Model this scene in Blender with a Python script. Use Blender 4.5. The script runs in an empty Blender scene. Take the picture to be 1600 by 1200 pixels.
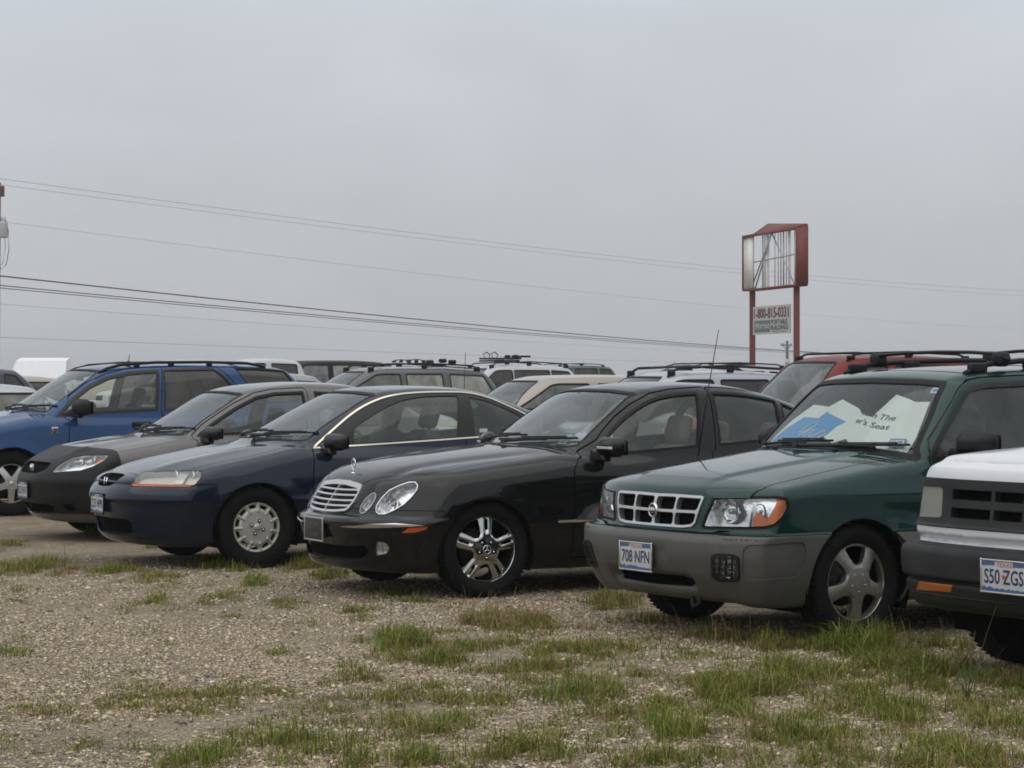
import math
import numpy as np

# ------------------------------------------------------------------ mesh engine (numpy only)
def tab(pts):
    """smooth monotone curve through (x, v) points, resampled to a dense table"""
    p = sorted(pts)
    x = np.array([q[0] for q in p], float); v = np.array([q[1] for q in p], float)
    if len(x) == 1:
        return (np.array([x[0] - 1, x[0] + 1]), np.array([v[0], v[0]]))
    h = np.diff(x); d = np.diff(v) / h
    m = np.zeros(len(x))
    m[0], m[-1] = d[0], d[-1]
    for i in range(1, len(x) - 1):
        if d[i - 1] * d[i] > 0:
            w1 = 2 * h[i] + h[i - 1]; w2 = h[i] + 2 * h[i - 1]
            m[i] = (w1 + w2) / (w1 / d[i - 1] + w2 / d[i])
    X = np.linspace(x[0], x[-1], 900)
    k = np.clip(np.searchsorted(x, X, side='right') - 1, 0, len(x) - 2)
    t = (X - x[k]) / h[k]
    V = ((1 + 2 * t) * (1 - t) ** 2 * v[k] + t * (1 - t) ** 2 * h[k] * m[k]
         + t * t * (3 - 2 * t) * v[k + 1] + t * t * (t - 1) * h[k] * m[k + 1])
    return (X, V)

def ev(t, x):
    X, V = t[0], t[1]
    n = len(X) - 1
    u = np.clip((np.asarray(x, float) - X[0]) * (n / (X[-1] - X[0])), 0, n - 1e-9)
    i = u.astype(np.int32)
    v = V[i]
    return v + (V[i + 1] - v) * (u - i)

def slope(t):
    g = np.gradient(t[1], t[0])
    k = np.ones(9) / 9
    return (t[0], np.convolve(np.pad(g, 4, mode='edge'), k, mode='valid'))

def smax(a, b, k):
    return np.maximum(a, b) + np.maximum(k - np.abs(a - b), 0) ** 2 / (4 * k)

def smin(a, b, k):
    return np.minimum(a, b) - np.maximum(k - np.abs(a - b), 0) ** 2 / (4 * k)

def bump(u, c, w):
    return np.exp(-((u - c) / w) ** 2)

def sstep(u, a, b):
    t = np.clip((u - a) / (b - a), 0, 1)
    return t * t * (3 - 2 * t)

def surfnet(F, lo, hi, h):
    """naive surface nets of F = 0"""
    n = [int(math.ceil((hi[i] - lo[i]) / h)) + 1 for i in range(3)]
    ax = [lo[i] + h * np.arange(n[i]) for i in range(3)]
    val = F(ax[0][:, None, None], ax[1][None, :, None], ax[2][None, None, :]).astype(np.float32)
    val = np.broadcast_to(val, n)
    ins = val < 0
    c = [n[0] - 1, n[1] - 1, n[2] - 1]
    cnt = np.zeros(c, np.int8)
    for dx in (0, 1):
        for dy in (0, 1):
            for dz in (0, 1):
                cnt += ins[dx:dx + c[0], dy:dy + c[1], dz:dz + c[2]]
    act = (cnt > 0) & (cnt < 8)
    I = np.argwhere(act)
    idx = -np.ones(c, np.int64); idx[act] = np.arange(len(I))
    acc = np.zeros((len(I), 3)); num = np.zeros(len(I))
    cor = [(a, b, d) for a in (0, 1) for b in (0, 1) for d in (0, 1)]
    vals = {k: val[I[:, 0] + k[0], I[:, 1] + k[1], I[:, 2] + k[2]] for k in cor}
    for k in cor:
        for axn in range(3):
            if k[axn] == 0:
                k2 = list(k); k2[axn] = 1; k2 = tuple(k2)
                a, b = vals[k], vals[k2]
                m = (a < 0) != (b < 0)
                t = np.where(m, a / np.where(m, a - b, 1), 0)
                p = np.tile(np.array(k, float), (len(I), 1)); p[:, axn] = t
                acc[m] += p[m]; num[m] += 1
    V = np.array(lo) + h * (I + acc / num[:, None])
    quads = []
    for axn in range(3):
        o1, o2 = [(1, 2), (2, 0), (0, 1)][axn]
        sl0 = [slice(None)] * 3; sl1 = [slice(None)] * 3
        sl0[axn] = slice(0, -1); sl1[axn] = slice(1, None)
        A, B = ins[tuple(sl0)], ins[tuple(sl1)]
        E = np.argwhere(A != B)
        E = E[(E[:, o1] > 0) & (E[:, o1] < n[o1] - 1) & (E[:, o2] > 0) & (E[:, o2] < n[o2] - 1)]
        if not len(E):
            continue
        fl = A[E[:, 0], E[:, 1], E[:, 2]]
        q = []
        for d1, d2 in ((-1, -1), (0, -1), (0, 0), (-1, 0)):
            e = E.copy(); e[:, o1] += d1; e[:, o2] += d2
            q.append(idx[e[:, 0], e[:, 1], e[:, 2]])
        q = np.stack(q, 1)
        q[~fl] = q[~fl][:, ::-1]
        quads.append(q)
    Q = np.concatenate(quads)
    d1 = np.sum((V[Q[:, 0]] - V[Q[:, 2]]) ** 2, 1); d2 = np.sum((V[Q[:, 1]] - V[Q[:, 3]]) ** 2, 1)
    a = d1 <= d2
    T = np.concatenate([Q[a][:, [0, 1, 2]], Q[a][:, [0, 2, 3]], Q[~a][:, [0, 1, 3]], Q[~a][:, [1, 2, 3]]])
    return V, T

def grad(F, V, e=0.0015, f0=None):
    g = np.empty_like(V)
    if f0 is None:
        f0 = F(V[:, 0], V[:, 1], V[:, 2])
    for i in range(3):
        a = [V[:, 0], V[:, 1], V[:, 2]]; a[i] = a[i] + e
        g[:, i] = (F(*a) - f0) / e
    return g

def project(F, V, it=3, lim=0.02):
    V = V.copy()
    for _ in range(it):
        f = F(V[:, 0], V[:, 1], V[:, 2]); g = grad(F, V, .0015, f)
        s = f / np.maximum(np.sum(g * g, 1), 0.05)
        d = g * s[:, None]
        l = np.linalg.norm(d, axis=1); d *= np.minimum(1, lim / np.maximum(l, 1e-9))[:, None]
        V -= d
    return V

def compact(V, T):
    u, inv = np.unique(T.ravel(), return_inverse=True)
    return V[u], inv.reshape(-1, 3)

def refine(V, T, m):
    """split in two every edge both of whose ends are marked"""
    E = np.concatenate([T[:, [0, 1]], T[:, [1, 2]], T[:, [2, 0]]])
    mk = m[E[:, 0]] & m[E[:, 1]]
    key = np.sort(E, 1); key = key[:, 0] * len(V) + key[:, 1]
    u, inv = np.unique(key[mk], return_inverse=True)
    if not len(u):
        return V, T
    a, b = u // len(V), u % len(V)
    nv = (V[a] + V[b]) / 2
    mid = -np.ones(len(E), np.int64); mid[mk] = inv + len(V)
    n = len(T); M = np.stack([mid[:n], mid[n:2 * n], mid[2 * n:]], 1)
    V = np.concatenate([V, nv])
    s = (M >= 0); c = s.sum(1)
    out = [T[c == 0]]
    for r in range(3):
        A, B, C = T[:, r], T[:, (r + 1) % 3], T[:, (r + 2) % 3]
        m0, m1, m2 = M[:, r], M[:, (r + 1) % 3], M[:, (r + 2) % 3]
        k = (c == 1) & (m0 >= 0)
        out += [np.stack([A, m0, C], 1)[k], np.stack([m0, B, C], 1)[k]]
        k = (c == 2) & (m2 < 0)
        out += [np.stack([m0, B, m1], 1)[k], np.stack([A, m0, m1], 1)[k], np.stack([A, m1, C], 1)[k]]
    k = c == 3
    a, b, d = T[k].T; m0, m1, m2 = M[k].T
    out += [np.stack(q, 1) for q in ((a, m0, m2), (m0, b, m1), (m2, m1, d), (m0, m1, m2))]
    return V, np.concatenate(out)

def split(V, T, g):
    """cut the mesh along g = 0 -> (inside V, T), (outside V, T)"""
    g = np.where(np.abs(g) < 1e-6, 1e-6, g)
    s = g < 0
    ts = s[T]; c = ts.sum(1)
    mixT = T[(c == 1) | (c == 2)]
    E = np.concatenate([mixT[:, [0, 1]], mixT[:, [1, 2]], mixT[:, [2, 0]]])
    cr = s[E[:, 0]] != s[E[:, 1]]
    k = np.sort(E, 1); key = k[:, 0] * len(V) + k[:, 1]
    u, inv = np.unique(key[cr], return_inverse=True)
    mid = -np.ones(len(E), np.int64); mid[cr] = inv + len(V)
    if len(u):
        a, b = u // len(V), u % len(V)
        t = np.clip(g[a] / (g[a] - g[b]), 0.01, 0.99)
        V = np.concatenate([V, V[a] + (V[b] - V[a]) * t[:, None]])
    n = len(mixT)
    I, O = [T[c == 3]], [T[c == 0]]
    if n:
        M = np.stack([mid[:n], mid[n:2 * n], mid[2 * n:]], 1); S = s[mixT]
        for r in range(3):
            A, B, C = mixT[:, r], mixT[:, (r + 1) % 3], mixT[:, (r + 2) % 3]
            m0, m2 = M[:, r], M[:, (r + 2) % 3]
            lone = (S[:, r] != S[:, (r + 1) % 3]) & (S[:, r] != S[:, (r + 2) % 3])
            t1 = np.stack([A, m0, m2], 1); t2 = np.stack([m0, B, C], 1); t3 = np.stack([m0, C, m2], 1)
            i = lone & S[:, r]; o = lone & ~S[:, r]
            I.append(t1[i]); O += [t2[i], t3[i]]
            O.append(t1[o]); I += [t2[o], t3[o]]
    return compact(V, np.concatenate(I)), compact(V, np.concatenate(O))

def poly(P, u, v, r=0.0):
    """signed distance to a closed polygon (negative inside)"""
    P = np.array(P, float)
    d = np.full(u.shape, 1e9); ins = np.zeros(u.shape, bool)
    for i in range(len(P)):
        a, b = P[i], P[(i + 1) % len(P)]
        e = b - a; L = e @ e
        if L < 1e-12:
            continue
        wx, wy = u - a[0], v - a[1]
        t = np.clip((wx * e[0] + wy * e[1]) / L, 0, 1)
        d = np.minimum(d, (wx - t * e[0]) ** 2 + (wy - t * e[1]) ** 2)
        if abs(e[1]) > 1e-12:
            k = ((a[1] > v) != (b[1] > v)) & (u < e[0] * (v - a[1]) / e[1] + a[0])
            ins ^= k
    return np.where(ins, -1, 1) * np.sqrt(d) - r

def chaikin(P, n=2, keep=()):
    """round the corners of a closed polygon, except those listed in keep"""
    P = [np.array(p, float) for p in P]
    flags = [i in keep for i in range(len(P))]
    for _ in range(n):
        Q, G = [], []
        for i in range(len(P)):
            a, b = P[i], P[(i + 1) % len(P)]
            if flags[i]:
                Q.append(a); G.append(True)
            else:
                Q.append(a * .75 + b * .25); G.append(False)
            if not flags[(i + 1) % len(P)]:
                Q.append(a * .25 + b * .75); G.append(False)
        P, flags = Q, G
    return [tuple(p) for p in P]

def corner(P, r):
    """round every corner of a closed polygon with a short arc"""
    P = [np.array(p, float) for p in P]; Q = []
    for i, p in enumerate(P):
        a, b = P[i - 1] - p, P[(i + 1) % len(P)] - p
        la, lb = np.linalg.norm(a), np.linalg.norm(b); k = min(r, .45 * la, .45 * lb)
        A, B = p + a / la * k, p + b / lb * k
        for t in (0, .25, .5, .75, 1):
            Q.append(tuple(A * (1 - t) ** 2 + p * 2 * t * (1 - t) + B * t * t))
    return Q

# ------------------------------------------------------------------ car bodies as implicit solids
# car frame: x forward from the front axle, y to the car's left, z up (metres)
YAW = math.radians(29)
QX, QY = -math.cos(YAW), math.sin(YAW)      # across a three-quarter front view

class Body:
    def __init__(s, **k):
        s.ztop = 2.3
        s.crown = [(0, .06)]; s.cp = 2.4
        s.kts, s.kfs, s.kft, s.kg, s.kj = .09, .12, .06, .09, .03
        s.nb, s.np_, s.tb, s.tp = .35, 2.6, .2, 2.6
        s.wbow, s.rbow = .12, .10
        s.rc = .035
        s.gcurve = .02
        s.arches = (); s.flare = 0.0
        s.extra = None
        s.zb = .17
        s.tailmin = None
        s.__dict__.update(k)
        for n in ('deck', 'crown', 'W', 'sec', 'nose', 'tail', 'roof', 'yb', 'yr', 'zbelt', 'zrail'):
            setattr(s, n, tab(getattr(s, n)))
        s.sdeck, s.sroof, s.snose, s.stail = slope(s.deck), slope(s.roof), slope(s.nose), slope(s.tail)

    def F(s, x, y, z):
        a = np.abs(y)
        W = ev(s.W, x)
        q = np.minimum(a / W, 1.25)
        zt = ev(s.deck, x) - ev(s.crown, x) * q ** s.cp
        top = (z - zt) / np.sqrt(1 + ev(s.sdeck, x) ** 2)
        side = a - W + ev(s.sec, z)
        for (ax, az, R) in s.arches:
            r = np.sqrt((x - ax) ** 2 + (z - az) ** 2)
            u = np.clip(1 - np.abs(r - R) / .12, 0, 1)
            side = side - s.flare * u * u * (3 - 2 * u)
        nose = (x - ev(s.nose, z) + s.nb * q ** s.np_) / np.sqrt(1 + ev(s.snose, z) ** 2 + .25 * s.nb * q ** 2)
        tail = (-x + ev(s.tail, z) + s.tb * q ** s.tp) / np.sqrt(1 + ev(s.stail, z) ** 2)
        low = smax(top, side, s.kts)
        low = smax(low, smax(nose, s.zb - z, .05), s.kft)
        low = smax(low, tail, s.kft)
        zb, zr = ev(s.zbelt, x), ev(s.zrail, x)
        t = (z - zb) / (zr - zb)
        yb, yr = ev(s.yb, x), ev(s.yr, x)
        yg = yb + (yr - yb) * t + s.gcurve * 4 * np.clip(t, -.3, 1.3) * (1 - np.clip(t, -.3, 1.3))
        gs = (a - yg) / np.sqrt(1 + ((yb - yr) / (zr - zb)) ** 2)
        xm = s.xmid
        sh = np.where(x > xm, s.wbow, -s.rbow) * np.clip(np.abs(x - xm) / .5, 0, 1) ** 1.5
        xs = x + sh * (a / .7) ** 2
        gt = (z - ev(s.roof, xs) + s.rc * (a / .6) ** 2) / np.sqrt(1 + ev(s.sroof, xs) ** 2)
        g = smax(gs, gt, s.kg)
        g = np.maximum(g, np.maximum(x - s.roof[0][-1], s.roof[0][0] - x))
        g = smax(g, .5 - z, .02)
        d = smin(low, g, s.kj)
        if s.extra is not None:
            d = s.extra(x, a, z, d)
        return d

    def base(s, h):
        x0, x1 = s.tail[1].min() - .06, s.nose[1].max() + .06
        V, T = surfnet(s.F, (x0, -2.5 * h, s.zb - .04), (x1, s.W[1].max() + .09, s.roof[1].max() + .05), h)
        V = project(s.F, V, 3, h)
        _, (V, T) = split(V, T, V[:, 1])
        V[np.abs(V[:, 1]) < 1e-5, 1] = 0
        return V, T
# ------------------------------------------------------------------ where things stand
FPX, YH, CAMH = 3800.0, 592.0, 1.46          # focal length and horizon in photo pixels, eye height

def place(px, s, xc, yc, yaw):
    """car origin so that car point (xc, yc) stands on the sight line of column px at scale s (pixels per metre)"""
    Y = FPX / s; X = (px - 800) / s
    a = math.radians(yaw)
    F = (-math.cos(a), -math.sin(a)); L = (math.sin(a), -math.cos(a))
    return (X - xc * F[0] - yc * L[0], Y - xc * F[1] - yc * L[1], a)

def ground(px, py, z=0.0):
    Y = FPX * (CAMH - z) / (py - YH)
    return ((px - 800) * Y / FPX, Y, z)

def at(px, py, Y):
    return ((px - 800) * Y / FPX, Y, CAMH - (py - YH) * Y / FPX)

POSE = {
    'merc': place(761, 235, 0, .88, 28),
    'forester': place(1339, 281, 0, .83, 32),
    'accord': place(402, 203, 0, .86, 28),
    'vue': place(18.5, 147, 0, .88, 28),
    'civic': place(38.5, 172, .88, 0, 28),
    'explorer': place(1574, 333, .84, 0, 32),
}

def merc_extra(x, a, z, d):
    # hood: sculpted crease from the lamps back, lower on the wings
    up = sstep(z, .7, .8)
    d = d + .012 * up * bump(a, .56 + .12 * np.clip(-x, -.6, .6), .07) * sstep(x, -.7, -.2) * (1 - sstep(x, .45, .6))
    d = d - .008 * bump(z, .30, .05) * bump(x, -1.4, 1.0) * sstep(a, .6, .8)
    d = d + .006 * bump(z, .62, .05) * sstep(-x, .5, .8) * sstep(a, .6, .8)
    return d

def accord_extra(x, a, z, d):
    d = d + .010 * bump(z, .645, .02) * sstep(x, .4, .6)
    d = d - .010 * bump(z, .56, .05) * sstep(-x, .4, .6) * sstep(a, .6, .8)
    d = d - .010 * sstep(z, .7, .8) * bump(a, .42 + .1 * np.clip(-x, 0, .4), .10) * sstep(x, -.3, 0) * (1 - sstep(x, .6, .8))
    return d

def civic_extra(x, a, z, d):
    d = d - .012 * sstep(z, .7, .8) * bump(a, .40 + .15 * np.clip(-x, 0, .5), .08) * sstep(x, -.3, 0) * (1 - sstep(x, .55, .75))
    d = d - .012 * bump(z, .55, .06) * sstep(x, .2, .5)
    return d

def vue_extra(x, a, z, d):
    d = d - .014 * bump(z, .62, .10) * sstep(a, .6, .8)
    d = d - .012 * sstep(z, .85, .95) * bump(a, .45, .10) * sstep(x, -.6, -.3)
    return d

def forester_extra(x, a, z, d):
    front = sstep(x, -.1, .3)
    # lower grey cladding stands proud of the body
    d = d - .016 * (1 - sstep(z, .60, .62)) * sstep(a, .55, .7)
    d = d - .012 * bump(z, .79, .06) * sstep(a, .6, .75) * sstep(-x, -.5, .1)     # shoulder above the wheel
    d = d + .010 * bump(z, .70, .018) * sstep(a, .6, .75) * sstep(-x, .3, .6)
    # raised centre of the hood
    d = d - .014 * sstep(z, .8, .9) * (1 - sstep(a, .36 - .05 * x, .44 - .05 * x)) * sstep(x, -.5, -.3) * (1 - sstep(x, .5, .72))
    # bumper: recessed lower intake and plate recess
    d = d + .05 * sstep(x, .5, .7) * bump(z, .335, .035) * (1 - sstep(a, .36, .42))
    d = d + .010 * sstep(x, .5, .7) * bump(z, .49, .05) * (1 - sstep(a, .20, .26))
    return d

def explorer_extra(x, a, z, d):
    d = d + .03 * sstep(x, .5, .6) * bump(z, .475, .012)           # groove in the bumper
    d = d - .010 * sstep(z, .85, 1.05) * (1 - sstep(a, .35, .62)) * (1 - sstep(x, .3, .6))
    return d

CARS = {}
def cars():
    CARS['merc'] = Body(
        deck=[(.90, .585), (.80, .63), (.72, .70), (.66, .765), (.61, .815), (.45, .868), (.2, .917), (-.1, .955), (-.4, .985), (-.65, 1.005), (-1, .99), (-2.9, 1.03), (-3.3, 1.065), (-3.6, 1.06), (-3.95, 1.02)],
        crown=[(.9, .03), (.5, .10), (0, .11), (-.6, .10), (-1, .09), (-3.6, .08)], cp=2.6,
        W=[(.95, .90), (.4, .905), (0, .91), (-1.4, .91), (-2.8, .91), (-3.4, .88), (-4.0, .82)],
        sec=[(.1, .15), (.17, .095), (.25, .065), (.4, .028), (.47, .016), (.50, .0), (.52, .0), (.62, .0), (.75, .008), (.85, .028), (.93, .055), (1.02, .11)],
        nose=[(.15, .71), (.20, .765), (.25, .785), (.33, .80), (.42, .828), (.47, .842), (.50, .860), (.525, .848), (.555, .79), (.60, .765), (.68, .715), (.76, .665), (.82, .60), (.92, .45)],
        tail=[(.15, -3.80), (.3, -3.92), (.5, -3.97), (.8, -3.95), (1.0, -3.90), (1.1, -3.85)],
        nb=.40, np_=2.7, tb=.25, kts=.11, kfs=.14, kft=.06,
        roof=[(-.30, .83), (-.45, .915), (-.60, 1.0), (-.75, 1.092), (-1.0, 1.25), (-1.22, 1.372), (-1.4, 1.415), (-1.8, 1.44), (-2.15, 1.43), (-2.5, 1.38), (-2.8, 1.295), (-3.1, 1.16), (-3.35, 1.03), (-3.55, .9)],
        yb=[(-.6, .74), (-1.0, .795), (-1.5, .815), (-2.2, .805), (-2.9, .74)],
        yr=[(-1.0, .55), (-1.5, .60), (-2.2, .60), (-2.9, .54)],
        zbelt=[(-.6, .93), (-2.9, .98)], zrail=[(-1, 1.36), (-2.9, 1.36)], xmid=-1.9, wbow=.15, rbow=.16, kg=.10, kj=.035, gcurve=.022,
        arches=((0, .322, .338), (-2.854, .322, .338)), flare=.010, extra=merc_extra)
    CARS['accord'] = Body(
        deck=[(1.05, .64), (.96, .685), (.89, .72), (.75, .757), (.5, .815), (.2, .872), (0, .908), (-.2, .94), (-.4, .968), (-.7, .96), (-2.7, .97), (-3.1, 1.0), (-3.5, .99), (-3.8, .95)],
        crown=[(1, .03), (.5, .09), (0, .09), (-.5, .07), (-3.6, .08)], cp=2.6,
        W=[(1.0, .87), (.4, .885), (0, .892), (-1.4, .892), (-2.6, .89), (-3.2, .86), (-3.8, .80)],
        sec=[(.1, .15), (.17, .105), (.25, .07), (.40, .030), (.505, .012), (.535, .0), (.57, .0), (.68, .008), (.78, .025), (.86, .045), (.93, .075), (1.0, .13)],
        nose=[(.15, .78), (.20, .85), (.25, .90), (.33, .925), (.42, .95), (.505, .968), (.535, .988), (.57, .982), (.62, .955), (.67, .925), (.71, .88), (.76, .77), (.82, .62)],
        tail=[(.15, -3.6), (.3, -3.74), (.5, -3.79), (.8, -3.77), (1.0, -3.7)],
        nb=.40, np_=2.6, tb=.25, kts=.10, kfs=.14, kft=.06,
        roof=[(.05, .80), (-.15, .905), (-.30, .985), (-.5, 1.09), (-.8, 1.242), (-1.06, 1.353), (-1.25, 1.39), (-1.6, 1.405), (-1.9, 1.398), (-2.2, 1.36), (-2.5, 1.28), (-2.8, 1.165), (-3.1, 1.02), (-3.3, .91)],
        yb=[(-.4, .74), (-.8, .775), (-1.5, .79), (-2.2, .775), (-2.9, .70)],
        yr=[(-.8, .53), (-1.3, .585), (-2.0, .58), (-2.9, .50)],
        zbelt=[(-.5, .905), (-2.8, .975)], zrail=[(-1, 1.33), (-2.8, 1.33)], xmid=-1.75, wbow=.16, rbow=.18, kg=.10, kj=.035,
        arches=((0, .318, .345), (-2.67, .318, .345)), flare=.010, extra=accord_extra)
    CARS['civic'] = Body(
        deck=[(.9, .58), (.84, .64), (.76, .715), (.62, .785), (.4, .85), (.1, .90), (-.15, .935), (-.4, .965), (-.8, .96), (-2.8, .99), (-3.2, 1.0), (-3.6, .95)],
        crown=[(.9, .04), (.5, .09), (0, .09), (-.5, .07), (-3.6, .08)], cp=2.6,
        W=[(.9, .84), (.4, .855), (-2.4, .858), (-3.1, .83), (-3.6, .78)],
        sec=[(.1, .12), (.17, .07), (.25, .04), (.4, .012), (.55, .0), (.7, .008), (.8, .025), (.9, .055), (1.0, .12)],
        nose=[(.15, .68), (.22, .76), (.3, .82), (.42, .865), (.52, .87), (.6, .855), (.67, .82), (.73, .755), (.8, .62)],
        tail=[(.15, -3.4), (.3, -3.54), (.5, -3.58), (.8, -3.56), (1.0, -3.5)],
        nb=.38, np_=2.5, tb=.22, kts=.10, kfs=.14, kft=.06,
        roof=[(.05, .80), (-.1, .88), (-.26, .967), (-.6, 1.16), (-.96, 1.348), (-1.15, 1.395), (-1.4, 1.42), (-1.7, 1.433), (-2.1, 1.42), (-2.5, 1.34), (-2.8, 1.22), (-3.1, 1.04), (-3.3, .9)],
        yb=[(-.4, .72), (-.8, .75), (-1.5, .765), (-2.2, .75), (-2.9, .68)],
        yr=[(-.8, .52), (-1.3, .57), (-2.0, .57), (-2.9, .50)],
        zbelt=[(-.5, .91), (-2.8, .97)], zrail=[(-1, 1.35), (-2.8, 1.35)], xmid=-1.8, wbow=.15, rbow=.16, kg=.10, kj=.035,
        arches=((0, .308, .335), (-2.62, .308, .335)), flare=.008, extra=civic_extra)
    CARS['vue'] = Body(
        deck=[(.85, .74), (.78, .83), (.6, .93), (.3, 1.01), (0, 1.06), (-.3, 1.10), (-.6, 1.10), (-1, 1.09), (-3.7, 1.09)],
        crown=[(.8, .06), (0, .10), (-.6, .09), (-3.6, .05)], cp=2.6,
        W=[(.9, .88), (.4, .905), (-2.6, .91), (-3.2, .89), (-3.75, .84)],
        sec=[(.1, .12), (.2, .07), (.3, .03), (.45, .006), (.6, .0), (.8, .010), (.92, .03), (1.02, .06), (1.12, .11)],
        nose=[(.2, .74), (.28, .80), (.4, .85), (.55, .86), (.65, .84), (.75, .81), (.85, .72), (.95, .55)],
        tail=[(.2, -3.55), (.35, -3.70), (.6, -3.74), (1.0, -3.68), (1.2, -3.6)],
        nb=.28, np_=2.8, tb=.15, kts=.08, kfs=.12, kft=.06,
        roof=[(0, .94), (-.27, 1.118), (-.6, 1.335), (-.8, 1.462), (-1.0, 1.568), (-1.2, 1.61), (-1.6, 1.635), (-2.1, 1.642), (-2.6, 1.64), (-3.1, 1.615), (-3.3, 1.58), (-3.42, 1.48), (-3.55, 1.3), (-3.7, 1.0)],
        yb=[(-.6, .78), (-1.0, .82), (-2.2, .83), (-3.4, .79)],
        yr=[(-1.0, .60), (-1.5, .64), (-2.4, .65), (-3.4, .62)],
        zbelt=[(-.6, 1.02), (-3.4, 1.08)], zrail=[(-1, 1.56), (-3.4, 1.56)], xmid=-2.3, wbow=.14, rbow=.05, kg=.09, kj=.03,
        arches=((0, .35, .385), (-2.707, .35, .385)), flare=.012, extra=vue_extra)
    CARS['forester'] = Body(
        deck=[(.85, .82), (.79, .85), (.74, .872), (.6, .905), (.3, .955), (0, .995), (-.3, 1.03), (-.5, 1.045), (-1, 1.03), (-3.7, 1.03)],
        crown=[(.8, .05), (.3, .085), (-.6, .08), (-1, .05), (-3.6, .04)], cp=3.0,
        W=[(.92, .85), (.4, .865), (-2.6, .868), (-3.2, .85), (-3.7, .80)],
        sec=[(.1, .14), (.2, .09), (.3, .045), (.42, .015), (.55, .006), (.64, .004), (.7, .006), (.8, .008), (.9, .03), (.98, .06), (1.06, .11)],
        nose=[(.2, .72), (.26, .775), (.32, .82), (.4, .865), (.5, .885), (.555, .882), (.585, .868), (.603, .835), (.618, .802), (.66, .79), (.72, .785), (.80, .765), (.85, .735), (.9, .66)],
        tail=[(.2, -3.4), (.35, -3.56), (.6, -3.60), (1.0, -3.54), (1.2, -3.48)],
        nb=.20, np_=3.0, tb=.12, kts=.06, kfs=.09, kft=.035, zb=.22,
        roof=[(-.18, .83), (-.29, .93), (-.39, 1.03), (-.60, 1.245), (-.79, 1.427), (-.87, 1.48), (-1.02, 1.514), (-1.4, 1.54), (-2.1, 1.555), (-2.8, 1.545), (-3.2, 1.515), (-3.35, 1.46), (-3.5, 1.2), (-3.65, .9)],
        yb=[(-.4, .785), (-.8, .80), (-2.2, .80), (-3.4, .76)],
        yr=[(-.8, .60), (-1.3, .635), (-2.4, .64), (-3.4, .60)],
        zbelt=[(-.6, .965), (-3.4, 1.0)], zrail=[(-1, 1.48), (-3.4, 1.48)], xmid=-2.2, wbow=.07, rbow=.05, kg=.075, kj=.025, rc=.028,
        arches=((0, .325, .36), (-2.525, .325, .36)), flare=.010, extra=forester_extra)
    CARS['explorer'] = Body(
        deck=[(.85, .98), (.74, 1.02), (.68, 1.045), (.5, 1.10), (0, 1.135), (-.6, 1.15), (-1, 1.14), (-3.8, 1.13)],
        crown=[(.8, .035), (0, .05), (-.6, .05), (-3.6, .04)], cp=3.5,
        W=[(.92, .86), (.4, .885), (-2.8, .89), (-3.7, .86)],
        sec=[(.2, .10), (.3, .05), (.45, .01), (.6, .0), (.8, .004), (.95, .025), (1.05, .05), (1.15, .09)],
        nose=[(.30, .68), (.335, .745), (.38, .785), (.45, .81), (.50, .835), (.60, .84), (.635, .825), (.65, .72), (.66, .705), (.70, .735), (.725, .735), (.74, .72), (.85, .70), (.97, .685), (1.02, .665), (1.05, .60)],
        tail=[(.3, -3.6), (.5, -3.72), (1.0, -3.68), (1.2, -3.6)],
        nb=.10, np_=3.2, tb=.10, kts=.05, kfs=.07, kft=.03, zb=.315,
        roof=[(-.3, 1.0), (-.55, 1.12), (-.8, 1.32), (-1.05, 1.52), (-1.25, 1.62), (-1.6, 1.66), (-2.4, 1.68), (-3.2, 1.66), (-3.4, 1.6), (-3.6, 1.3), (-3.7, 1.0)],
        yb=[(-.6, .80), (-3.4, .81)], yr=[(-1, .62), (-3.4, .64)],
        zbelt=[(-.6, 1.08), (-3.4, 1.10)], zrail=[(-1, 1.58), (-3.4, 1.58)], xmid=-2.2, wbow=.10, rbow=.05, kg=.07, kj=.025,
        arches=((0, .36, .40), (-2.84, .36, .40)), flare=.012, extra=explorer_extra)
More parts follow.
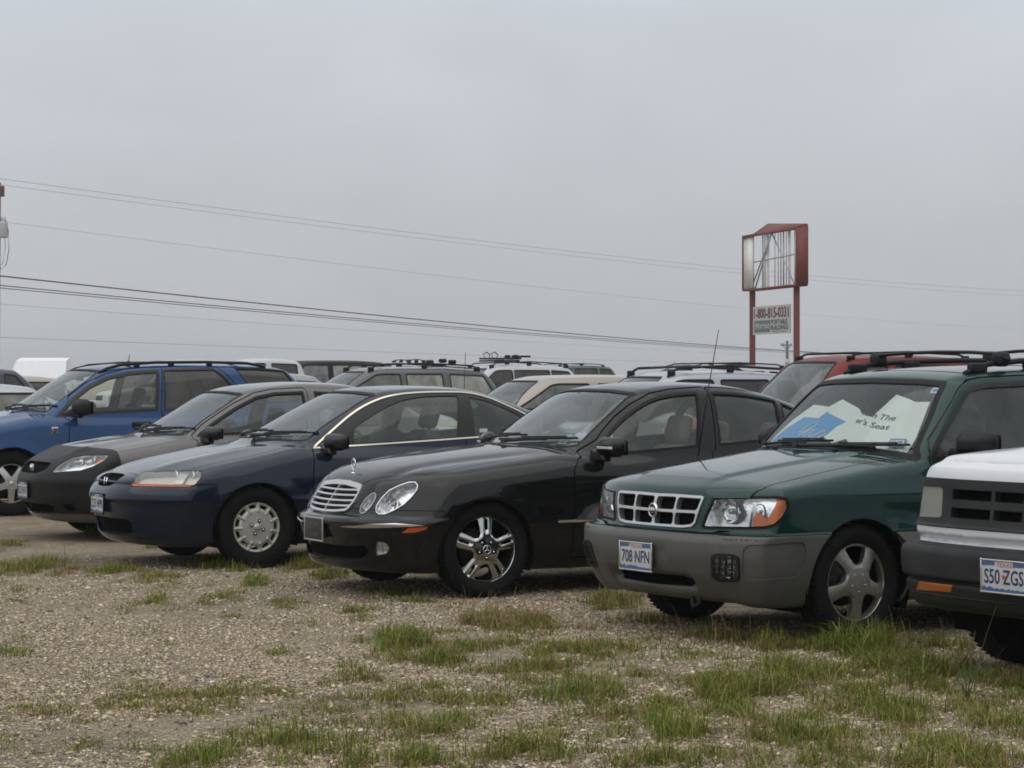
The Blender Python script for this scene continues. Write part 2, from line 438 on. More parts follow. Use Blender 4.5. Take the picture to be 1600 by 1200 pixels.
TR = {
 'merc': {
  'front_window': [(-0.892, 0.934), (-0.953, 1.019), (-1.02, 1.08), (-1.135, 1.171), (-1.279, 1.259), (-1.456, 1.332), (-1.638, 1.36), (-1.841, 1.371), (-1.712, 0.98), (-1.333, 0.956), (-1.119, 0.942)],
  'rear_window': [(-1.942, 1.37), (-2.119, 1.366), (-2.28, 1.349), (-2.441, 1.326), (-2.506, 1.31), (-2.469, 1.211), (-2.448, 1.025), (-2.083, 1), (-1.88, 0.989)],
  'ws_edge': [(0.64, 0.997), (0.636, 1.032), (0.588, 1.179), (0.554, 1.281), (0.501, 1.356)],
  'ws_bot': [(0.196, 1.007), (0.393, 1), (0.539, 0.993)],
  'ws_top': [(0.046, 1.391), (0.256, 1.382)],
  'headlight': [(-0.315, 0.597), (-0.309, 0.626), (-0.279, 0.67), (-0.227, 0.723), (-0.158, 0.757), (-0.091, 0.78), (-0.046, 0.781), (-0.023, 0.76), (-0.027, 0.728), (-0.065, 0.676), (-0.116, 0.627), (-0.182, 0.587), (-0.243, 0.56), (-0.289, 0.558), (-0.311, 0.572)],
  'side_lamp': [(-0.427, 0.571), (-0.423, 0.607), (-0.39, 0.659), (-0.345, 0.7), (-0.317, 0.702), (-0.308, 0.684), (-0.318, 0.648), (-0.346, 0.603), (-0.384, 0.565), (-0.411, 0.557)],
  'grille': [(-0.219, 0.762), (0.101, 0.763), (0.254, 0.751), (0.317, 0.741), (0.33, 0.7), (0.338, 0.634), (0.322, 0.589), (0.291, 0.569), (0.175, 0.557), (-0.003, 0.55)],
  'chrome_strip': [(-0.564, 0.473), (-0.346, 0.5), (-0.17, 0.509), (0.029, 0.498), (-0.171, 0.486), (-0.45, 0.47)],
  'amber': [(-0.131, 0.447), (-0.081, 0.482), (0.045, 0.489), (0.033, 0.472), (-0.044, 0.451)],
  'fog': [(-0.3, 0.378), (-0.273, 0.383), (-0.234, 0.373), (-0.216, 0.343), (-0.231, 0.309), (-0.274, 0.295), (-0.302, 0.295), (-0.305, 0.34)],
  'door_front': [(-0.658, 0.406), (-0.655, 0.788), (-0.671, 0.848), (-0.728, 0.911), (-0.826, 0.959)],
  'door_mid': [(-1.902, 1.387), (-1.808, 0.926)],
  'strip': [(-0.523, 0.498), (-0.76, 0.513)],
  'hood_edge': [(0.413, 0.698), (0.224, 0.748), (-0.093, 0.691), (-0.482, 0.607), (-0.735, 0.602)],
  'plate': [(-0.191, 0.514), (0.118, 0.521), (0.003, 0.357), (-0.481, 0.337)],
  'bumper_seam': [(0.468, 0.584), (0.345, 0.593), (0.303, 0.597)],
 },
 'accord': {
  'dlo': [(-0.51, 0.914), (-0.689, 1.042), (-0.913, 1.19), (-1.102, 1.282), (-1.286, 1.333), (-1.536, 1.354), (-1.808, 1.356), (-1.949, 1.353), (-2.078, 1.334), (-2.205, 1.294), (-2.328, 1.238), (-2.405, 1.201)],
  'dlo_bot': [(-1.952, 0.985), (-1.836, 0.979), (-1.394, 0.956), (-0.892, 0.929)],
  'front_glass': [(-0.857, 0.949), (-0.881, 1.075), (-1.022, 1.154), (-1.228, 1.255), (-1.418, 1.31), (-1.668, 1.329), (-1.87, 1.33), (-1.773, 0.992)],
  'ws_edge': [(0.612, 0.971), (0.648, 0.981), (0.612, 1.05), (0.556, 1.205), (0.506, 1.33)],
  'ws_bot': [(0.077, 0.987), (0.37, 0.975), (0.54, 0.97)],
  'ws_top': [(0.267, 1.356), (0.398, 1.346)],
  'headlight': [(-0.543, 0.648), (-0.505, 0.716), (-0.462, 0.741), (-0.269, 0.752), (-0.026, 0.755), (0.012, 0.746), (0.016, 0.71), (-0.023, 0.659), (-0.068, 0.64), (-0.537, 0.635)],
  'grille': [(-0.099, 0.718), (0.103, 0.72), (0.216, 0.718), (0.319, 0.677), (0.256, 0.65), (0.189, 0.632)],
  'door_front': [(-0.464, 0.424), (-0.456, 0.674), (-0.498, 0.904)],
  'door_mid': [(-1.947, 1.342), (-1.845, 0.979)],
  'hood_edge': [(0.654, 0.342), (0.358, 0.395), (-0.007, 0.417), (-0.311, 0.466), (-0.463, 0.623)],
  'plate': [(-0.178, 0.567), (0.091, 0.568), (0.005, 0.408), (-0.382, 0.404)],
  'seam': [(0.493, 0.66), (0.311, 0.664)],
 },
 'civic': {
  'headlight': [(-0.446, 0.622), (-0.381, 0.689), (-0.266, 0.752), (-0.156, 0.772), (0.074, 0.776), (0.033, 0.727), (-0.054, 0.679), (-0.164, 0.644)],
  'bra': [(0.435, -0.324), (0.418, 0.414), (0.285, 0.644), (0.258, 0.812)],
  'grille': [(0.053, 0.704), (0.217, 0.706), (0.344, 0.705), (0.386, 0.657), (0.381, 0.62), (0.287, 0.606)],
  'ws_edge': [(0.636, 0.942), (0.578, 1.082), (0.545, 1.225), (0.507, 1.318)],
  'ws_bot': [(0.048, 0.961), (0.443, 0.945), (0.586, 0.941)],
  'ws_top': [(0.224, 1.338), (0.379, 1.332)],
  'front_window': [(-0.498, 0.93), (-0.603, 1.016), (-0.716, 1.085), (-0.928, 1.206), (-1.136, 1.3), (-1.323, 1.335), (-1.597, 1.346)],
  'plate': [(-0.227, 0.533), (0.12, 0.534), (0.046, 0.38), (-0.335, 0.375)],
 },
 'vue': {
  'ws_edge': [(0.655, 1.108), (0.643, 1.176), (0.611, 1.321), (0.571, 1.467), (0.522, 1.551)],
  'ws_bot': [(0.021, 1.115), (0.455, 1.106)],
  'ws_top': [(0.07, 1.57), (0.364, 1.562)],
  'front_window': [(-0.489, 1.039), (-0.716, 1.254), (-0.914, 1.392), (-1.139, 1.489), (-1.365, 1.539), (-1.694, 1.567), (-1.637, 1.112), (-0.982, 1.076), (-0.64, 1.053)],
  'rear_window': [(-1.845, 1.583), (-2.388, 1.599), (-2.445, 1.51), (-2.531, 1.374), (-2.604, 1.174), (-1.789, 1.094)],
  'quarter_window': [(-2.605, 1.584), (-2.94, 1.579), (-3.285, 1.559), (-3.333, 1.489), (-3.374, 1.416), (-3.393, 1.315), (-2.8, 1.316)],
  'door_front': [(-0.614, 0.745), (-0.646, 1.039)],
  'door_mid': [(-1.78, 1.588), (-1.721, 1.066)],
  'hood_edge': [(0.079, 0.709), (-0.186, 0.759), (-0.4, 0.659)],
  'badge': [(-0.491, 0.897)],
  'handle': [(-1.394, 0.985), (-1.576, 0.928)],
 },
 'forester': {
  'headlight': [(-0.456, 0.644), (-0.432, 0.716), (-0.399, 0.796), (-0.296, 0.804), (-0.21, 0.807), (-0.087, 0.812), (-0.042, 0.802), (-0.035, 0.762), (-0.063, 0.711), (-0.107, 0.672), (-0.158, 0.657), (-0.237, 0.651)],
  'lamp_divide': [(-0.21, 0.807), (-0.237, 0.651)],
  'grille': [(-0.043, 0.808), (0.187, 0.811), (0.406, 0.808), (0.391, 0.739), (0.329, 0.648), (0.304, 0.629), (0.148, 0.623), (-0.019, 0.622)],
  'fog': [(-0.469, 0.478), (-0.46, 0.5), (-0.434, 0.507), (-0.349, 0.506), (-0.326, 0.491), (-0.311, 0.389), (-0.315, 0.36), (-0.409, 0.351), (-0.448, 0.378)],
  'ws_edge': [(0.753, 0.994), (0.734, 1.079), (0.682, 1.249), (0.604, 1.426)],
  'ws_bot': [(0.246, 1.042), (0.417, 1.031), (0.604, 1.013), (0.701, 1)],
  'ws_top': [(0.189, 1.458), (0.436, 1.452)],
  'side_window': [(-0.573, 1.022), (-0.636, 1.094), (-0.783, 1.233), (-0.944, 1.38), (-1.018, 1.421), (-1.111, 1.437), (-1.425, 1.449)],
  'hood_edge': [(0.634, 0.735), (0.6, 0.728), (0.469, 0.702), (0.281, 0.677), (-0.085, 0.623), (-0.384, 0.649), (-0.498, 0.749)],
  'bumper_top': [(-0.738, 0.6), (-0.413, 0.595), (-0.151, 0.602), (0.156, 0.595)],
  'plate': [(-0.208, 0.536), (0.144, 0.538), (0.09, 0.378), (-0.28, 0.367)],
  'badge': [(-0.032, 0.721)],
  'shade': [(-0.678, 1.063), (-0.367, 1.297), (-0.208, 1.291), (-0.121, 1.332), (0.099, 1.277), (0.086, 1.264), (0.255, 1.236), (0.271, 1.275), (0.3, 1.367), (0.484, 1.325), (0.598, 1.326), (0.687, 1.109), (0.68, 1.024), (0.495, 1.04), (0.409, 1.036), (0.217, 1.066), (0.152, 1.053), (-0.074, 1.078), (-0.375, 1.077), (-0.464, 1.045)],
  'shade_blue': [(-0.625, 1.057), (-0.39, 1.227), (-0.227, 1.222), (-0.181, 1.263), (0.048, 1.205), (0.007, 1.178), (-0.019, 1.104), (-0.065, 1.071), (-0.228, 1.059), (-0.375, 1.077), (-0.455, 1.042)],
  'stickers': [(0.547, 1.12), (0.663, 1.122), (0.548, 1.072), (0.696, 1.028)],
  'words': [(0.316, 1.234), (0.53, 1.204), (0.289, 1.23), (0.524, 1.182)],
  'scribble': [(-0.48, 1.13), (-0.458, 1.177), (-0.352, 1.202), (-0.299, 1.195), (-0.312, 1.164), (-0.373, 1.125), (-0.437, 1.108), (-0.427, 1.127), (-0.33, 1.156), (-0.268, 1.165), (-0.284, 1.13), (-0.299, 1.111), (-0.228, 1.135), (-0.199, 1.155), (-0.203, 1.117), (-0.16, 1.137), (-0.077, 1.161), (-0.034, 1.147), (-0.1, 1.13), (-0.143, 1.103), (-0.089, 1.096), (-0.043, 1.124), (-0.016, 1.132), (-0.015, 1.102)],
  'antenna': [(0.053, -0.364)],
 },
 'explorer': {
  'headlight': [(-0.121, 0.91), (-0.258, 0.922), (-0.275, 0.909), (-0.296, 0.784), (-0.287, 0.771), (-0.123, 0.764)],
  'grille_a': [(-0.553, 0.915), (-0.25, 0.918), (-0.249, 0.872), (-0.547, 0.865)],
  'grille_b': [(-0.538, 0.822), (-0.243, 0.829), (-0.237, 0.784), (-0.532, 0.775)],
  'grille_c': [(-0.218, 0.916), (-0.044, 0.917), (-0.041, 0.872), (-0.22, 0.87)],
  'amber': [(-0.336, 0.458), (-0.515, 0.461), (-0.513, 0.429), (-0.323, 0.417)],
  'hood_low': [(-0.845, 0.96), (-0.514, 0.967), (-0.227, 0.971)],
  'valance': [(-0.769, 0.713), (-0.806, 0.654), (-0.048, 0.73), (-0.075, 0.661)],
  'plate': [(-0.181, 0.617), (-0.214, 0.458)],
 },
}
# ------------------------------------------------------------------ blender helpers
import bpy
from mathutils import Vector
sc = bpy.context.scene
COL = sc.collection
RNG = np.random.default_rng(7)

def node_mat(name):
    m = bpy.data.materials.new(name); m.use_nodes = True
    nt = m.node_tree; nt.nodes.clear()
    out = nt.nodes.new('ShaderNodeOutputMaterial')
    return m, nt, out

def N(nt, t, **k):
    n = nt.nodes.new(t)
    for a, v in k.items():
        if a.startswith('_'):
            setattr(n, a[1:], v)
        else:
            key = a.replace('__', ' ')
            n.inputs[key].default_value = v
    return n

def rgba(c):
    return (c[0], c[1], c[2], 1)

def pbr(name, col, rough=.5, metal=0.0, coat=0.0, spec=.5, noise=0.0, nscale=8.0, bump=0.0, bscale=60.0, col2=None, croug=.05, rvar=0.0):
    """principled surface with broken-up colour, roughness and relief"""
    m, nt, out = node_mat(name)
    b = N(nt, 'ShaderNodeBsdfPrincipled')
    b.inputs['Base Color'].default_value = rgba(col)
    b.inputs['Roughness'].default_value = rough
    b.inputs['Metallic'].default_value = metal
    b.inputs['Coat Weight'].default_value = coat
    b.inputs['Coat Roughness'].default_value = croug
    b.inputs['Specular IOR Level'].default_value = spec
    nt.links.new(b.outputs[0], out.inputs[0])
    tc = N(nt, 'ShaderNodeTexCoord')
    if noise or col2 or rvar:
        n = N(nt, 'ShaderNodeTexNoise', Scale=nscale, Detail=6.0, Roughness=.65)
        nt.links.new(tc.outputs['Object'], n.inputs['Vector'])
        mix = N(nt, 'ShaderNodeMix', _data_type='RGBA')
        c2 = col2 or tuple(min(1, c * (1 + noise) + noise * .02) for c in col)
        c1 = col if col2 else tuple(c * (1 - noise) for c in col)
        mix.inputs[6].default_value = rgba(c1); mix.inputs[7].default_value = rgba(c2)
        r = N(nt, 'ShaderNodeValToRGB'); r.color_ramp.elements[0].position = .35; r.color_ramp.elements[1].position = .68
        nt.links.new(n.outputs[0], r.inputs[0]); nt.links.new(r.outputs[0], mix.inputs[0])
        nt.links.new(mix.outputs[2], b.inputs['Base Color'])
        if rvar:
            mr = N(nt, 'ShaderNodeMapRange'); mr.inputs[3].default_value = max(0, rough - rvar); mr.inputs[4].default_value = rough + rvar
            nt.links.new(n.outputs[0], mr.inputs[0]); nt.links.new(mr.outputs[0], b.inputs['Roughness'])
            mr2 = N(nt, 'ShaderNodeMapRange'); mr2.inputs[1].default_value = .4; mr2.inputs[2].default_value = .75
            mr2.inputs[3].default_value = croug; mr2.inputs[4].default_value = croug + rvar
            nt.links.new(n.outputs[0], mr2.inputs[0]); nt.links.new(mr2.outputs[0], b.inputs['Coat Roughness'])
    if bump:
        n2 = N(nt, 'ShaderNodeTexNoise', Scale=bscale, Detail=4.0)
        nt.links.new(tc.outputs['Object'], n2.inputs['Vector'])
        bp = N(nt, 'ShaderNodeBump', Strength=bump, Distance=.01)
        nt.links.new(n2.outputs[0], bp.inputs['Height']); nt.links.new(bp.outputs[0], b.inputs['Normal'])
    return m

def paint(name, col, dust=.06, metal=.3, dcol=(.32, .31, .29)):
    """car paint under clear coat, with a thin patchy film of road dust"""
    m, nt, out = node_mat(name)
    b = N(nt, 'ShaderNodeBsdfPrincipled')
    b.inputs['Metallic'].default_value = metal; b.inputs['Roughness'].default_value = .42
    b.inputs['Coat Weight'].default_value = 1.0; b.inputs['Coat Roughness'].default_value = .06
    b.inputs['Coat IOR'].default_value = 1.42; b.inputs['Specular IOR Level'].default_value = .03
    tc = N(nt, 'ShaderNodeTexCoord')
    n1 = N(nt, 'ShaderNodeTexNoise', Scale=2.3, Detail=8.0, Roughness=.7)
    nt.links.new(tc.outputs['Object'], n1.inputs['Vector'])
    mr = N(nt, 'ShaderNodeMapRange'); mr.inputs[1].default_value = .3; mr.inputs[2].default_value = .75
    mr.inputs[3].default_value = dust * .4; mr.inputs[4].default_value = dust * 1.7
    nt.links.new(n1.outputs[0], mr.inputs[0])
    mix = N(nt, 'ShaderNodeMix', _data_type='RGBA')
    mix.inputs[6].default_value = rgba(col); mix.inputs[7].default_value = rgba(dcol)
    nt.links.new(mr.outputs[0], mix.inputs[0]); nt.links.new(mix.outputs[2], b.inputs['Base Color'])
    mr2 = N(nt, 'ShaderNodeMapRange'); mr2.inputs[1].default_value = .3; mr2.inputs[2].default_value = .75
    mr2.inputs[3].default_value = .025; mr2.inputs[4].default_value = .03 + dust * 1.6
    nt.links.new(n1.outputs[0], mr2.inputs[0]); nt.links.new(mr2.outputs[0], b.inputs['Coat Roughness'])
    nt.links.new(b.outputs[0], out.inputs[0])
    return m

def glass_mat(name, tint=(.75, .8, .78), haze=.05, hcol=(.5, .52, .5), refl=1.5):
    """thin car glass: tinted see-through, fresnel reflection, a pale diffuse film painted for dust and reflected sky"""
    m, nt, out = node_mat(name)
    t = N(nt, 'ShaderNodeBsdfTransparent'); t.inputs[0].default_value = rgba(tint)
    g = N(nt, 'ShaderNodeBsdfGlossy'); g.inputs['Roughness'].default_value = .03; g.inputs[0].default_value = (.95, .97, .97, 1)
    d = N(nt, 'ShaderNodeBsdfDiffuse'); d.inputs[0].default_value = rgba(hcol)
    fr = N(nt, 'ShaderNodeFresnel', IOR=refl)
    tc = N(nt, 'ShaderNodeTexCoord')
    n = N(nt, 'ShaderNodeTexNoise', Scale=3.0, Detail=6.0, Roughness=.7)
    nt.links.new(tc.outputs['Object'], n.inputs['Vector'])
    mr = N(nt, 'ShaderNodeMapRange'); mr.inputs[1].default_value = .3; mr.inputs[2].default_value = .7
    mr.inputs[3].default_value = haze * .5; mr.inputs[4].default_value = haze * 1.5
    nt.links.new(n.outputs[0], mr.inputs[0])
    m1 = N(nt, 'ShaderNodeMixShader'); m2 = N(nt, 'ShaderNodeMixShader')
    nt.links.new(mr.outputs[0], m1.inputs[0]); nt.links.new(t.outputs[0], m1.inputs[1]); nt.links.new(d.outputs[0], m1.inputs[2])
    nt.links.new(fr.outputs[0], m2.inputs[0]); nt.links.new(m1.outputs[0], m2.inputs[1]); nt.links.new(g.outputs[0], m2.inputs[2])
    nt.links.new(m2.outputs[0], out.inputs[0])
    return m

MAT = {}
FINE = [True]
def M(k):
    return MAT[k]

def mesh_data(name, V, F, mats, mi=None, normals=None, smooth=True):
    me = bpy.data.meshes.new(name)
    V = np.asarray(V, np.float32)
    if isinstance(F, np.ndarray):
        nf, k = F.shape
        me.vertices.add(len(V)); me.vertices.foreach_set('co', V.ravel())
        me.loops.add(nf * k); me.loops.foreach_set('vertex_index', F.astype(np.int32).ravel())
        me.polygons.add(nf); me.polygons.foreach_set('loop_start', (np.arange(nf) * k).astype(np.int32))
        me.polygons.foreach_set('loop_total', np.full(nf, k, np.int32))
        me.update(calc_edges=True)
    else:
        me.from_pydata([tuple(map(float, v)) for v in V], [], [tuple(int(i) for i in f) for f in F]); me.update()
    for m in (mats if isinstance(mats, (list, tuple)) else [mats]):
        me.materials.append(m)
    if mi is not None:
        me.polygons.foreach_set('material_index', np.asarray(mi, np.int32))
    me.polygons.foreach_set('use_smooth', np.full(len(me.polygons), smooth, bool))
    if normals is not None and FINE[0]:
        me.normals_split_custom_set_from_vertices(np.asarray(normals, np.float32).tolist())
    return me

def link(name, me, parent=None):
    o = bpy.data.objects.new(name, me); COL.objects.link(o)
    if parent is not None:
        o.parent = parent
    return o

def tag(o, label=None, cat=None, group=None, kind=None):
    for k, v in (('label', label), ('category', cat), ('group', group), ('kind', kind)):
        if v:
            o[k] = v
    return o

def empty(name, loc=(0, 0, 0), rz=0.0, parent=None):
    o = bpy.data.objects.new(name, None); COL.objects.link(o)
    o.location = loc; o.rotation_euler = (0, 0, rz); o.empty_display_size = .2
    if parent is not None:
        o.parent = parent
    return o

class MB:
    """collects boxes, tubes, lathes ... for one mesh"""
    def __init__(s):
        s.V, s.F, s.I, s.n = [], [], [], 0
    def add(s, V, F, mi=0):
        V = np.asarray(V, float).reshape(-1, 3)
        s.V.append(V)
        for f in F:
            s.F.append(tuple(int(i) + s.n for i in f)); s.I.append(mi)
        s.n += len(V)
        return s
    def box(s, c, d, r=.01, mi=0, rot=None, taper=None, n=2):
        V, F = rbox(d, r, n)
        if taper is not None:
            V = taper(V)
        if rot is not None:
            V = V @ np.array(rot).T
        return s.add(V + np.array(c), F, mi)
    def tube(s, P, r, k=8, mi=0, close=False, flat=1.0):
        V, F = tube(P, r, k, close, flat)
        return s.add(V, F, mi)
    def lathe(s, prof, n=40, mi=0, c=(0, 0, 0), axis='y'):
        V, F = lathe(prof, n, axis)
        return s.add(V + np.array(c), F, mi)
    def quad(s, P, mi=0):
        return s.add(P, [tuple(range(len(P)))], mi)
    def build(s, name, mats, parent=None, smooth=True):
        return link(name, mesh_data(name, np.concatenate(s.V), s.F, mats, s.I, smooth=smooth), parent)

def rbox(d, r, n=2):
    d = np.array(d, float) / 2; r = min(r, d.min() * .98)
    th = [math.radians(-45 + 45 * i / n) for i in range(n)] + [-1e-4]
    u = [math.tan(t) for t in th]; u = u + [-x for x in reversed(u)]
    V, F = [], []
    for ax in range(3):
        for sg in (-1, 1):
            base = len(V); m = len(u)
            for a in u:
                for b in u:
                    p = [0, 0, 0]; p[ax] = sg; p[(ax + 1) % 3] = a; p[(ax + 2) % 3] = b
                    V.append(p)
            for i in range(m - 1):
                for j in range(m - 1):
                    q = [base + i * m + j, base + (i + 1) * m + j, base + (i + 1) * m + j + 1, base + i * m + j + 1]
                    F.append(q if sg > 0 else q[::-1])
    V = np.array(V, float)
    nn = V / np.linalg.norm(V, axis=1)[:, None]
    P = nn * r + np.sign(V) * (d - r)
    key = np.round(P, 6)
    u_, idx, inv = np.unique(key, axis=0, return_index=True, return_inverse=True)
    inv = np.asarray(inv).ravel()
    F = [tuple(dict.fromkeys(int(inv[i]) for i in f)) for f in F]
    return P[idx], [f for f in F if len(f) > 2]

def tube(P, r, k=8, close=False, flat=1.0):
    P = [np.array(p, float) for p in P]; n = len(P)
    R = r if isinstance(r, (list, tuple)) else [r] * n
    V, F = [], []
    up = np.array((0, 0, 1.0)); prev = None
    for i, p in enumerate(P):
        a = P[(i - 1) % n] if (i > 0 or close) else p
        b = P[(i + 1) % n] if (i < n - 1 or close) else p
        t = b - a; t /= max(np.linalg.norm(t), 1e-9)
        x = np.cross(up, t)
        if np.linalg.norm(x) < .05:
            x = np.cross((1, 0, 0), t) if prev is None else prev
        x = x - t * (x @ t); x /= np.linalg.norm(x); prev = x
        y = np.cross(t, x)
        for j in range(k):
            an = 2 * math.pi * j / k
            V.append(p + (x * math.cos(an) + y * math.sin(an) * flat) * R[i])
    m = n if close else n - 1
    for i in range(m):
        for j in range(k):
            a, b = i * k + j, i * k + (j + 1) % k
            c, d = ((i + 1) % n) * k + (j + 1) % k, ((i + 1) % n) * k + j
            F.append((a, b, c, d))
    if not close:
        F.append(tuple(range(k))[::-1]); F.append(tuple(range((n - 1) * k, n * k)))
    return np.array(V), F

def lathe(prof, n=40, axis='y'):
    """prof: (radius, along) pairs"""
    V, F = [], []
    for r, h in prof:
        for j in range(n):
            a = 2 * math.pi * j / n
            if axis == 'y':
                V.append((r * math.sin(a), h, r * math.cos(a)))
            elif axis == 'z':
                V.append((r * math.cos(a), r * math.sin(a), h))
            else:
                V.append((h, r * math.cos(a), r * math.sin(a)))
    for i in range(len(prof) - 1):
        for j in range(n):
            a, b = i * n + j, i * n + (j + 1) % n
            F.append((a, b, b + n, a + n))
    return np.array(V), F

def text_mesh(txt, h=None, w=None, extrude=0.0, bold=0.0):
    """letters as geometry, lower left corner at the origin, in the xy plane"""
    cu = bpy.data.curves.new('lettering', 'FONT'); cu.body = txt; cu.size = 1; cu.resolution_u = 3
    cu.extrude = extrude; cu.offset = bold
    o = bpy.data.objects.new('lettering', cu); COL.objects.link(o)
    dg = bpy.context.evaluated_depsgraph_get()
    me = bpy.data.meshes.new_from_object(o.evaluated_get(dg))
    V = np.array([v.co[:] for v in me.vertices]); F = [tuple(p.vertices) for p in me.polygons]
    bpy.data.objects.remove(o); bpy.data.curves.remove(cu); bpy.data.meshes.remove(me)
    V[:, :2] -= V[:, :2].min(0); e = V[:, :2].max(0)
    sy = h / e[1] if h else None; sx = w / e[0] if w else None
    V[:, 0] *= sx or sy; V[:, 1] *= sy or sx
    return V, F

def on_plane(V, o, ex, ey, lift=.002):
    ex, ey = np.array(ex, float), np.array(ey, float); ez = np.cross(ex, ey)
    return np.array(o) + V[:, :1] * ex + V[:, 1:2] * ey + (V[:, 2:3] + lift) * ez

# ------------------------------------------------------------------ cutting a body shell into parts
def boundary(V, T):
    E = np.concatenate([T[:, [0, 1]], T[:, [1, 2]], T[:, [2, 0]]])
    k = np.sort(E, 1); key = k[:, 0].astype(np.int64) * (len(V) + 1) + k[:, 1]
    u, inv, cnt = np.unique(key, return_inverse=True, return_counts=True)
    return E[cnt[np.asarray(inv).ravel()] == 1]

class Shell:
    def __init__(s, B, h):
        s.B = B; s.h = h
        s.V, s.T = B.base(h)
        s.LV, s.LT = s.V.copy(), s.T.copy()          # the dark lining behind the panels
    def normals(s, V):
        g = grad(s.B.F, V)
        return g / np.maximum(np.linalg.norm(g, axis=1), 1e-9)[:, None]
    def field(s, V, kind, P, r=0.0):
        x, y, z = V.T
        if kind == 'side':
            g = poly(P, x, z, r)
        elif kind == 'sides':                        # union of several (polygon, margin)
            g = poly(P[0][0], x, z, r + P[0][1])
            for p, q in P[1:]:
                g = np.minimum(g, poly(p, x, z, r + q))
        elif kind in ('front', 'back'):
            g = poly(P, y, z, r)
        elif kind == 'top':
            g = poly(P, x, y, r)
        elif kind == 'quarter':
            g = poly(P, QX * x + QY * y, z, r)
        else:
            return P(x, y, z, None) - r
        k = np.where(g < .05)[0]                     # only here does the facing matter
        if len(k):
            x, y, z = V[k].T
            n = s.normals(V[k])
            if kind in ('side', 'sides'):
                c = np.maximum(.28 - n[:, 1], (.3 - y) * 2)
            elif kind == 'front':
                c = np.maximum(.12 - n[:, 0], -1.6 - x)
            elif kind == 'back':
                c = np.maximum(.12 + n[:, 0], 1.6 + x)
            elif kind == 'top':
                c = .35 - n[:, 2]
            else:
                c = np.maximum(.05 - (n[:, 0] * .485 + n[:, 1] * .875), -.35 - x)
            g[k] = np.maximum(g[k], c * .15)
        return g
    def cut(s, V, T, kind, P, r=0.0, fine=True):
        for k in range(2 if fine else 1):
            g = s.field(V, kind, P, r)
            lim = s.h * (1.5 if k == 0 else .7)
            n0 = len(V)
            V, T = refine(V, T, np.abs(g) < lim)
            if len(V) > n0:
                V[n0:] = project(s.B.F, V[n0:], 2, s.h)
                V[np.abs(V[:, 1]) < 1e-6, 1] = 0
        g = s.field(V, kind, P, r)
        return split(V, T, g)
    def take(s, kind, P, r=0.0, gap=.0, through=False, fine=True):
        """cut a region out of the shell and return it; a gap leaves a shut line around it"""
        (iv, it), (ov, ot) = s.cut(s.V, s.T, kind, P, r - gap / 2, fine)
        if gap:
            _, (ov, ot) = split(ov, ot, s.field(ov, kind, P, r + gap / 2))
        s.V, s.T = ov, ot
        if through:
            _, (s.LV, s.LT) = split(s.LV, s.LT, s.field(s.LV, kind, P, r + .012))
        return [iv, it]
    def cut_piece(s, pc, kind, P, r=0.0, fine=True):
        a, b = s.cut(pc[0], pc[1], kind, P, r, fine)
        return list(a), list(b)
    def finish(s, pc, off=0.0, depth=0.0, mid=True):
        """offset along the normal, turn the open edges inward -> V, T, normals"""
        V, T = pc
        n = s.normals(V)
        P = V + n * off
        if mid:
            P[V[:, 1] == 0, 1] = 0
        if depth:
            E = boundary(V, T)
            E = E[~((V[E[:, 0], 1] == 0) & (V[E[:, 1], 1] == 0))] if mid else E
            if len(E):
                a, b = E.T
                e = P[b] - P[a]
                on = np.cross(e, n[a]); on /= np.maximum(np.linalg.norm(on, axis=1), 1e-9)[:, None]
                m = len(P); k = len(E)
                inn = -n * depth
                RV = np.concatenate([P[a], P[b], P[b] + inn[b], P[a] + inn[a]])
                i = np.arange(k) + m
                RT = np.concatenate([np.stack([i + k, i, i + 3 * k], 1), np.stack([i + k, i + 3 * k, i + 2 * k], 1)])
                P = np.concatenate([P, RV]); T = np.concatenate([T, RT]); n = np.concatenate([n, np.tile(on, (4, 1))])
        return P, T, n
    def emit(s, name, pc, mat, parent, off=0.0, depth=.012, pair=False, label=None):
        """link a piece: mirrored into one part, or as a left and a right part"""
        if not len(pc[1]):
            print('EMPTY piece', name); return None
        V, T, n = s.finish(pc, off, depth)
        W = V * (1, -1, 1); TN = T[:, ::-1]; nn = n * (1, -1, 1)
        if pair:
            a = link(name, mesh_data(name, V, T, mat, normals=n), parent if not isinstance(parent, (list, tuple)) else parent[0])
            b = link(name, mesh_data(name, W, TN, mat, normals=nn), parent if not isinstance(parent, (list, tuple)) else parent[1])
            return a, b
        me = mesh_data(name, np.concatenate([V, W]), np.concatenate([T, TN + len(V)]), mat, normals=np.concatenate([n, nn]))
        return link(name, me, parent)
    def X(s, y, z, lo=-1.7, hi=1.3):
        """foremost body surface at (y, z)"""
        xs = np.arange(hi, lo, -.01)
        d = s.B.F(xs, np.full(len(xs), float(y)), np.full(len(xs), float(z)))
        i = np.argmax(d < 0)
        return float(xs[i - 1] - .01 * d[i - 1] / (d[i - 1] - d[i])) if (d < 0).any() and i > 0 else float(lo)
    def Y(s, x, z):
        ys = np.arange(1.2, 0, -.01)
        d = s.B.F(np.full(len(ys), float(x)), ys, np.full(len(ys), float(z)))
        i = np.argmax(d < 0)
        return float(ys[i - 1] - .01 * d[i - 1] / (d[i - 1] - d[i]))
    def Z(s, x, y):
        zs = np.arange(2.2, .1, -.01)
        d = s.B.F(np.full(len(zs), float(x)), np.full(len(zs), float(y)), zs)
        i = np.argmax(d < 0)
        return float(zs[i - 1] + -.01 * d[i - 1] / (d[i - 1] - d[i]))
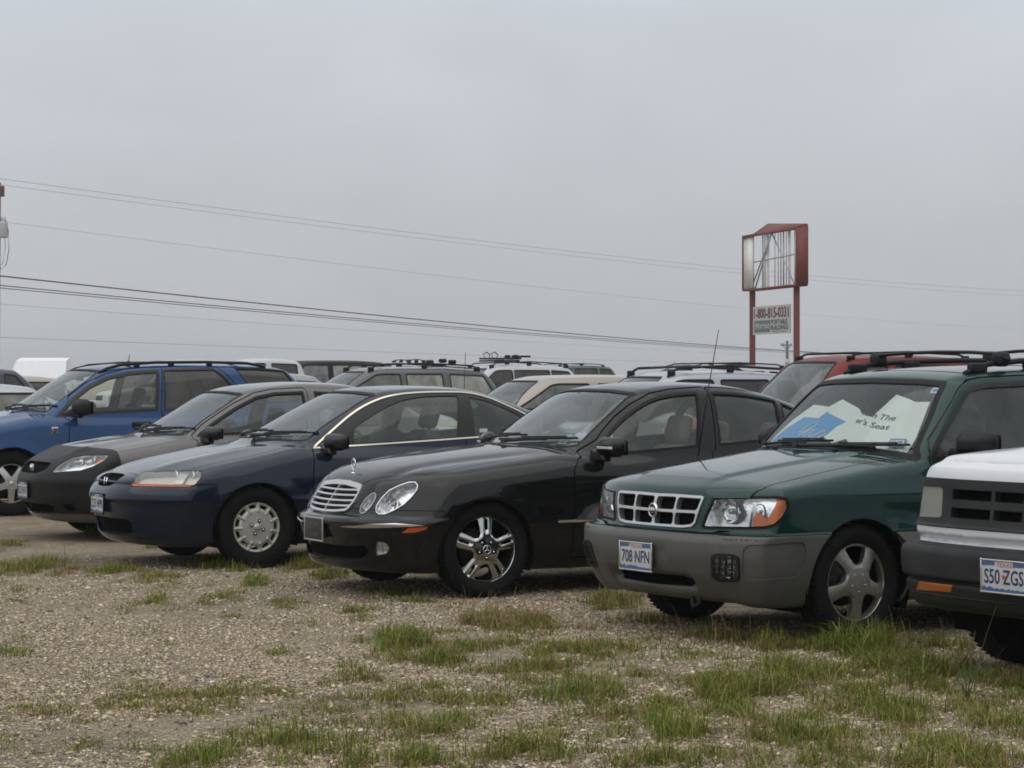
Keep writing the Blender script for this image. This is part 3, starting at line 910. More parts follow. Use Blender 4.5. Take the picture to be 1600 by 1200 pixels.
# ------------------------------------------------------------------ wheels
def polar(R, r0=.004, nr=34, nt=200):
    r = np.linspace(r0, R, nr); t = np.linspace(0, 2 * math.pi, nt, endpoint=False)
    rr, tt = np.meshgrid(r, t, indexing='ij')
    V = np.stack([rr.ravel(), tt.ravel(), np.zeros(rr.size)], 1)
    i = np.arange(nr - 1)[:, None] * nt; j = np.arange(nt)[None, :]; k = (j + 1) % nt
    a, b, c, d = (i + j).ravel(), (i + k).ravel(), (i + nt + k).ravel(), (i + nt + j).ravel()
    V2 = np.stack([rr.ravel() * np.cos(tt.ravel()), np.zeros(rr.size), rr.ravel() * np.sin(tt.ravel())], 1)
    return V2, np.concatenate([np.stack([a, b, c], 1), np.stack([a, c, d], 1)])

def nearest_spoke(th, n, th0):
    s = 2 * math.pi / n
    return (th - math.radians(th0) + s / 2) % s - s / 2

def rim_mesh(style, R):
    V, T = polar(R)
    def RT(V):
        return np.hypot(V[:, 0], V[:, 2]), np.arctan2(V[:, 2], V[:, 0])
    if style == 'five':
        def hole(V):
            r, t = RT(V); d = nearest_spoke(t, 5, 270)
            w = .036 + .16 * np.maximum(r - .15, 0) + .5 * np.maximum(.115 - r, 0)
            return smax(smax(w - np.abs(r * np.sin(d)), .092 - r, .02), r - (R - .020), .015)
        def hgt(r, t):
            d = nearest_spoke(t, 5, 270)
            return .062 - .030 * (r / R) ** 2.2 - .004 * np.minimum((np.abs(r * np.sin(d)) / .03) ** 2, 2) * (r > .09) + .004 * bump(r, R - .006, .006)
    elif style == 'blade':
        def hole(V):
            r, t = RT(V); d = nearest_spoke(t, 5, 54)
            w = .034 - .05 * (r - .1)
            return smax(smax(w - np.abs(r * np.sin(d)), .066 - r, .025), r - (R - .016), .02)
        def hgt(r, t):
            return .060 - .035 * (r / R) ** 2 + .004 * bump(r, R - .005, .006)
    elif style == 'twin':
        def hole(V):
            r, t = RT(V); d = nearest_spoke(t, 5, 92)
            p = np.abs(r * np.sin(d)); q = r * np.cos(d)
            w = .040 + .16 * np.maximum(r - .11, 0) + .5 * np.maximum(.11 - r, 0)
            w = np.minimum(w, .060)
            big = smax(smax(w - p, .088 - r, .03), r - (R - .018), .015)
            slot = smax(smax(p - .012 - .03 * (q - .15), .128 - q, .015), r - (R - .022), .01)
            return np.minimum(big, np.where(np.cos(d) > 0, slot, 1))
        def hgt(r, t):
            d = nearest_spoke(t, 5, 92); p = np.abs(r * np.sin(d))
            return .058 - .030 * (r / R) ** 1.6 - .010 * sstep(p, .02, .045) * sstep(r, .08, .12) + .006 * bump(r, R - .005, .006) - .012 * bump(p, 0, .012) * sstep(r, .10, .13)
    else:
        def hole(V):
            r, t = RT(V); d = nearest_spoke(t, 11, 95)
            return smax(smax(.017 - np.abs(r * np.sin(d)), .146 - r, .008), r - .174, .008)
        def hgt(r, t):
            d = nearest_spoke(t, 11, 95); p = np.abs(r * np.sin(d))
            fin = np.exp(-(p / (.004 + .10 * np.maximum(.165 - r, 0))) ** 2) * sstep(r, .11, .135) * (1 - sstep(r, .175, .19))
            return .050 - .010 * (r / R) ** 2 - .012 * sstep(r, .125, .15) + .014 * fin + .008 * sstep(r, .175, .19)
    for k in range(2):
        g = hole(V); V, T = refine(V, T, np.abs(g) < (.006 if k == 0 else .003))
    _, (V, T) = split(V, T, hole(V))
    r, t = RT(V)
    P = V.copy(); P[:, 1] = hgt(r, t)
    n = np.zeros_like(P)
    fn = np.cross(P[T[:, 1]] - P[T[:, 0]], P[T[:, 2]] - P[T[:, 0]])
    if fn[:, 1].sum() < 0:
        T = T[:, ::-1]; fn = -fn
    for i in range(3):
        np.add.at(n, T[:, i], fn)
    n /= np.maximum(np.linalg.norm(n, axis=1), 1e-12)[:, None]
    E = boundary(P, T); a, b = E.T
    e = P[b] - P[a]; on = np.cross(e, n[a]); on /= np.maximum(np.linalg.norm(on, axis=1), 1e-9)[:, None]
    m, k = len(P), len(E); dn = np.array((0, -.032, 0))
    RV = np.concatenate([P[a], P[b], P[b] + dn, P[a] + dn]); i = np.arange(k) + m
    RTri = np.concatenate([np.stack([i + k, i, i + 3 * k], 1), np.stack([i + k, i + 3 * k, i + 2 * k], 1)])
    return np.concatenate([P, RV]), np.concatenate([T, RTri]), np.concatenate([n, np.tile(on, (4, 1))])

WHEELS = {}
def wheel_parts(style, R, rr, wid):
    """meshes of one wheel, hub at the origin, outer face towards +y"""
    w = wid / 2
    MBt = MB()
    pr = [(rr - .012, w - .028), (rr + .004, w - .014), (rr + .012, w - .012), (rr + .03, w - .001), (rr + .05, w), (R - .04, w - .002), (R - .022, w - .012), (R - .012, w - .02), (R - .006, w - .03)]
    tr = []
    for c in (.052, .018, -.018, -.052):
        tr += [(R, c + .013), (R - .001, c + .006), (R - .008, c + .005), (R - .008, c - .005), (R - .001, c - .006)]
    MBt.lathe(pr + tr + [(r, -y) for r, y in reversed(pr)], 72)
    # tread shoulder blocks
    for j in range(60):
        a = 2 * math.pi * j / 60
        V, F = rbox((.016, .034, .007), .002, 1)
        V = V + np.array((0, w - .032, R - .0045))
        c, s_ = math.cos(a), math.sin(a)
        V = np.stack([V[:, 0] * c + V[:, 2] * s_, V[:, 1], -V[:, 0] * s_ + V[:, 2] * c], 1)
        MBt.add(V, F)
    tyre = mesh_data('tyre', np.concatenate(MBt.V), MBt.F, M('tyre'))
    V, T, n = rim_mesh(style, rr - .004)
    off = w - .066
    V[:, 1] += off
    out = {'tyre': tyre, 'rim': mesh_data('rim', V, T, M({'five': 'alloy', 'blade': 'alloy_light', 'twin': 'chrome_dark', 'cover': 'hubcap'}[style]), normals=n)}
    b = MB()
    b.lathe([(rr - .016, off + .03), (rr - .022, off), (rr - .035, -w + .03), (rr - .01, -w + .02)], 60, 0)
    b.lathe([(rr + .004, off + .036), (rr - .001, off + .042), (rr - .010, off + .038), (rr - .016, off + .02)], 72, 1)
    out['barrel'] = mesh_data('barrel', np.concatenate(b.V), b.F, [M('dark_metal'), M({'five': 'alloy', 'blade': 'alloy_light', 'twin': 'chrome', 'cover': 'hubcap'}[style])], b.I)
    b = MB(); b.lathe([(.0, -.015), (.075, -.015), (.08, -.03), (.14, -.03), (.142, -.036), (.142, -.05), (.0, -.05)], 48)
    out['brake_disc'] = mesh_data('brake_disc', np.concatenate(b.V), b.F, M('brake'))
    b = MB()
    face = off + .058
    if style == 'twin':
        b.lathe([(.0, face + .004), (.030, face + .003), (.034, face - .003), (.036, face - .01)], 40, 0)
        b.lathe([(.026, face + .004), (.0285, face + .008), (.031, face + .004)], 40, 1)
        for an in (90, 210, 330):
            a = math.radians(an)
            b.tube([(0, face + .006, 0), (.027 * math.cos(a), face + .006, .027 * math.sin(a))], [.004, .0015], 6, 1)
        nl, lr, l0 = 5, .056, 126
    elif style == 'cover':
        b.lathe([(.0, face - .002), (.028, face - .003), (.030, face - .012)], 30, 2)
        nl, lr, l0 = 4, .052, 110
    else:
        b.lathe([(.0, face + .004), (.024, face + .003), (.028, face - .004), (.03, face - .012)], 30, 2)
        nl, lr, l0 = 5, .052 if style == 'five' else .056, 270 if style == 'five' else 54
    for i in range(nl):
        a = math.radians(l0 + 360 * i / nl)
        c = (lr * math.cos(a), 0, lr * math.sin(a))
        b.lathe([(.0, face - .001), (.0115, face - .001), (.0135, face - .0015), (.0135, face - .012)], 14, 0, c)
        b.lathe([(.0, face + .004), (.005, face + .003), (.0075, face - .003)], 10, 1, c)
    out['hub_cap'] = mesh_data('hub_cap', np.concatenate(b.V), b.F, [M('black_gloss'), M('chrome'), M({'five': 'alloy', 'blade': 'alloy_light', 'twin': 'chrome_dark', 'cover': 'hubcap'}[style])], b.I)
    return out

def add_wheels(root, style, R, rr, track, wb, wid=.21, steer=0.0, z=None, detail=True):
    key = (style, R, rr, wid)
    if key not in WHEELS:
        WHEELS[key] = wheel_parts(style, R, rr, wid)
    for x in (0, -wb):
        for sg in (1, -1):
            w = empty('wheel', (x, sg * (track - wid / 2), z or R), (0 if sg > 0 else math.pi) + (steer if x == 0 else 0), root)
            for k, me in WHEELS[key].items():
                if k in ('barrel', 'brake_disc') and not detail:
                    continue
                link(k, me, w)

def wells(root, B, wb, depth=.42):
    for x, (ax, az, R) in zip((0, -wb), B.arches):
        for sg in (1, -1):
            b = MB(); n = 24
            y1 = float(ev(B.W, ax)) + .004; y0 = y1 - depth
            V, F = [], []
            for i in range(n + 1):
                a = math.radians(-25 + 230 * i / n)
                for y in (y1 - .02, y0):
                    V.append((ax + (R + .012) * math.cos(a), sg * y, az + (R + .012) * math.sin(a)))
            for i in range(n):
                F.append((2 * i, 2 * i + 1, 2 * i + 3, 2 * i + 2))
            c = len(V); V.append((ax, sg * y0, az))
            for i in range(n):
                F.append((2 * i + 1, 2 * i + 3, c))
            b.add(V, F); b.build('wheel_well', M('underbody'), root)

# ------------------------------------------------------------------ shared fittings
def seat(root, x, y, z=.34, w=.50, h=.62, mat='seat_grey', head=True, hw=.25, lean=.28):
    b = MB()
    b.box((x + .10, y, z), (.52, w, .16), .06)
    c, s_ = math.cos(lean), math.sin(lean)
    R = ((c, 0, -s_), (0, 1, 0), (s_, 0, c))
    def shoulders(V):
        V = V.copy(); t = np.clip((V[:, 2] - h * .1) / (h * .4), 0, 1); V[:, 1] *= 1 - .22 * t * t
        return V
    b.box((x - .20 - .5 * h * s_, y, z + .05 + .5 * h * c), (.16, w, h), .07, rot=R, taper=shoulders, n=3)
    if head:
        hx, hz = x - .19 - (h + .12) * s_, z + .05 + (h + .12) * c
        b.box((hx, y, hz), (.10, hw, .20), .05, rot=R, n=3)
        for q in (-.06, .06):
            b.tube([(x - .19 - (h - .05) * s_, y + q, z + .05 + (h - .05) * c), (hx, y + q, hz)], .007, 6)
    return b.build('seat', M(mat), root)

def steering(root, x, y, z, r=.185):
    b = MB()
    P = []
    for i in range(28):
        a = 2 * math.pi * i / 28
        u, v = r * math.cos(a), r * math.sin(a)
        P.append((x - v * .42, y + u, z + v * .9))
    b.tube(P, .016, 8, close=True)
    b.box((x + .02, y, z), (.08, .16, .13), .03)
    b.tube([(x, y - r, z), (x + .01, y, z - .01), (x, y + r, z)], .014, 6)
    b.tube([(x + .02, y, z), (x + .35, y, z - .16)], .035, 8)
    return b.build('steering_wheel', M('black_plastic'), root)

def dashboard(root, x0, x1, z, w, mat='dash'):
    b = MB()
    b.box(((x0 + x1) / 2, 0, z - .16), (abs(x0 - x1), 2 * w, .32), .06, n=3)
    b.box((x1 + .04, .36, z - .02), (.26, .42, .12), .05, n=3)
    return b.build('dashboard', M(mat), root)

def door_mirror(root, x, y, z, mat, size=(.11, .23, .16), lens=False, arm=.10, far_arm=None):
    out = []
    for sg in (1, -1):
        b = MB()
        def shape(V):
            V = V.copy(); t = np.clip(V[:, 0] / size[0] + .5, 0, 1)
            k = 1 - .42 * t ** 2
            V[:, 1] = V[:, 1] * (1 - .30 * t ** 2); V[:, 2] = V[:, 2] * k
            u = V[:, 1] * sg / size[1]
            V[:, 2] *= 1 - .16 * np.clip(u + .1, 0, 1)
            V[:, 0] -= .06 * np.clip(u, -.5, 1)
            return V
        cy = sg * (y + (arm if sg > 0 or far_arm is None else far_arm) + size[1] / 2 - .05)
        b.box((x, cy, z), size, min(size) * .48, 0, taper=shape, n=4)
        def foot(V):
            V = V.copy(); V[:, 1] *= 1 + .5 * np.clip(-V[:, 2] / .09, 0, 1); return V
        b.box((x + .005, sg * (y + .04), z - size[2] * .36), (.085, .17, .09), .025, 0, taper=foot, n=3)
        V = [(x - size[0] * .5 - .002 - .03 * a * .9, cy + sg * a * size[1] * .41, z + c * size[2] * .38) for a, c in ((-1, -1), (1, -.9), (1, .8), (-1, 1))]
        b.quad([(p[0], p[1], p[2]) for p in (V if sg < 0 else V[::-1])], 1)
        o = b.build('side_mirror', [M(mat), M('mirror_glass')], root)
        if lens:
            l = MB()
            hx, hy, hz = (q / 2 for q in size); r_ = min(size) * .48; G = []
            us, vs = np.linspace(-.30, .43, 12), np.linspace(-.10, .07, 4)
            for u in us:
                for v in vs:
                    yb, zb = sg * u * size[1], (v - .02 * u) * size[2]
                    oy, oz = max(abs(yb) - (hy - r_), 0), max(abs(zb) - (hz - r_), 0)
                    G.append((hx - r_ + math.sqrt(max(r_ * r_ - oy * oy - oz * oz, 0)), yb, zb))
            G = shape(np.array(G)) + np.array((x + .0035, cy, z)); nv = len(vs)
            l.add(G, [(i * nv + j, (i + 1) * nv + j, (i + 1) * nv + j + 1, i * nv + j + 1)[::sg] for i in range(len(us) - 1) for j in range(nv - 1)], 0)
            for i in range(1, 11, 2):
                l.box(G[i * nv + 1] + np.array((.002, 0, .004)), (.006, .009, .012), .003, 1)
            l.build('turn_signal', [M('lens_bright'), M('chrome')], o)
        out.append(o)
    return out

def wiper(root, S, y0, y1, zb, rise=.035, blade=.52, back=0.0):
    b = MB()
    def pt(y, z, o):
        x = S.X(y, z)
        n = S.normals(np.array([[x, abs(y), z]]))[0]; n = n * (1, np.sign(y) if y else 1, 1)
        return np.array((x, y, z)) + n * o
    P = [pt(y0 + (y1 - y0) * t, zb + rise * math.sin(t * 1.5), .022) for t in np.linspace(0, 1, 7)]
    b.tube(P, [.011, .010, .009, .008, .008, .007, .007], 6)
    yc = y1; hl = blade / 2; sg = 1 if y1 > y0 else -1
    Q = [pt(yc + (t - .62) * blade * sg, zb + rise + .012 * t + .01, .012) for t in np.linspace(0, 1, 9)]
    b.tube(Q, .008, 6)
    Q2 = [q + np.array((.012, 0, .012)) for q in Q[1:-1]]
    b.tube(Q2, .005, 6)
    b.lathe([(.0, .03), (.018, .026), (.022, 0)], 14, 0, tuple(P[0] - np.array((0, 0, .01))), 'z')
    return b.build('wiper', M('black_plastic'), root)

def number_plate(root, S, z, txt, x=None, y=0.0, frame='chrome', dark=False, top='TEXAS', scale=1.0, tilt=0.0, mark=None):
    W, H = .305 * scale, .152 * scale
    x = (S.X(0.0, z) + .022) if x is None else x
    b = MB(); b.box((x, y, z), (.008, W, H), .003, 0)
    t = .009
    for c, d in (((0, H / 2), (W + .012, t)), ((0, -H / 2), (W + .012, t)), ((W / 2, 0), (t, H + .012)), ((-W / 2, 0), (t, H + .012))):
        b.box((x + .003, y + c[0], z + c[1]), (.012, d[0], d[1]), .003, 1)
    b.box((x - .018, y, z), (.03, W * .8, H * .8), .005, 2)
    o = b.build('license_plate', [M('plate_dark' if dark else 'plate_white'), M(frame), M('black_plastic')], root)
    org = np.array((x + .0045, y - W / 2, z - H / 2)); ex, ey = (0, 1, 0), (0, 0, 1)
    def put(name, s, bx, by, w, h, m, bold=0.0):
        V, F = text_mesh(s, h=h * H, w=w * W, bold=bold); V[:, 0] += bx * W; V[:, 1] += by * H
        g = MB(); g.add(on_plane(V, org, ex, ey, .0012), F); return g.build(name, M(m), o, smooth=False)
    if not dark:
        put('lettering', txt, .07, .27, .86, .46, 'plate_blue', .012)
        put('state_name', top, .34, .80, .34, .12, 'plate_red')
        g = MB(); rs = np.random.default_rng(len(txt) + int(z * 1000))
        pts = [(.02, .04)] + [(q, .10 + .11 * rs.random() * (1.2 - q)) for q in np.linspace(.02, .98, 22)] + [(.98, .04)]
        V = np.array([(p[0] * W, p[1] * H, 0) for p in pts])
        for i in range(1, len(V) - 2):
            q = on_plane(np.array([V[i] * (1, 0, 1) + (0, .04 * H, 0), V[i + 1] * (1, 0, 1) + (0, .04 * H, 0), V[i + 1], V[i]]), org, ex, ey, .0008)
            g.add(q, [(0, 1, 2, 3)])
        g.build('plate_picture', M('plate_sky'), o, smooth=False)
        for a0, a1 in ((.02, .30), (.70, .98)):
            g = MB(); q = np.array([(a0 * W, .82 * H, 0), (a1 * W, .84 * H, 0), (a1 * W, .96 * H, 0), (a0 * W, .96 * H, 0)])
            g.add(on_plane(q, org, ex, ey, .0008), [(0, 1, 2, 3)]); g.build('plate_band', M('plate_sky'), o, smooth=False)
        if mark:
            g = MB(); c = np.array((.5 * W, .5 * H)); V = []
            for i in range(10):
                a = math.pi / 2 + i * math.pi / 5; r_ = (.055 if i % 2 == 0 else .024) * H * 2
                V.append((c[0] + r_ * math.cos(a), c[1] + r_ * math.sin(a), 0))
            g.add(on_plane(np.array(V), org, ex, ey, .0016), [tuple(range(10))]); g.build('star', M(mark), o, smooth=False)
    else:
        put('lettering', txt, .22, .16, .5, .16, 'plate_dim')
        put('lettering', 'TEXAS', .2, .66, .6, .12, 'plate_dim')
    return o

def lamp(S, name, pc, root, depth=.05, bulbs=(), lens='lens', bowl='reflector', pair=True, extra=None, rimw=0.0):
    """a clear lens over a reflector housing with bowls inside"""
    full = pc; ring = None
    if rimw:
        pc, ring = S.cut_piece(pc, 'quarter', rimw[0], -rimw[1])
    a = S.emit(name, pc, M(lens), root, .002, .014, pair)
    if ring:
        S.emit('bezel', ring, M('satin_chrome'), a, .003, .02, True)
    V, T, n = S.finish(pc, -depth, 0)
    H = S.finish(pc, -.004, depth)
    for k, sg in enumerate((1, -1)):
        f = np.array((1, sg, 1))
        b = MB()
        hv, ht = H[0][len(pc[0]):] * f, H[1][len(pc[1]):] - len(pc[0])
        b.add(hv, ht if sg > 0 else ht[:, ::-1], 0)
        b.add(V * f, T if sg > 0 else T[:, ::-1], 0)
        for (x, y, z, r, m) in bulbs:
            VV, F = lathe([(.0, -.03), (r * .35, -.028), (r * .7, -.018), (r * .95, .002), (r, .012), (r * .97, .016)], 24, 'x')
            x = min(S.X(y + dy * r, z + dz * r) for dy in (-.7, 0, .8) for dz in (-.6, 0, .8)) - .018
            b.add(VV * f + np.array((x, sg * y, z)), F, 1)
            VV, F = lathe([(.0, .016), (r * .22, .012), (r * .26, -.02)], 14, 'x')
            b.add(VV * f + np.array((x, sg * y, z)), F, m)
        b.build('reflector', [M(bowl), M('chrome'), M('bulb'), M('black_gloss')], a[k])
    return a

def windows(S, root, doors, spec):
    """glass panes with their rubber or chrome surround; panes in a door belong to it"""
    for q in spec:
        pc = S.take(q['kind'], q['poly'], q.get('r', 0), 0, True)
        w = q.get('trim', .018)
        gl, tr = S.cut_piece(pc, q['kind'], q['poly'], q.get('r', 0) - w)
        q['glass_pc'] = gl; q['trim_pc'] = tr

def windows_emit(S, root, doors, spec):
    for q in spec:
        pa = doors[q['door']] if q.get('door') in doors else root
        pair = q.get('pair', True)
        nm = q['name']
        g = S.emit(nm, q['glass_pc'], M(q.get('mat', 'glass')), pa, -.012 if pair else -.006, .0, pair)
        S.emit(nm + '_trim', q['trim_pc'], M(q.get('tmat', 'rubber')), pa, q.get('toff', .001), .022, pair)

def lining(S, root, off=-.035):
    zc = float(ev(S.B.zbelt, -1.5)) - .02
    up, low = S.cut_piece([S.LV, S.LT], 'fn', lambda x, y, z, n: zc - z, 0, False)
    S.emit('interior_trim', low, M('lining'), root, off, 0); S.emit('headliner', up, M('headliner'), root, off, 0)

def blank(S, wheels):
    for (ax, az, R) in wheels:
        S.take('fn', lambda x, y, z, n, ax=ax, az=az, R=R: np.maximum(np.hypot(x - ax, z - az) - R, (.46 - y)), through=True)

def rack(root, rails, bars=(), r=.016, mat='black_plastic', feet=()):
    b = MB()
    for P in rails:
        b.tube(P, r, 8)
    for P in bars:
        b.tube(P, r * 1.2, 8, flat=.55)
    for c, d in feet:
        b.box(c, d, min(d) * .4, n=3)
    return b.build('roof_rack', M(mat), root)
# ------------------------------------------------------------------ materials
def fluted(name, col, rough, metal):
    m = pbr(name, col, rough, metal, spec=.4); nt = m.node_tree
    b = [n for n in nt.nodes if n.type == 'BSDF_PRINCIPLED'][0]; tc = [n for n in nt.nodes if n.type == 'TEX_COORD'][0]
    wv = N(nt, 'ShaderNodeTexWave', Scale=26.0, Distortion=.6); wv.bands_direction = 'Y'; nt.links.new(tc.outputs['Object'], wv.inputs['Vector'])
    bp = N(nt, 'ShaderNodeBump', Strength=.5, Distance=.006); nt.links.new(wv.outputs[0], bp.inputs['Height']); nt.links.new(bp.outputs[0], b.inputs['Normal'])
    return m

def materials():
    A = MAT
    A['paint_black'] = paint('black_paint', (.003, .003, .0032), .006, 0)
    A['paint_navy'] = paint('navy_paint', (.0045, .009, .025), .010, .2)
    A['paint_blue'] = paint('blue_paint', (.006, .048, .145), .014, .2)
    A['paint_grey'] = paint('warm_grey_paint', (.105, .098, .094), .04, .5)
    A['paint_green'] = paint('green_paint', (.003, .031, .026), .012, .3)
    A['paint_white'] = paint('white_paint', (.72, .73, .75), .10, 0)
    A['cladding'] = pbr('grey_cladding', (.092, .089, .083), .5, .2, spec=.35, coat=.12, croug=.35, noise=.12, nscale=3, bump=.03, bscale=200)
    A['black_plastic'] = pbr('black_plastic', (.006, .006, .0065), .5, spec=.3, noise=.3, bump=.05, bscale=250)
    A['grey_plastic'] = pbr('grey_plastic', (.016, .017, .018), .55, spec=.3, noise=.25, nscale=4, bump=.08, bscale=300)
    A['bra'] = pbr('black_vinyl', (.006, .006, .0065), .5, spec=.3, noise=.3, nscale=4, bump=.12, bscale=420)
    A['rubber'] = pbr('black_rubber', (.005, .005, .005), .55, spec=.25)
    A['black_gloss'] = pbr('black_gloss', (.006, .006, .007), .2)
    A['pillar'] = pbr('matt_pillar', (.012, .011, .010), .35, spec=.35, noise=.2)
    A['tyre'] = pbr('tyre_rubber', (.006, .006, .006), .85, spec=.15, noise=.5, nscale=6, bump=.2, bscale=120, col2=(.013, .0125, .0115))
    A['alloy'] = pbr('worn_alloy', (.36, .345, .31), .42, .85, noise=.2, nscale=14)
    A['alloy_light'] = pbr('bright_alloy', (.55, .54, .51), .38, .75, noise=.12, nscale=14)
    A['hubcap'] = pbr('silver_plastic', (.46, .445, .41), .42, .35, noise=.12, nscale=10)
    A['chrome'] = pbr('chrome', (.78, .79, .80), .08, 1.0)
    A['chrome_dark'] = pbr('dark_chrome', (.50, .50, .50), .10, 1.0)
    A['satin_chrome'] = pbr('satin_chrome', (.62, .62, .62), .28, .85)
    A['gold_trim'] = pbr('pale_brass_trim', (.80, .74, .60), .25, .8)
    A['dark_metal'] = pbr('dark_metal', (.015, .015, .015), .6, .5)
    A['brake'] = pbr('brake_disc', (.05, .045, .04), .5, .8)
    A['underbody'] = pbr('underbody', (.003, .003, .003), .95, spec=.05)
    A['lining'] = pbr('cabin_lining', (.045, .043, .040), .9, noise=.15)
    A['headliner'] = pbr('headliner_cloth', (.24, .235, .215), .9, noise=.1)
    A['dash'] = pbr('dash_vinyl', (.022, .022, .023), .7, noise=.2)
    A['seat_grey'] = pbr('grey_seat_cloth', (.17, .165, .15), .9, noise=.2, nscale=20)
    A['seat_dark'] = pbr('dark_seat', (.055, .053, .052), .8, noise=.2, nscale=20)
    A['seat_tan'] = pbr('tan_seat', (.30, .28, .23), .85, noise=.15, nscale=20)
    A['glass'] = glass_mat('window_glass', (.84, .89, .86), .075, (.40, .45, .39), 1.55)
    A['windshield'] = glass_mat('windshield_glass', (.74, .83, .82), .10, (.42, .48, .48), 1.7)
    A['clear_ws'] = glass_mat('clear_windshield_glass', (.93, .97, .96), .06, (.45, .52, .52), 1.45)
    A['tinted'] = glass_mat('tinted_glass', (.20, .19, .175), .16, (.24, .215, .18))
    A['far_glass'] = glass_mat('far_glass', (.34, .34, .33), .32, (.42, .42, .39))
    A['pale_glass'] = glass_mat('pale_glass', (.5, .5, .47), .6, (.42, .42, .37))  # heavy pale film: fog and sky reflections put into the colour
    A['lens'] = glass_mat('lamp_lens', (.97, .98, .98), .035, (.8, .82, .84), 1.4)
    A['lens_old'] = glass_mat('hazed_lens', (.95, .945, .92), .10, (.80, .79, .75), 1.4)
    A['lens_bright'] = pbr('bright_lens', (.75, .76, .74), .15, .3)
    A['reflector'] = pbr('lamp_reflector', (.82, .83, .85), .17, .95, bump=.25, bscale=30)
    A['reflector_dull'] = fluted('dull_lamp_reflector', (.74, .73, .69), .3, .75)
    A['sealed'] = fluted('sealed_beam_glass', (.30, .295, .255), .3, .3)
    A['bulb'] = pbr('bulb_glass', (.35, .36, .38), .12, .6)
    A['amber'] = pbr('amber_lens', (.95, .19, .0), .25, coat=.4, bump=.2, bscale=160)
    A['amber_dull'] = pbr('faded_amber_lens', (.42, .105, .008), .35, coat=.3, bump=.2, bscale=160)
    A['amber_red'] = pbr('amber_red_lens', (.55, .085, .012), .25, coat=.6)
    A['mirror_glass'] = pbr('mirror_glass', (.7, .7, .7), .03, 1.0)
    A['plate_white'] = pbr('plate_white', (.50, .51, .52), .4, noise=.05, nscale=30)
    A['plate_dark'] = pbr('dark_plate_insert', (.018, .017, .017), .35)
    A['plate_blue'] = pbr('plate_ink', (.012, .018, .07), .5)
    A['plate_red'] = pbr('plate_red_ink', (.45, .04, .05), .5)
    A['plate_sky'] = pbr('plate_picture_ink', (.06, .11, .26), .5)
    A['plate_dim'] = pbr('plate_dim_ink', (.14, .135, .125), .5)
    A['sticker_white'] = pbr('sticker_white', (.62, .68, .68), .5)
    A['sticker_blue'] = pbr('sticker_blue', (.03, .10, .34), .5)
    A['sticker_green'] = pbr('sticker_green', (.25, .42, .25), .5)
    A['shade_white'] = pbr('sunshade_card', (.84, .88, .82), .7, noise=.03)
    A['shade_blue'] = pbr('sunshade_blue_print', (.05, .32, .66), .65)
    A['ink'] = pbr('printed_ink', (.03, .03, .06), .6)
    A['card'] = pbr('card_edge', (.30, .30, .27), .8)
    A['black_mesh'] = pbr('grille_black', (.002, .002, .002), .8, spec=.05)
    A['rust_steel'] = pbr('rust_red_steel', (.20, .052, .034), .7, noise=.3, nscale=2.5, col2=(.13, .04, .028))
    A['sign_white'] = pbr('weathered_white_panel', (.82, .82, .80), .6, noise=.18, nscale=1.4, col2=(.68, .67, .64))
    A['sign_face'] = pbr('white_sign_face', (.46, .47, .47), .5, noise=.06)
    A['sign_red'] = pbr('dark_red_lettering', (.13, .022, .025), .6)
    A['sign_dark'] = pbr('slate_lettering', (.05, .065, .068), .6)
    A['sign_slate'] = pbr('slate_panel', (.13, .16, .165), .6)
    A['weathered_wood'] = pbr('weathered_wood', (.11, .075, .06), .9, noise=.3, nscale=3)
    A['galv'] = pbr('galvanised', (.42, .43, .44), .5, .3, noise=.1)
    A['cable'] = pbr('cable', (.075, .075, .08), .7)
    A['cable_grey'] = pbr('aluminium_cable', (.30, .30, .31), .6)
    A['tarp'] = pbr('white_tarpaulin', (.80, .81, .83), .6, noise=.04, bump=.1, bscale=4)

# ------------------------------------------------------------------ the six cars of the front row
def car_root(name, key, label, cat, group='cars parked side by side in the front row'):
    x, y, a = POSE[key]
    return tag(empty(name, (x, y, 0), a + math.pi), label, cat, group)

def rect(x0, x1, z0, z1):
    return [(x0, z0), (x1, z0), (x1, z1), (x0, z1)]

def mesh_half(P):
    """close a traced near-half outline on the far side of the centre line"""
    return [(-.1, P[0][1])] + list(P) + [(-.1, P[-1][1])]

def bars_field(S, pc, fn):
    V, T = pc
    for k in range(3):
        g = fn(V); V, T = refine(V, T, np.abs(g) < (.012, .008, .005)[k])
    V = project(S.B.F, V, 1, .01)
    a, b = split(V, T, fn(V))
    return list(a), list(b)

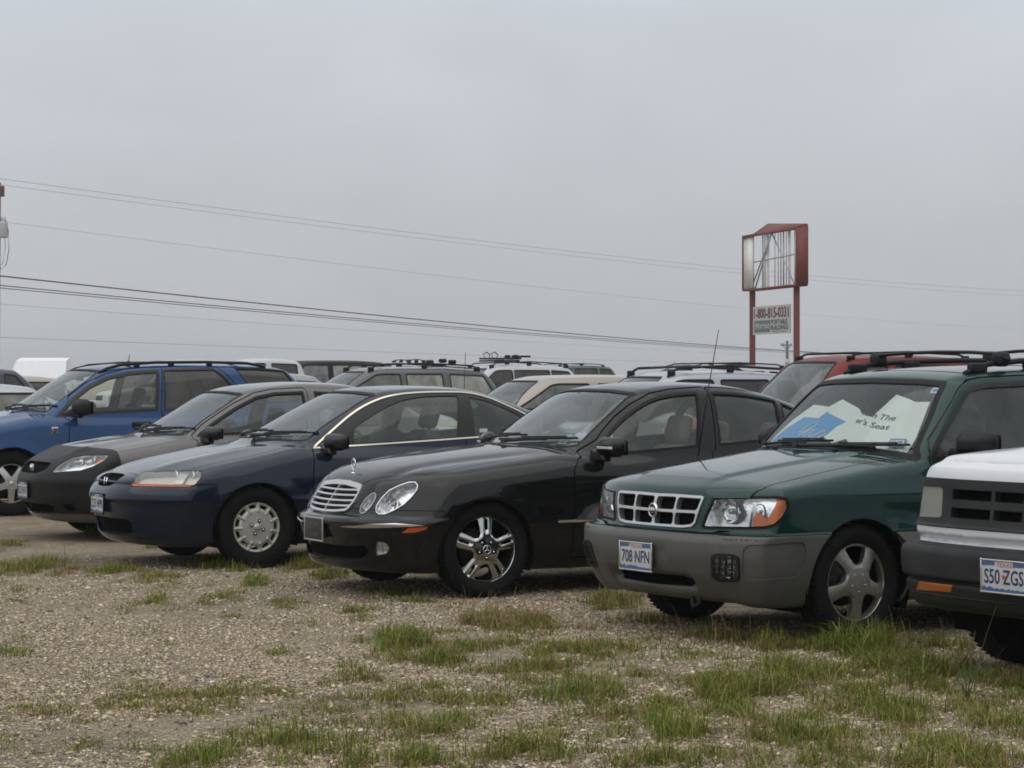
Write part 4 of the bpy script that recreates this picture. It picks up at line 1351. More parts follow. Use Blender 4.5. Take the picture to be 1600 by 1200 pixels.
def merc():
    B = CARS['merc']; t = TR['merc']; S = Shell(B, .015)
    R = car_root('sedan', 'merc', 'glossy black sedan with chrome grille, oval headlights and chrome wheels', 'car')
    fw, rw = t['front_window'], t['rear_window']
    fws = chaikin(fw, 2, (0, 7, 8)); rws = corner(chaikin(rw, 1, (0, 4, 5, 6, 8)), .015)
    W = [dict(name='windshield', kind='front', poly=[(-.1, .995), (.4, .99), (.6, .985), (.668, .995), (.662, 1.035), (.612, 1.18), (.575, 1.28), (.542, 1.35), (.50, 1.367), (.3, 1.384), (-.1, 1.392)], pair=False, mat='windshield', trim=.014),
         dict(name='rear_window', kind='back', poly=[(-.1, 1.06), (.52, 1.04), (.60, 1.07), (.50, 1.32), (.3, 1.36), (-.1, 1.37)], pair=False, trim=.02),
         dict(name='front_window', kind='side', poly=fws, door='front'), dict(name='back_window', kind='side', poly=rws, door='back'),
         dict(name='quarter_window', kind='side', poly=[(-2.535, 1.295), (-2.70, 1.225), (-2.80, 1.15), (-2.74, 1.05), (-2.48, 1.03), (-2.50, 1.21)], mat='glass', trim=.012)]
    windows(S, R, {}, W)
    blank(S, B.arches)
    hl = S.take('quarter', t['headlight'], 0, .006, True); sl = S.take('quarter', t['side_lamp'], 0, .006, True)
    gr = S.take('front', mesh_half(t['grille']), 0, 0)
    cs = S.take('quarter', t['chrome_strip'], .001); am = S.take('quarter', t['amber'], 0)
    fog = S.take('quarter', t['fog'], 0, 0, True)
    intake = S.take('front', [(-.1, .345), (.34, .34), (.50, .35), (.53, .31), (.46, .265), (.3, .25), (-.1, .245)], 0)
    strip = S.take('side', rect(-2.4, -.523, .493, .507), 0)
    xm = lambda z: -1.808 - .096 * (z - .926) / .46
    fd = S.take('sides', [([(-.655, .25), (-.653, .6), (-.655, .79), (-.671, .85), (-.728, .911), (-.83, .958), (-1.0, .97), (xm(1), 1.0), (xm(.8), .8), (-1.80, .25)], 0), ([(-.80, .94)] + [p for p in fw[1:7]] + [(xm(1.36), 1.375), (xm(.98), .975)], .028)], 0, .008)
    bd = S.take('sides', [([(-1.81, .25), (xm(.8), .8), (xm(1), 1.0), (-2.52, 1.03), (-2.56, .9), (-2.50, .75), (-2.42, .5), (-2.40, .25)], 0), ([(xm(1.0) - .05, .98), (xm(1.37) - .05, 1.372)] + rw[1:5] + [(-2.50, 1.2), (-2.46, 1.0)], .028)], 0, .008)
    bump_ = S.take('fn', lambda x, y, z, n: np.maximum(z - .592, .33 - x), 0, .004)
    hood = S.take('top', [(.80, -.1), (.70, .2), (.62, .33), (.54, .45), (.42, .60), (.36, .70), (.22, .748), (-.093, .72), (-.482, .66), (-.70, .63), (-.66, .45), (-.64, -.1)], 0, .006)
    lining(S, R)
    S.emit('body', [S.V, S.T], M('paint_black'), R)
    S.emit('hood', hood, M('paint_black'), R)
    bp = S.emit('front_bumper', bump_, M('paint_black'), R)
    fdo = S.emit('door', fd, M('paint_black'), R, pair=True); bdo = S.emit('door', bd, M('paint_black'), R, pair=True)
    windows_emit(S, R, {'front': fdo, 'back': bdo}, W)
    lamp(S, 'headlight', hl, R, .07, [(.47, .70, .645, .082, 2), (.42, .74, .728, .045, 2)], rimw=(t['headlight'], .009))
    lamp(S, 'headlight', sl, R, .06, [(.57, .595, .625, .05, 2)], rimw=(t['side_lamp'], .006))
    S.emit('chrome_strip', cs, M('chrome'), R, .004, .01, True); S.emit('turn_signal', am, M('amber_red'), R, .002, .01, True)
    lamp(S, 'fog_lamp', fog, R, .04, [(.60, .645, .335, .035, 2)], lens='lens')
    S.emit('air_intake', intake, M('black_mesh'), R, -.03, 0)
    S.emit('moulding', strip, M('gold_trim'), R, .004, .006, True)
    # grille: frame, centre bar and four curved slats in front of a dark mesh
    P = mesh_half(t['grille'])
    def fr(V):
        g = poly(P, V[:, 1], V[:, 2]); z = V[:, 2]; y = np.abs(V[:, 1])
        d = -g - .017
        d = np.minimum(d, np.where(z > .70, -g - .030 - .0 * y, 1))
        d = np.minimum(d, y - .0055)
        for zk in (.598, .632, .667, .702):
            d = np.minimum(d, np.abs(z - zk - .006 * (y / .3) ** 2) - .0055)
        return d
    a, b = bars_field(S, gr, fr)
    g = S.emit('grille', a, M('satin_chrome'), R, .012, .03); S.emit('grille_mesh', b, M('black_mesh'), g, -.03, 0)
    # hood star: an upright ring with three spokes
    hx, hz = .575, S.Z(.575, 0); b = MB()
    c = np.array((hx, 0, hz + .062)); b.tube([c + np.array((0, .034 * math.cos(q), .034 * math.sin(q))) for q in np.linspace(0, 2 * math.pi, 24, endpoint=False)], .0035, 6, close=True)
    for q in (90, 210, 330):
        q = math.radians(q); b.tube([c, c + np.array((0, .034 * math.cos(q), .034 * math.sin(q)))], [.004, .002], 6)
    b.tube([(hx, 0, hz), (hx, 0, hz + .03)], [.007, .004], 8); b.lathe([(0, .004), (.016, .003), (.018, -.004)], 16, 0, (hx, 0, hz), 'z')
    b.build('hood_ornament', M('chrome'), R)
    number_plate(R, S, .44, 'MOTORS', dark=True, frame='satin_chrome', y=-.03)
    door_mirror(R, -.90, .80, .995, 'paint_black', (.12, .23, .155), True, .09, 0)
    add_wheels(R, 'twin', .325, .232, .885, 2.854, .225, 0)
    wells(R, B, 2.854)
    for s_ in (-.37, .37):
        seat(R, -1.42, s_, .34, .5, .62, 'seat_tan', hw=.26)
    b = MB(); b.box((-2.25, 0, .42), (.5, 1.25, .2), .07); b.box((-2.55, 0, .72), (.16, 1.25, .56), .07, rot=((.94, 0, -.34), (0, 1, 0), (.34, 0, .94)))
    for y in (-.38, .38):
        b.box((-2.62, y, 1.06), (.10, .26, .16), .05)
    b.build('back_seat', M('seat_tan'), R)
    dashboard(R, -.66, -1.0, .97, .68); steering(R, -1.10, .37, .90)
    b = MB(); b.box((-1.24, 0, 1.30), (.03, .22, .065), .02); b.tube([(-1.2, 0, 1.36), (-1.24, 0, 1.31)], .01, 6); b.build('rear_view_mirror', M('black_plastic'), R)
    b = MB(); b.box((-1.9, .62, 1.02), (.05, .03, .6), .01, rot=((.98, 0, .17), (0, 1, 0), (-.17, 0, .98))); b.box((-1.9, -.62, 1.02), (.05, .03, .6), .01); b.build('seat_belt', M('dash'), R)
    wiper(R, S, -.50, -.05, 1.005, .03); wiper(R, S, .08, .42, 1.0, .02)
    stickers(R, S, [(.50, 1.075, .085, .06, 'sticker_white'), (.52, 1.03, .07, .045, 'sticker_green')])
    b = MB(); b.lathe([(.0, .0), (.045, 0), (.045, .003)], 20, 0, (S.X(.4, .25), .4, .25), 'x')
    return R

def stickers(root, S, items):
    for y, z, w, h, m in items:
        x = S.X(y, z); n = S.normals(np.array([[x, y, z]]))[0]
        up = np.array((0, 0, 1.0)) - n * n[2]; up /= np.linalg.norm(up); ex = np.cross(up, n)
        V = np.array([(-w / 2, -h / 2, 0), (w / 2, -h / 2, 0), (w / 2, h / 2, 0), (-w / 2, h / 2, 0)])
        b = MB(); b.add(on_plane(V, np.array((x, y, z)) - n * .0095, ex, up, 0), [(0, 1, 2, 3)])
        k = .86 if m == 'sticker_white2' else .62
        b.add(on_plane(V * (k, k * .8, 1), np.array((x, y, z)) - n * .0085, ex, up, 0), [(0, 1, 2, 3)], 1)
        b.build('sticker', [M('sticker_blue' if m.startswith('sticker_white') else 'sticker_white'), M(m)], root, smooth=False)

def accord():
    B = CARS['accord']; t = TR['accord']; S = Shell(B, .016)
    R = car_root('coupe', 'accord', 'dark navy coupe with silver hubcap and pale brass line round its side windows', 'car')
    dlo = t['dlo'] + [(-2.53, 1.135), (-2.63, 1.055), (-2.655, 1.03), (-2.62, 1.015), (-2.45, 1.005), (-2.2, .997)] + t['dlo_bot'][:3] + [(-.9, .932)]
    dlo = chaikin(dlo, 2, (0, 16, 17, 18))
    W = [dict(name='windshield', kind='front', poly=[(-.1, .985), (.37, .972), (.55, .965), (.645, .972), (.645, 1.0), (.608, 1.06), (.56, 1.205), (.515, 1.325), (.46, 1.345), (.25, 1.36), (-.1, 1.366)], pair=False, mat='windshield', trim=.014),
         dict(name='rear_window', kind='back', poly=[(-.1, 1.03), (.5, 1.01), (.58, 1.04), (.48, 1.28), (.3, 1.33), (-.1, 1.34)], pair=False, trim=.02)]
    windows(S, R, {}, W)
    dl = S.take('side', dlo, .003, 0, True)
    ring, inn = None, None
    inn, ring = S.cut_piece(dl, 'side', dlo, -.008)
    fg, rest = S.cut_piece(inn, 'side', chaikin(t['front_glass'], 2, (0, 6, 7)), -.002)
    qg, rest = S.cut_piece(rest, 'side', [(-1.935, .995), (-1.97, 1.315), (-2.10, 1.29), (-2.25, 1.235), (-2.42, 1.15), (-2.54, 1.07), (-2.58, 1.035), (-2.4, 1.02)], 0)
    blank(S, B.arches)
    hl = S.take('quarter', t['headlight'], 0, .005, True)
    gr = S.take('front', corner([(-.1, .722), (.12, .721), (.240, .712), (.215, .662), (.15, .628), (-.1, .617)], .03), 0, 0)
    intake = S.take('front', [(-.1, .385), (.36, .38), (.44, .36), (.42, .28), (.3, .255), (-.1, .25)], 0)
    fd = S.take('sides', [([(-.456, .25), (-.456, .68), (-.49, .90), (-.52, .918), (-1.838, .985), (-1.845, .6), (-1.80, .25)], 0)], 0, .008)
    bump_ = S.take('fn', lambda x, y, z, n: np.maximum(z - .655, .335 - x), 0, .006)
    hood = S.take('top', [(1.0, -.1), (.80, .2), (.80, .40), (.74, .50), (.62, .62), (.45, .69), (0, .70), (-.314, .66), (-.47, .62), (-.36, .4), (-.30, -.1)], 0, .006)
    lining(S, R)
    S.emit('body', [S.V, S.T], M('paint_navy'), R); S.emit('hood', hood, M('paint_navy'), R); S.emit('front_bumper', bump_, M('paint_navy'), R)
    do = S.emit('door', fd, M('paint_navy'), R, pair=True)
    windows_emit(S, R, {}, W)
    S.emit('front_window', fg, M('glass'), do, -.012, 0, True); S.emit('quarter_window', qg, M('glass'), R, -.010, 0, True)
    S.emit('window_surround', ring, M('gold_trim'), R, .004, .02, True)
    S.emit('pillar_trim', rest, M('pillar'), R, -.004, .02, True)
    b = S.V
    lamp(S, 'headlight', hl, R, .05, [(.68, .60, .70, .058, 2), (.55, .72, .705, .05, 2)], lens='lens_old', bowl='reflector_dull')
    dv, _ = S.cut_piece(hl, 'quarter', [(-.20, .66), (-.165, .76), (-.095, .76), (-.13, .66)], 0)
    S.emit('lamp_divider', dv, M('lens_bright'), R, -.018, .01, True)
    amb = hl; a, _ = S.cut_piece(hl, 'fn', lambda x, y, z, n: z - .656 - 0 * x, 0)
    S.emit('turn_signal', a, M('amber_red'), R, .004, .004, True)
    def fr(V):
        z, y = V[:, 2], np.abs(V[:, 1]); return np.minimum(np.abs(z - .664) - .006, 1 - 0 * y)
    x, y = bars_field(S, gr, fr)
    g = S.emit('grille', x, M('black_gloss'), R, .0, .02); S.emit('grille_mesh', y, M('black_mesh'), g, -.03, 0)
    ex = S.X(0, .664) + .006; b = MB()
    for q in (-.030, .030):
        b.tube([(ex - .004, q * .85, .690), (ex, q, .66), (ex + .004, q * .75, .632)], .0055, 6)
    b.tube([(ex, -.03, .662), (ex, .03, .662)], .0055, 6); b.build('badge', M('chrome'), R)
    S.emit('air_intake', intake, M('black_mesh'), R, -.03, 0)
    number_plate(R, S, .488, 'C35 WPR', frame='black_plastic', y=-.02)
    door_mirror(R, -.62, .775, .965, 'black_gloss', (.11, .23, .15), False, .08)
    add_wheels(R, 'cover', .318, .203, .875, 2.67, .20, 0)
    wells(R, B, 2.67)
    for s_ in (-.36, .36):
        seat(R, -1.28, s_, .30, .5, .72, 'seat_dark', head=True, hw=.24, lean=.30)
    b = MB(); b.box((-2.1, 0, .40), (.5, 1.15, .18), .07); b.box((-2.42, 0, .68), (.15, 1.15, .52), .07, rot=((.93, 0, -.36), (0, 1, 0), (.36, 0, .93))); b.build('back_seat', M('seat_dark'), R)
    dashboard(R, -.36, -.80, .945, .68); steering(R, -.98, .36, .87)
    b = MB(); b.box((-1.10, 0, 1.27), (.03, .22, .065), .02); b.tube([(-1.03, 0, 1.335), (-1.10, 0, 1.28)], .01, 6); b.build('rear_view_mirror', M('black_plastic'), R)
    wiper(R, S, -.48, -.02, .985, .03); wiper(R, S, .05, .45, .98, .025)
    stickers(R, S, [(.49, 1.055, .085, .055, 'sticker_white'), (.50, 1.015, .07, .045, 'sticker_green')])
    p = (-2.02, S.Y(-2.02, 1.04) - .006, 1.04); b = MB(); b.box(p, (.07, .004, .03), .001); b.build('sticker', M('sticker_white'), R)
    return R

def civic():
    B = CARS['civic']; t = TR['civic']; S = Shell(B, .017)
    R = car_root('sedan', 'civic', 'warm grey sedan wearing a black vinyl bra over its nose', 'car')
    fw = [(-.50, .932)] + t['front_window'][1:] + [(-1.62, 1.346), (-1.60, .985), (-1.0, .955)]
    rw = [(-1.70, .99), (-1.72, 1.345), (-2.0, 1.33), (-2.25, 1.27), (-2.50, 1.15), (-2.44, 1.02)]
    W = [dict(name='windshield', kind='front', poly=[(-.1, .962), (.44, .947), (.60, .94), (.64, .945), (.63, .985), (.585, 1.085), (.55, 1.225), (.515, 1.315), (.47, 1.33), (.25, 1.345), (-.1, 1.35)], pair=False, mat='windshield', trim=.014),
         dict(name='rear_window', kind='back', poly=[(-.1, 1.04), (.5, 1.02), (.58, 1.05), (.48, 1.30), (.3, 1.34), (-.1, 1.35)], pair=False, trim=.02),
         dict(name='front_window', kind='side', poly=fw, door='front', trim=.022), dict(name='back_window', kind='side', poly=rw, door='back', trim=.022)]
    windows(S, R, {}, W)
    blank(S, B.arches)
    hl = S.take('quarter', t['headlight'], 0, .005, True)
    gr = S.take('front', [(-.1, .706), (.20, .706), (.345, .703), (.37, .665), (.33, .635), (.25, .61), (-.1, .60)], 0)
    intake = S.take('front', [(-.1, .345), (.40, .34), (.46, .32), (.42, .245), (-.1, .235)], 0)
    fogp = S.take('front', [(.56, .345), (.66, .35), (.68, .29), (.58, .28)], 0)
    bra = S.take('fn', lambda x, y, z, n: np.maximum(ev(BRA, y) - .02 * np.clip(z - .75, -.3, .1) - x, .26 - z), 0, 0)
    fd = S.take('sides', [([(-.48, .25), (-.47, .6), (-.50, .93), (-.6, .95), (-1.66, 1.0), (-1.65, .5), (-1.62, .25)], 0), (fw, .03)], 0, .008)
    hood = S.take('top', [(.9, -.1), (.55, .55), (.30, .66), (-.3, .66), (-.42, .60), (-.32, .4), (-.28, -.1)], 0, .006)
    lining(S, R)
    S.emit('body', [S.V, S.T], M('paint_grey'), R); S.emit('hood', hood, M('paint_grey'), R)
    S.emit('nose_cover', bra, M('bra'), R, .006, .012)
    do = S.emit('door', fd, M('paint_grey'), R, pair=True)
    windows_emit(S, R, {'front': do}, W)
    lamp(S, 'headlight', hl, R, .045, [(.60, .60, .695, .052, 2), (.50, .67, .72, .045, 2)], rimw=(t['headlight'], .005))
    am = S.cut_piece(hl, 'quarter', [(-.045, .69), (-.03, .735), (.02, .76), (.04, .735), (-.0, .70)], 0)[0]
    S.emit('turn_signal', am, M('amber'), R, -.015, .004, True)
    S.emit('grille', gr, M('black_mesh'), R, -.02, .03); S.emit('air_intake', intake, M('black_mesh'), R, -.03, .03); S.emit('fog_lamp_cover', fogp, M('black_mesh'), R, -.02, .02, True)
    ex = S.X(0, .655) + .0; b = MB()
    b.box((ex, 0, .655), (.012, .085, .065), .02, 0)
    for q in (-.022, .022):
        b.tube([(ex + .008, q * 1.1, .676), (ex + .009, q, .655), (ex + .008, q * .8, .634)], .005, 6, 1)
    b.tube([(ex + .009, -.022, .656), (ex + .009, .022, .656)], .005, 6, 1); b.build('badge', [M('satin_chrome'), M('chrome')], R)
    number_plate(R, S, .452, 'B52 RHT', frame='black_plastic', y=-.02)
    door_mirror(R, -.58, .755, .965, 'black_gloss', (.11, .22, .14), False, .07)
    add_wheels(R, 'cover', .308, .20, .83, 2.62, .19, 0); wells(R, B, 2.62)
    for s_ in (-.35, .35):
        seat(R, -1.32, s_, .32, .48, .62, 'seat_grey')
    dashboard(R, -.34, -.75, .94, .66); steering(R, -.92, .36, .88)
    b = MB(); b.box((-1.0, 0, 1.27), (.03, .2, .06), .02); b.build('rear_view_mirror', M('black_plastic'), R)
    wiper(R, S, -.46, -.02, .965, .03); wiper(R, S, .05, .44, .955, .025)
    stickers(R, S, [(.48, 1.03, .085, .055, 'sticker_white'), (.50, .99, .07, .045, 'sticker_green')])
    return R

def vue():
    B = CARS['vue']; t = TR['vue']; S = Shell(B, .018)
    R = car_root('sport_utility_vehicle', 'vue', 'bright blue SUV with low black roof rails, nose cut off by the photo edge', 'car')
    fw = [(-.50, 1.04), (-.716, 1.254), (-.914, 1.392), (-1.139, 1.489), (-1.365, 1.539), (-1.735, 1.57), (-1.66, 1.105), (-.982, 1.074), (-.64, 1.05)]
    rw = [(-1.775, 1.572), (-2.38, 1.585), (-2.48, 1.50), (-2.60, 1.36), (-2.70, 1.17), (-2.68, 1.12), (-1.72, 1.105)]
    W = [dict(name='windshield', kind='front', poly=[(-.1, 1.117), (.46, 1.108), (.66, 1.10), (.68, 1.11), (.655, 1.176), (.622, 1.321), (.582, 1.467), (.545, 1.54), (.50, 1.556), (.3, 1.568), (-.1, 1.573)], pair=False, mat='windshield', trim=.015),
         dict(name='rear_window', kind='back', poly=[(-.1, 1.16), (.6, 1.15), (.62, 1.2), (.56, 1.5), (-.1, 1.53)], pair=False, mat='tinted', trim=.02),
         dict(name='front_window', kind='side', poly=fw, door='front', trim=.035, tmat='pillar'), dict(name='back_window', kind='side', poly=rw, door='back', mat='tinted', trim=.022, tmat='pillar'),
         dict(name='quarter_window', kind='side', poly=[(-2.62, 1.585), (-2.96, 1.578), (-3.25, 1.56), (-3.30, 1.45), (-3.36, 1.30), (-3.34, 1.20), (-2.86, 1.18), (-2.80, 1.31)], mat='tinted', trim=.012)]
    windows(S, R, {}, W)
    blank(S, B.arches)
    fd = S.take('sides', [([(-.614, .30), (-.60, .55), (-.614, .745), (-.646, 1.03), (-.8, 1.06), (-1.70, 1.1), (-1.685, .5), (-1.66, .30)], 0), (fw[1:], .03)], 0, .01)
    bd = S.take('sides', [([(-1.67, .30), (-1.70, .5), (-1.715, 1.1), (-2.68, 1.12), (-2.62, .9), (-2.42, .75), (-2.28, .5), (-2.24, .30)], 0), (rw, .03)], 0, .01)
    hood = S.take('top', [(.8, -.1), (.72, .62), (.5, .74), (.08, .75), (-.19, .765), (-.42, .72), (-.30, .5), (-.27, -.1)], 0, .008)
    lower = S.take('fn', lambda x, y, z, n: z - .40, 0, 0)
    lining(S, R)
    P = M('paint_blue')
    S.emit('body', [S.V, S.T], P, R); S.emit('hood', hood, P, R); S.emit('lower_cladding', lower, M('grey_plastic'), R, .004)
    do = S.emit('door', fd, P, R, pair=True); bo = S.emit('door', bd, P, R, pair=True)
    windows_emit(S, R, {'front': do, 'back': bo}, W)
    for a, b_, o in ((-1.36, .955, do), (-2.33, .975, bo)):
        for k, sg in enumerate((1, -1)):
            y = S.Y(a - .09, b_); b = MB(); b.box((a - .09, sg * (y + .004), b_), (.22, .028, .075), .022, n=3); b.box((a - .09, sg * (y + .02), b_ + .01), (.17, .022, .022), .01, n=3); b.build('door_handle', M('black_plastic'), o[k])
    y = S.Y(-.47, .90)
    for sg in (1, -1):
        b = MB(); b.box((-.47, sg * (y + .003), .90), (.07, .006, .085), .002, 0); b.tube([(-.485, sg * (y + .0075), .92), (-.462, sg * (y + .0075), .885)], .008, 6, 1)
        b.tube([(-.49, sg * (y + .0075), .915), (-.45, sg * (y + .0075), .925)], .006, 6, 1)
        b.build('badge', [M('chrome'), M('sign_red')], R)
    door_mirror(R, -.72, .86, 1.155, 'black_plastic', (.15, .25, .20), False, .07)
    add_wheels(R, 'blade', .348, .22, .885, 2.707, .22, 0); wells(R, B, 2.707)
    for s_ in (-.38, .38):
        seat(R, -1.45, s_, .48, .52, .64, 'seat_grey')
    b = MB(); b.box((-2.3, 0, .56), (.5, 1.25, .2), .07); b.box((-2.6, 0, .88), (.16, 1.25, .62), .07, rot=((.96, 0, -.26), (0, 1, 0), (.26, 0, .96))); b.build('back_seat', M('seat_grey'), R)
    dashboard(R, -.36, -.80, 1.08, .74); steering(R, -.98, .38, 1.02)
    b = MB(); b.box((-1.03, 0, 1.47), (.03, .22, .065), .02); b.build('rear_view_mirror', M('black_plastic'), R)
    wiper(R, S, -.50, 0, 1.115, .03); wiper(R, S, .02, .5, 1.11, .03)
    rails = []
    for sg in (1, -1):
        y = .56; p = [(x, sg * y, S.Z(x, y) + h) for x, h in ((-1.06, .0), (-1.16, .022), (-1.32, .036), (-1.7, .040), (-2.3, .040), (-2.8, .036), (-2.95, .02), (-3.02, .0))]
        rails.append(p)
    bars = [[(x, -.56, S.Z(x, .56) + .036), (x, .56, S.Z(x, .56) + .036)] for x in (-1.45, -2.7)]
    feet = [((x, sg * .56, S.Z(x, .56) + .018), (.07, .03, .04)) for x in (-1.5, -1.9, -2.35) for sg in (1, -1)]
    rack(R, rails, bars, .017, feet=feet)
    b = MB(); z = S.Z(-1.6, 0); b.tube([(-1.6, 0, z), (-1.61, 0, z + .10)], .004, 6); b.lathe([(0, .03), (.02, .025), (.03, 0)], 12, 0, (-1.6, 0, z), 'z'); b.build('roof_antenna', M('black_plastic'), R)
    stickers(R, S, [(.50, 1.19, .08, .05, 'sticker_white')])
    return R

def forester():
    B = CARS['forester']; t = TR['forester']; S = Shell(B, .014)
    R = car_root('sport_utility_vehicle', 'forester', 'dark green wagon with grey bumper, black roof rack and printed sunshade in its windshield', 'car')
    fw = t['side_window'] + [(-1.72, 1.452), (-1.70, 1.02), (-1.0, 1.0), (-.60, .985)]
    rw = [(-1.80, 1.452), (-2.55, 1.44), (-2.70, 1.30), (-2.74, 1.03), (-1.78, 1.02)]
    W = [dict(name='windshield', kind='front', poly=[(-.1, 1.045), (.25, 1.042), (.42, 1.032), (.60, 1.018), (.72, 1.0), (.768, .992), (.762, 1.015), (.722, 1.077), (.668, 1.248), (.592, 1.42), (.57, 1.446), (.4, 1.458), (-.1, 1.468)], pair=False, mat='clear_ws', trim=.028),
         dict(name='front_window', kind='side', poly=fw, door='front', trim=.03, tmat='pillar'), dict(name='back_window', kind='side', poly=rw, door='back', trim=.03, tmat='pillar'),
         dict(name='quarter_window', kind='side', poly=[(-2.70, 1.43), (-3.15, 1.40), (-3.25, 1.3), (-3.28, 1.06), (-2.84, 1.04)], mat='tinted', trim=.02),
         dict(name='rear_window', kind='back', poly=[(-.1, 1.08), (.58, 1.07), (.60, 1.12), (.54, 1.40), (-.1, 1.43)], pair=False, trim=.02)]
    windows(S, R, {}, W)
    blank(S, B.arches)
    hl = S.take('quarter', t['headlight'], 0, .006, True)
    gp = [(-.1, .806), (.178, .81), (.40, .808), (.415, .80), (.40, .74), (.375, .66), (.35, .638), (.28, .628), (-.1, .625)]
    gr = S.take('front', gp, 0, 0)
    fog = S.take('quarter', [(-.436, .478), (-.43, .50), (-.40, .51), (-.325, .508), (-.300, .492), (-.292, .39), (-.297, .362), (-.39, .352), (-.428, .378)], 0, 0, True)
    intake = S.take('front', [(-.1, .362), (.31, .365), (.37, .335), (.33, .305), (-.1, .295)], 0)
    clad = S.take('fn', lambda x, y, z, n: z - .606, 0, .004)
    bump_, clad = S.cut_piece(clad, 'fn', lambda x, y, z, n: .3 - x, 0)
    fd = S.take('sides', [([(-.56, .606), (-.57, .85), (-.60, .98), (-.8, 1.0), (-1.745, 1.04), (-1.74, .606)], 0), (fw[1:], .032)], 0, .008)
    he = t['hood_edge']
    hood = S.take('top', [(.85, -.1), (.79, .45), (.72, .62), (.66, .705), (.59, .735), (.47, .712), (.28, .695), (-.08, .665), (-.38, .665), (-.53, .70), (-.49, .5), (-.44, .25), (-.42, -.1)], 0, .008)
    panel, bump_ = S.cut_piece(bump_, 'quarter', corner([(.078, .575), (.072, .44), (.03, .378), (-.285, .372), (-.285, .56)], .05), 0)
    lining(S, R)
    P = M('paint_green')
    S.emit('body', [S.V, S.T], P, R); S.emit('hood', hood, P, R)
    fb = S.emit('front_bumper', bump_, M('cladding'), R); S.emit('bumper_panel', panel, M('cladding'), fb, -.008, 0, True); S.emit('side_cladding', clad, M('cladding'), R)
    do = S.emit('door', fd, P, R, pair=True)
    windows_emit(S, R, {'front': do}, W)
    # headlamp and turn signal share one lens; the signal is amber outboard
    d0, d1 = t['lamp_divide']
    fx = lambda z: d1[0] + (z - d1[1]) * (d0[0] - d1[0]) / (d0[1] - d1[1])
    sig, main_ = S.cut_piece(hl, 'fn', lambda x, y, z, n: fx(z) - (QX * x + QY * y), 0)
    lamp(S, 'headlight', main_, R, .07, [(.68, .57, .73, .07, 2)])
    a = lamp(S, 'turn_signal', sig, R, .035, [(.55, .75, .735, .045, 2)])
    am, _ = S.cut_piece(sig, 'quarter', [(-.145, .66), (-.155, .69), (-.10, .775), (-.095, .80), (-.03, .80), (-.02, .76), (-.05, .70), (-.10, .668)], 0)
    am2, _ = S.cut_piece(sig, 'quarter', [(-.225, .655), (-.205, .74), (-.15, .70), (-.145, .66)], 0)
    for q in (am, am2):
        V, T, n = S.finish(q, -.012, 0)
        for k, sg in enumerate((1, -1)):
            link('amber_filter', mesh_data('amber_filter', V * (1, sg, 1), T if sg > 0 else T[:, ::-1], M('amber')), a[k])
    bz, _ = S.cut_piece([S.V, S.T], 'quarter', t['headlight'], .012)
    S.emit('headlight_bezel', bz, M('rubber'), R, .004, .01, True)
    def fr(V):
        g = poly(gp, V[:, 1], V[:, 2]); z = V[:, 2]; y = np.abs(V[:, 1])
        d = smin(-g - .014, np.abs(z - .716 - .004 * (y / .3)) - .0075, .02)
        d = smin(d, np.abs(y - .0) - .012 - .008 * bump(z, .716, .03), .02)
        d = smin(d, np.abs(y - .195 + .06 * (.72 - z)) - .0075, .02)
        return d
    a, b = bars_field(S, gr, fr)
    g = S.emit('grille', a, M('satin_chrome'), R, .008, .035); S.emit('grille_mesh', b, M('black_mesh'), g, -.03, 0)
    bx = S.X(0, .716) + .012; b = MB()
    b.lathe([(.0, .008), (.03, .007), (.036, .004), (.038, -.01)], 32, 0, (bx, 0, .716), 'x'); b.lathe([(.034, .006), (.037, .010), (.041, .006), (.041, -.01)], 32, 1, (bx, 0, .716), 'x')
    for q in (-.014, .014):
        for q2 in (-.009, .009):
            b.tube([(bx + .009, q + q2 - .004, .732), (bx + .010, q + q2, .700)], .0028, 5, 1)
        b.tube([(bx + .009, q - .012, .716), (bx + .009, q + .012, .716)], .0028, 5, 1)
    b.build('badge', [M('black_gloss'), M('chrome')], R)
    # fog lamp with its wire guard
    lp = lamp(S, 'fog_lamp', fog, R, .06, [(.745, .66, .425, .06, 2)])
    def fg(V):
        q = QX * V[:, 0] + QY * V[:, 1]; z = V[:, 2]
        d = -poly([(-.436, .478), (-.43, .50), (-.40, .51), (-.325, .508), (-.300, .492), (-.292, .39), (-.297, .362), (-.39, .352), (-.428, .378)], q, z) - .014
        for zk in (.392, .422, .452, .482):
            d = np.minimum(d, np.abs(z - zk) - .0022)
        for qk in (-.395, -.365, -.335):
            d = np.minimum(d, np.abs(q - qk) - .0022)
        return d
    gd, _ = bars_field(S, fog, fg)
    V, T, n = S.finish(gd, .008, .012)
    for k, sg in enumerate((1, -1)):
        link('guard', mesh_data('guard', V * (1, sg, 1), T if sg > 0 else T[:, ::-1], M('black_plastic')), lp[k])
    S.emit('air_intake', intake, M('black_mesh'), R, -.02, .02)
    b = MB(); b.tube([(.74, .30, .27), (.74, .30, .21), (.76, .33, .19), (.74, .36, .21), (.74, .36, .27)], .012, 8); b.build('tow_hook', M('dark_metal'), R)
    number_plate(R, S, .455, '708 NFN', mark='plate_sky', y=-.03, scale=1.03)
    door_mirror(R, -.75, .83, 1.085, 'black_plastic', (.14, .25, .185), False, .07, 0)
    add_wheels(R, 'five', .328, .228, .845, 2.525, .215, math.radians(4)); wells(R, B, 2.525)
    for s_ in (-.36, .36):
        seat(R, -1.40, s_, .45, .54, .80, 'seat_grey', head=False)
    b = MB(); b.box((-2.2, 0, .5), (.5, 1.2, .2), .07); b.box((-2.5, 0, .80), (.16, 1.2, .6), .07, rot=((.96, 0, -.26), (0, 1, 0), (.26, 0, .96))); b.build('back_seat', M('seat_grey'), R)
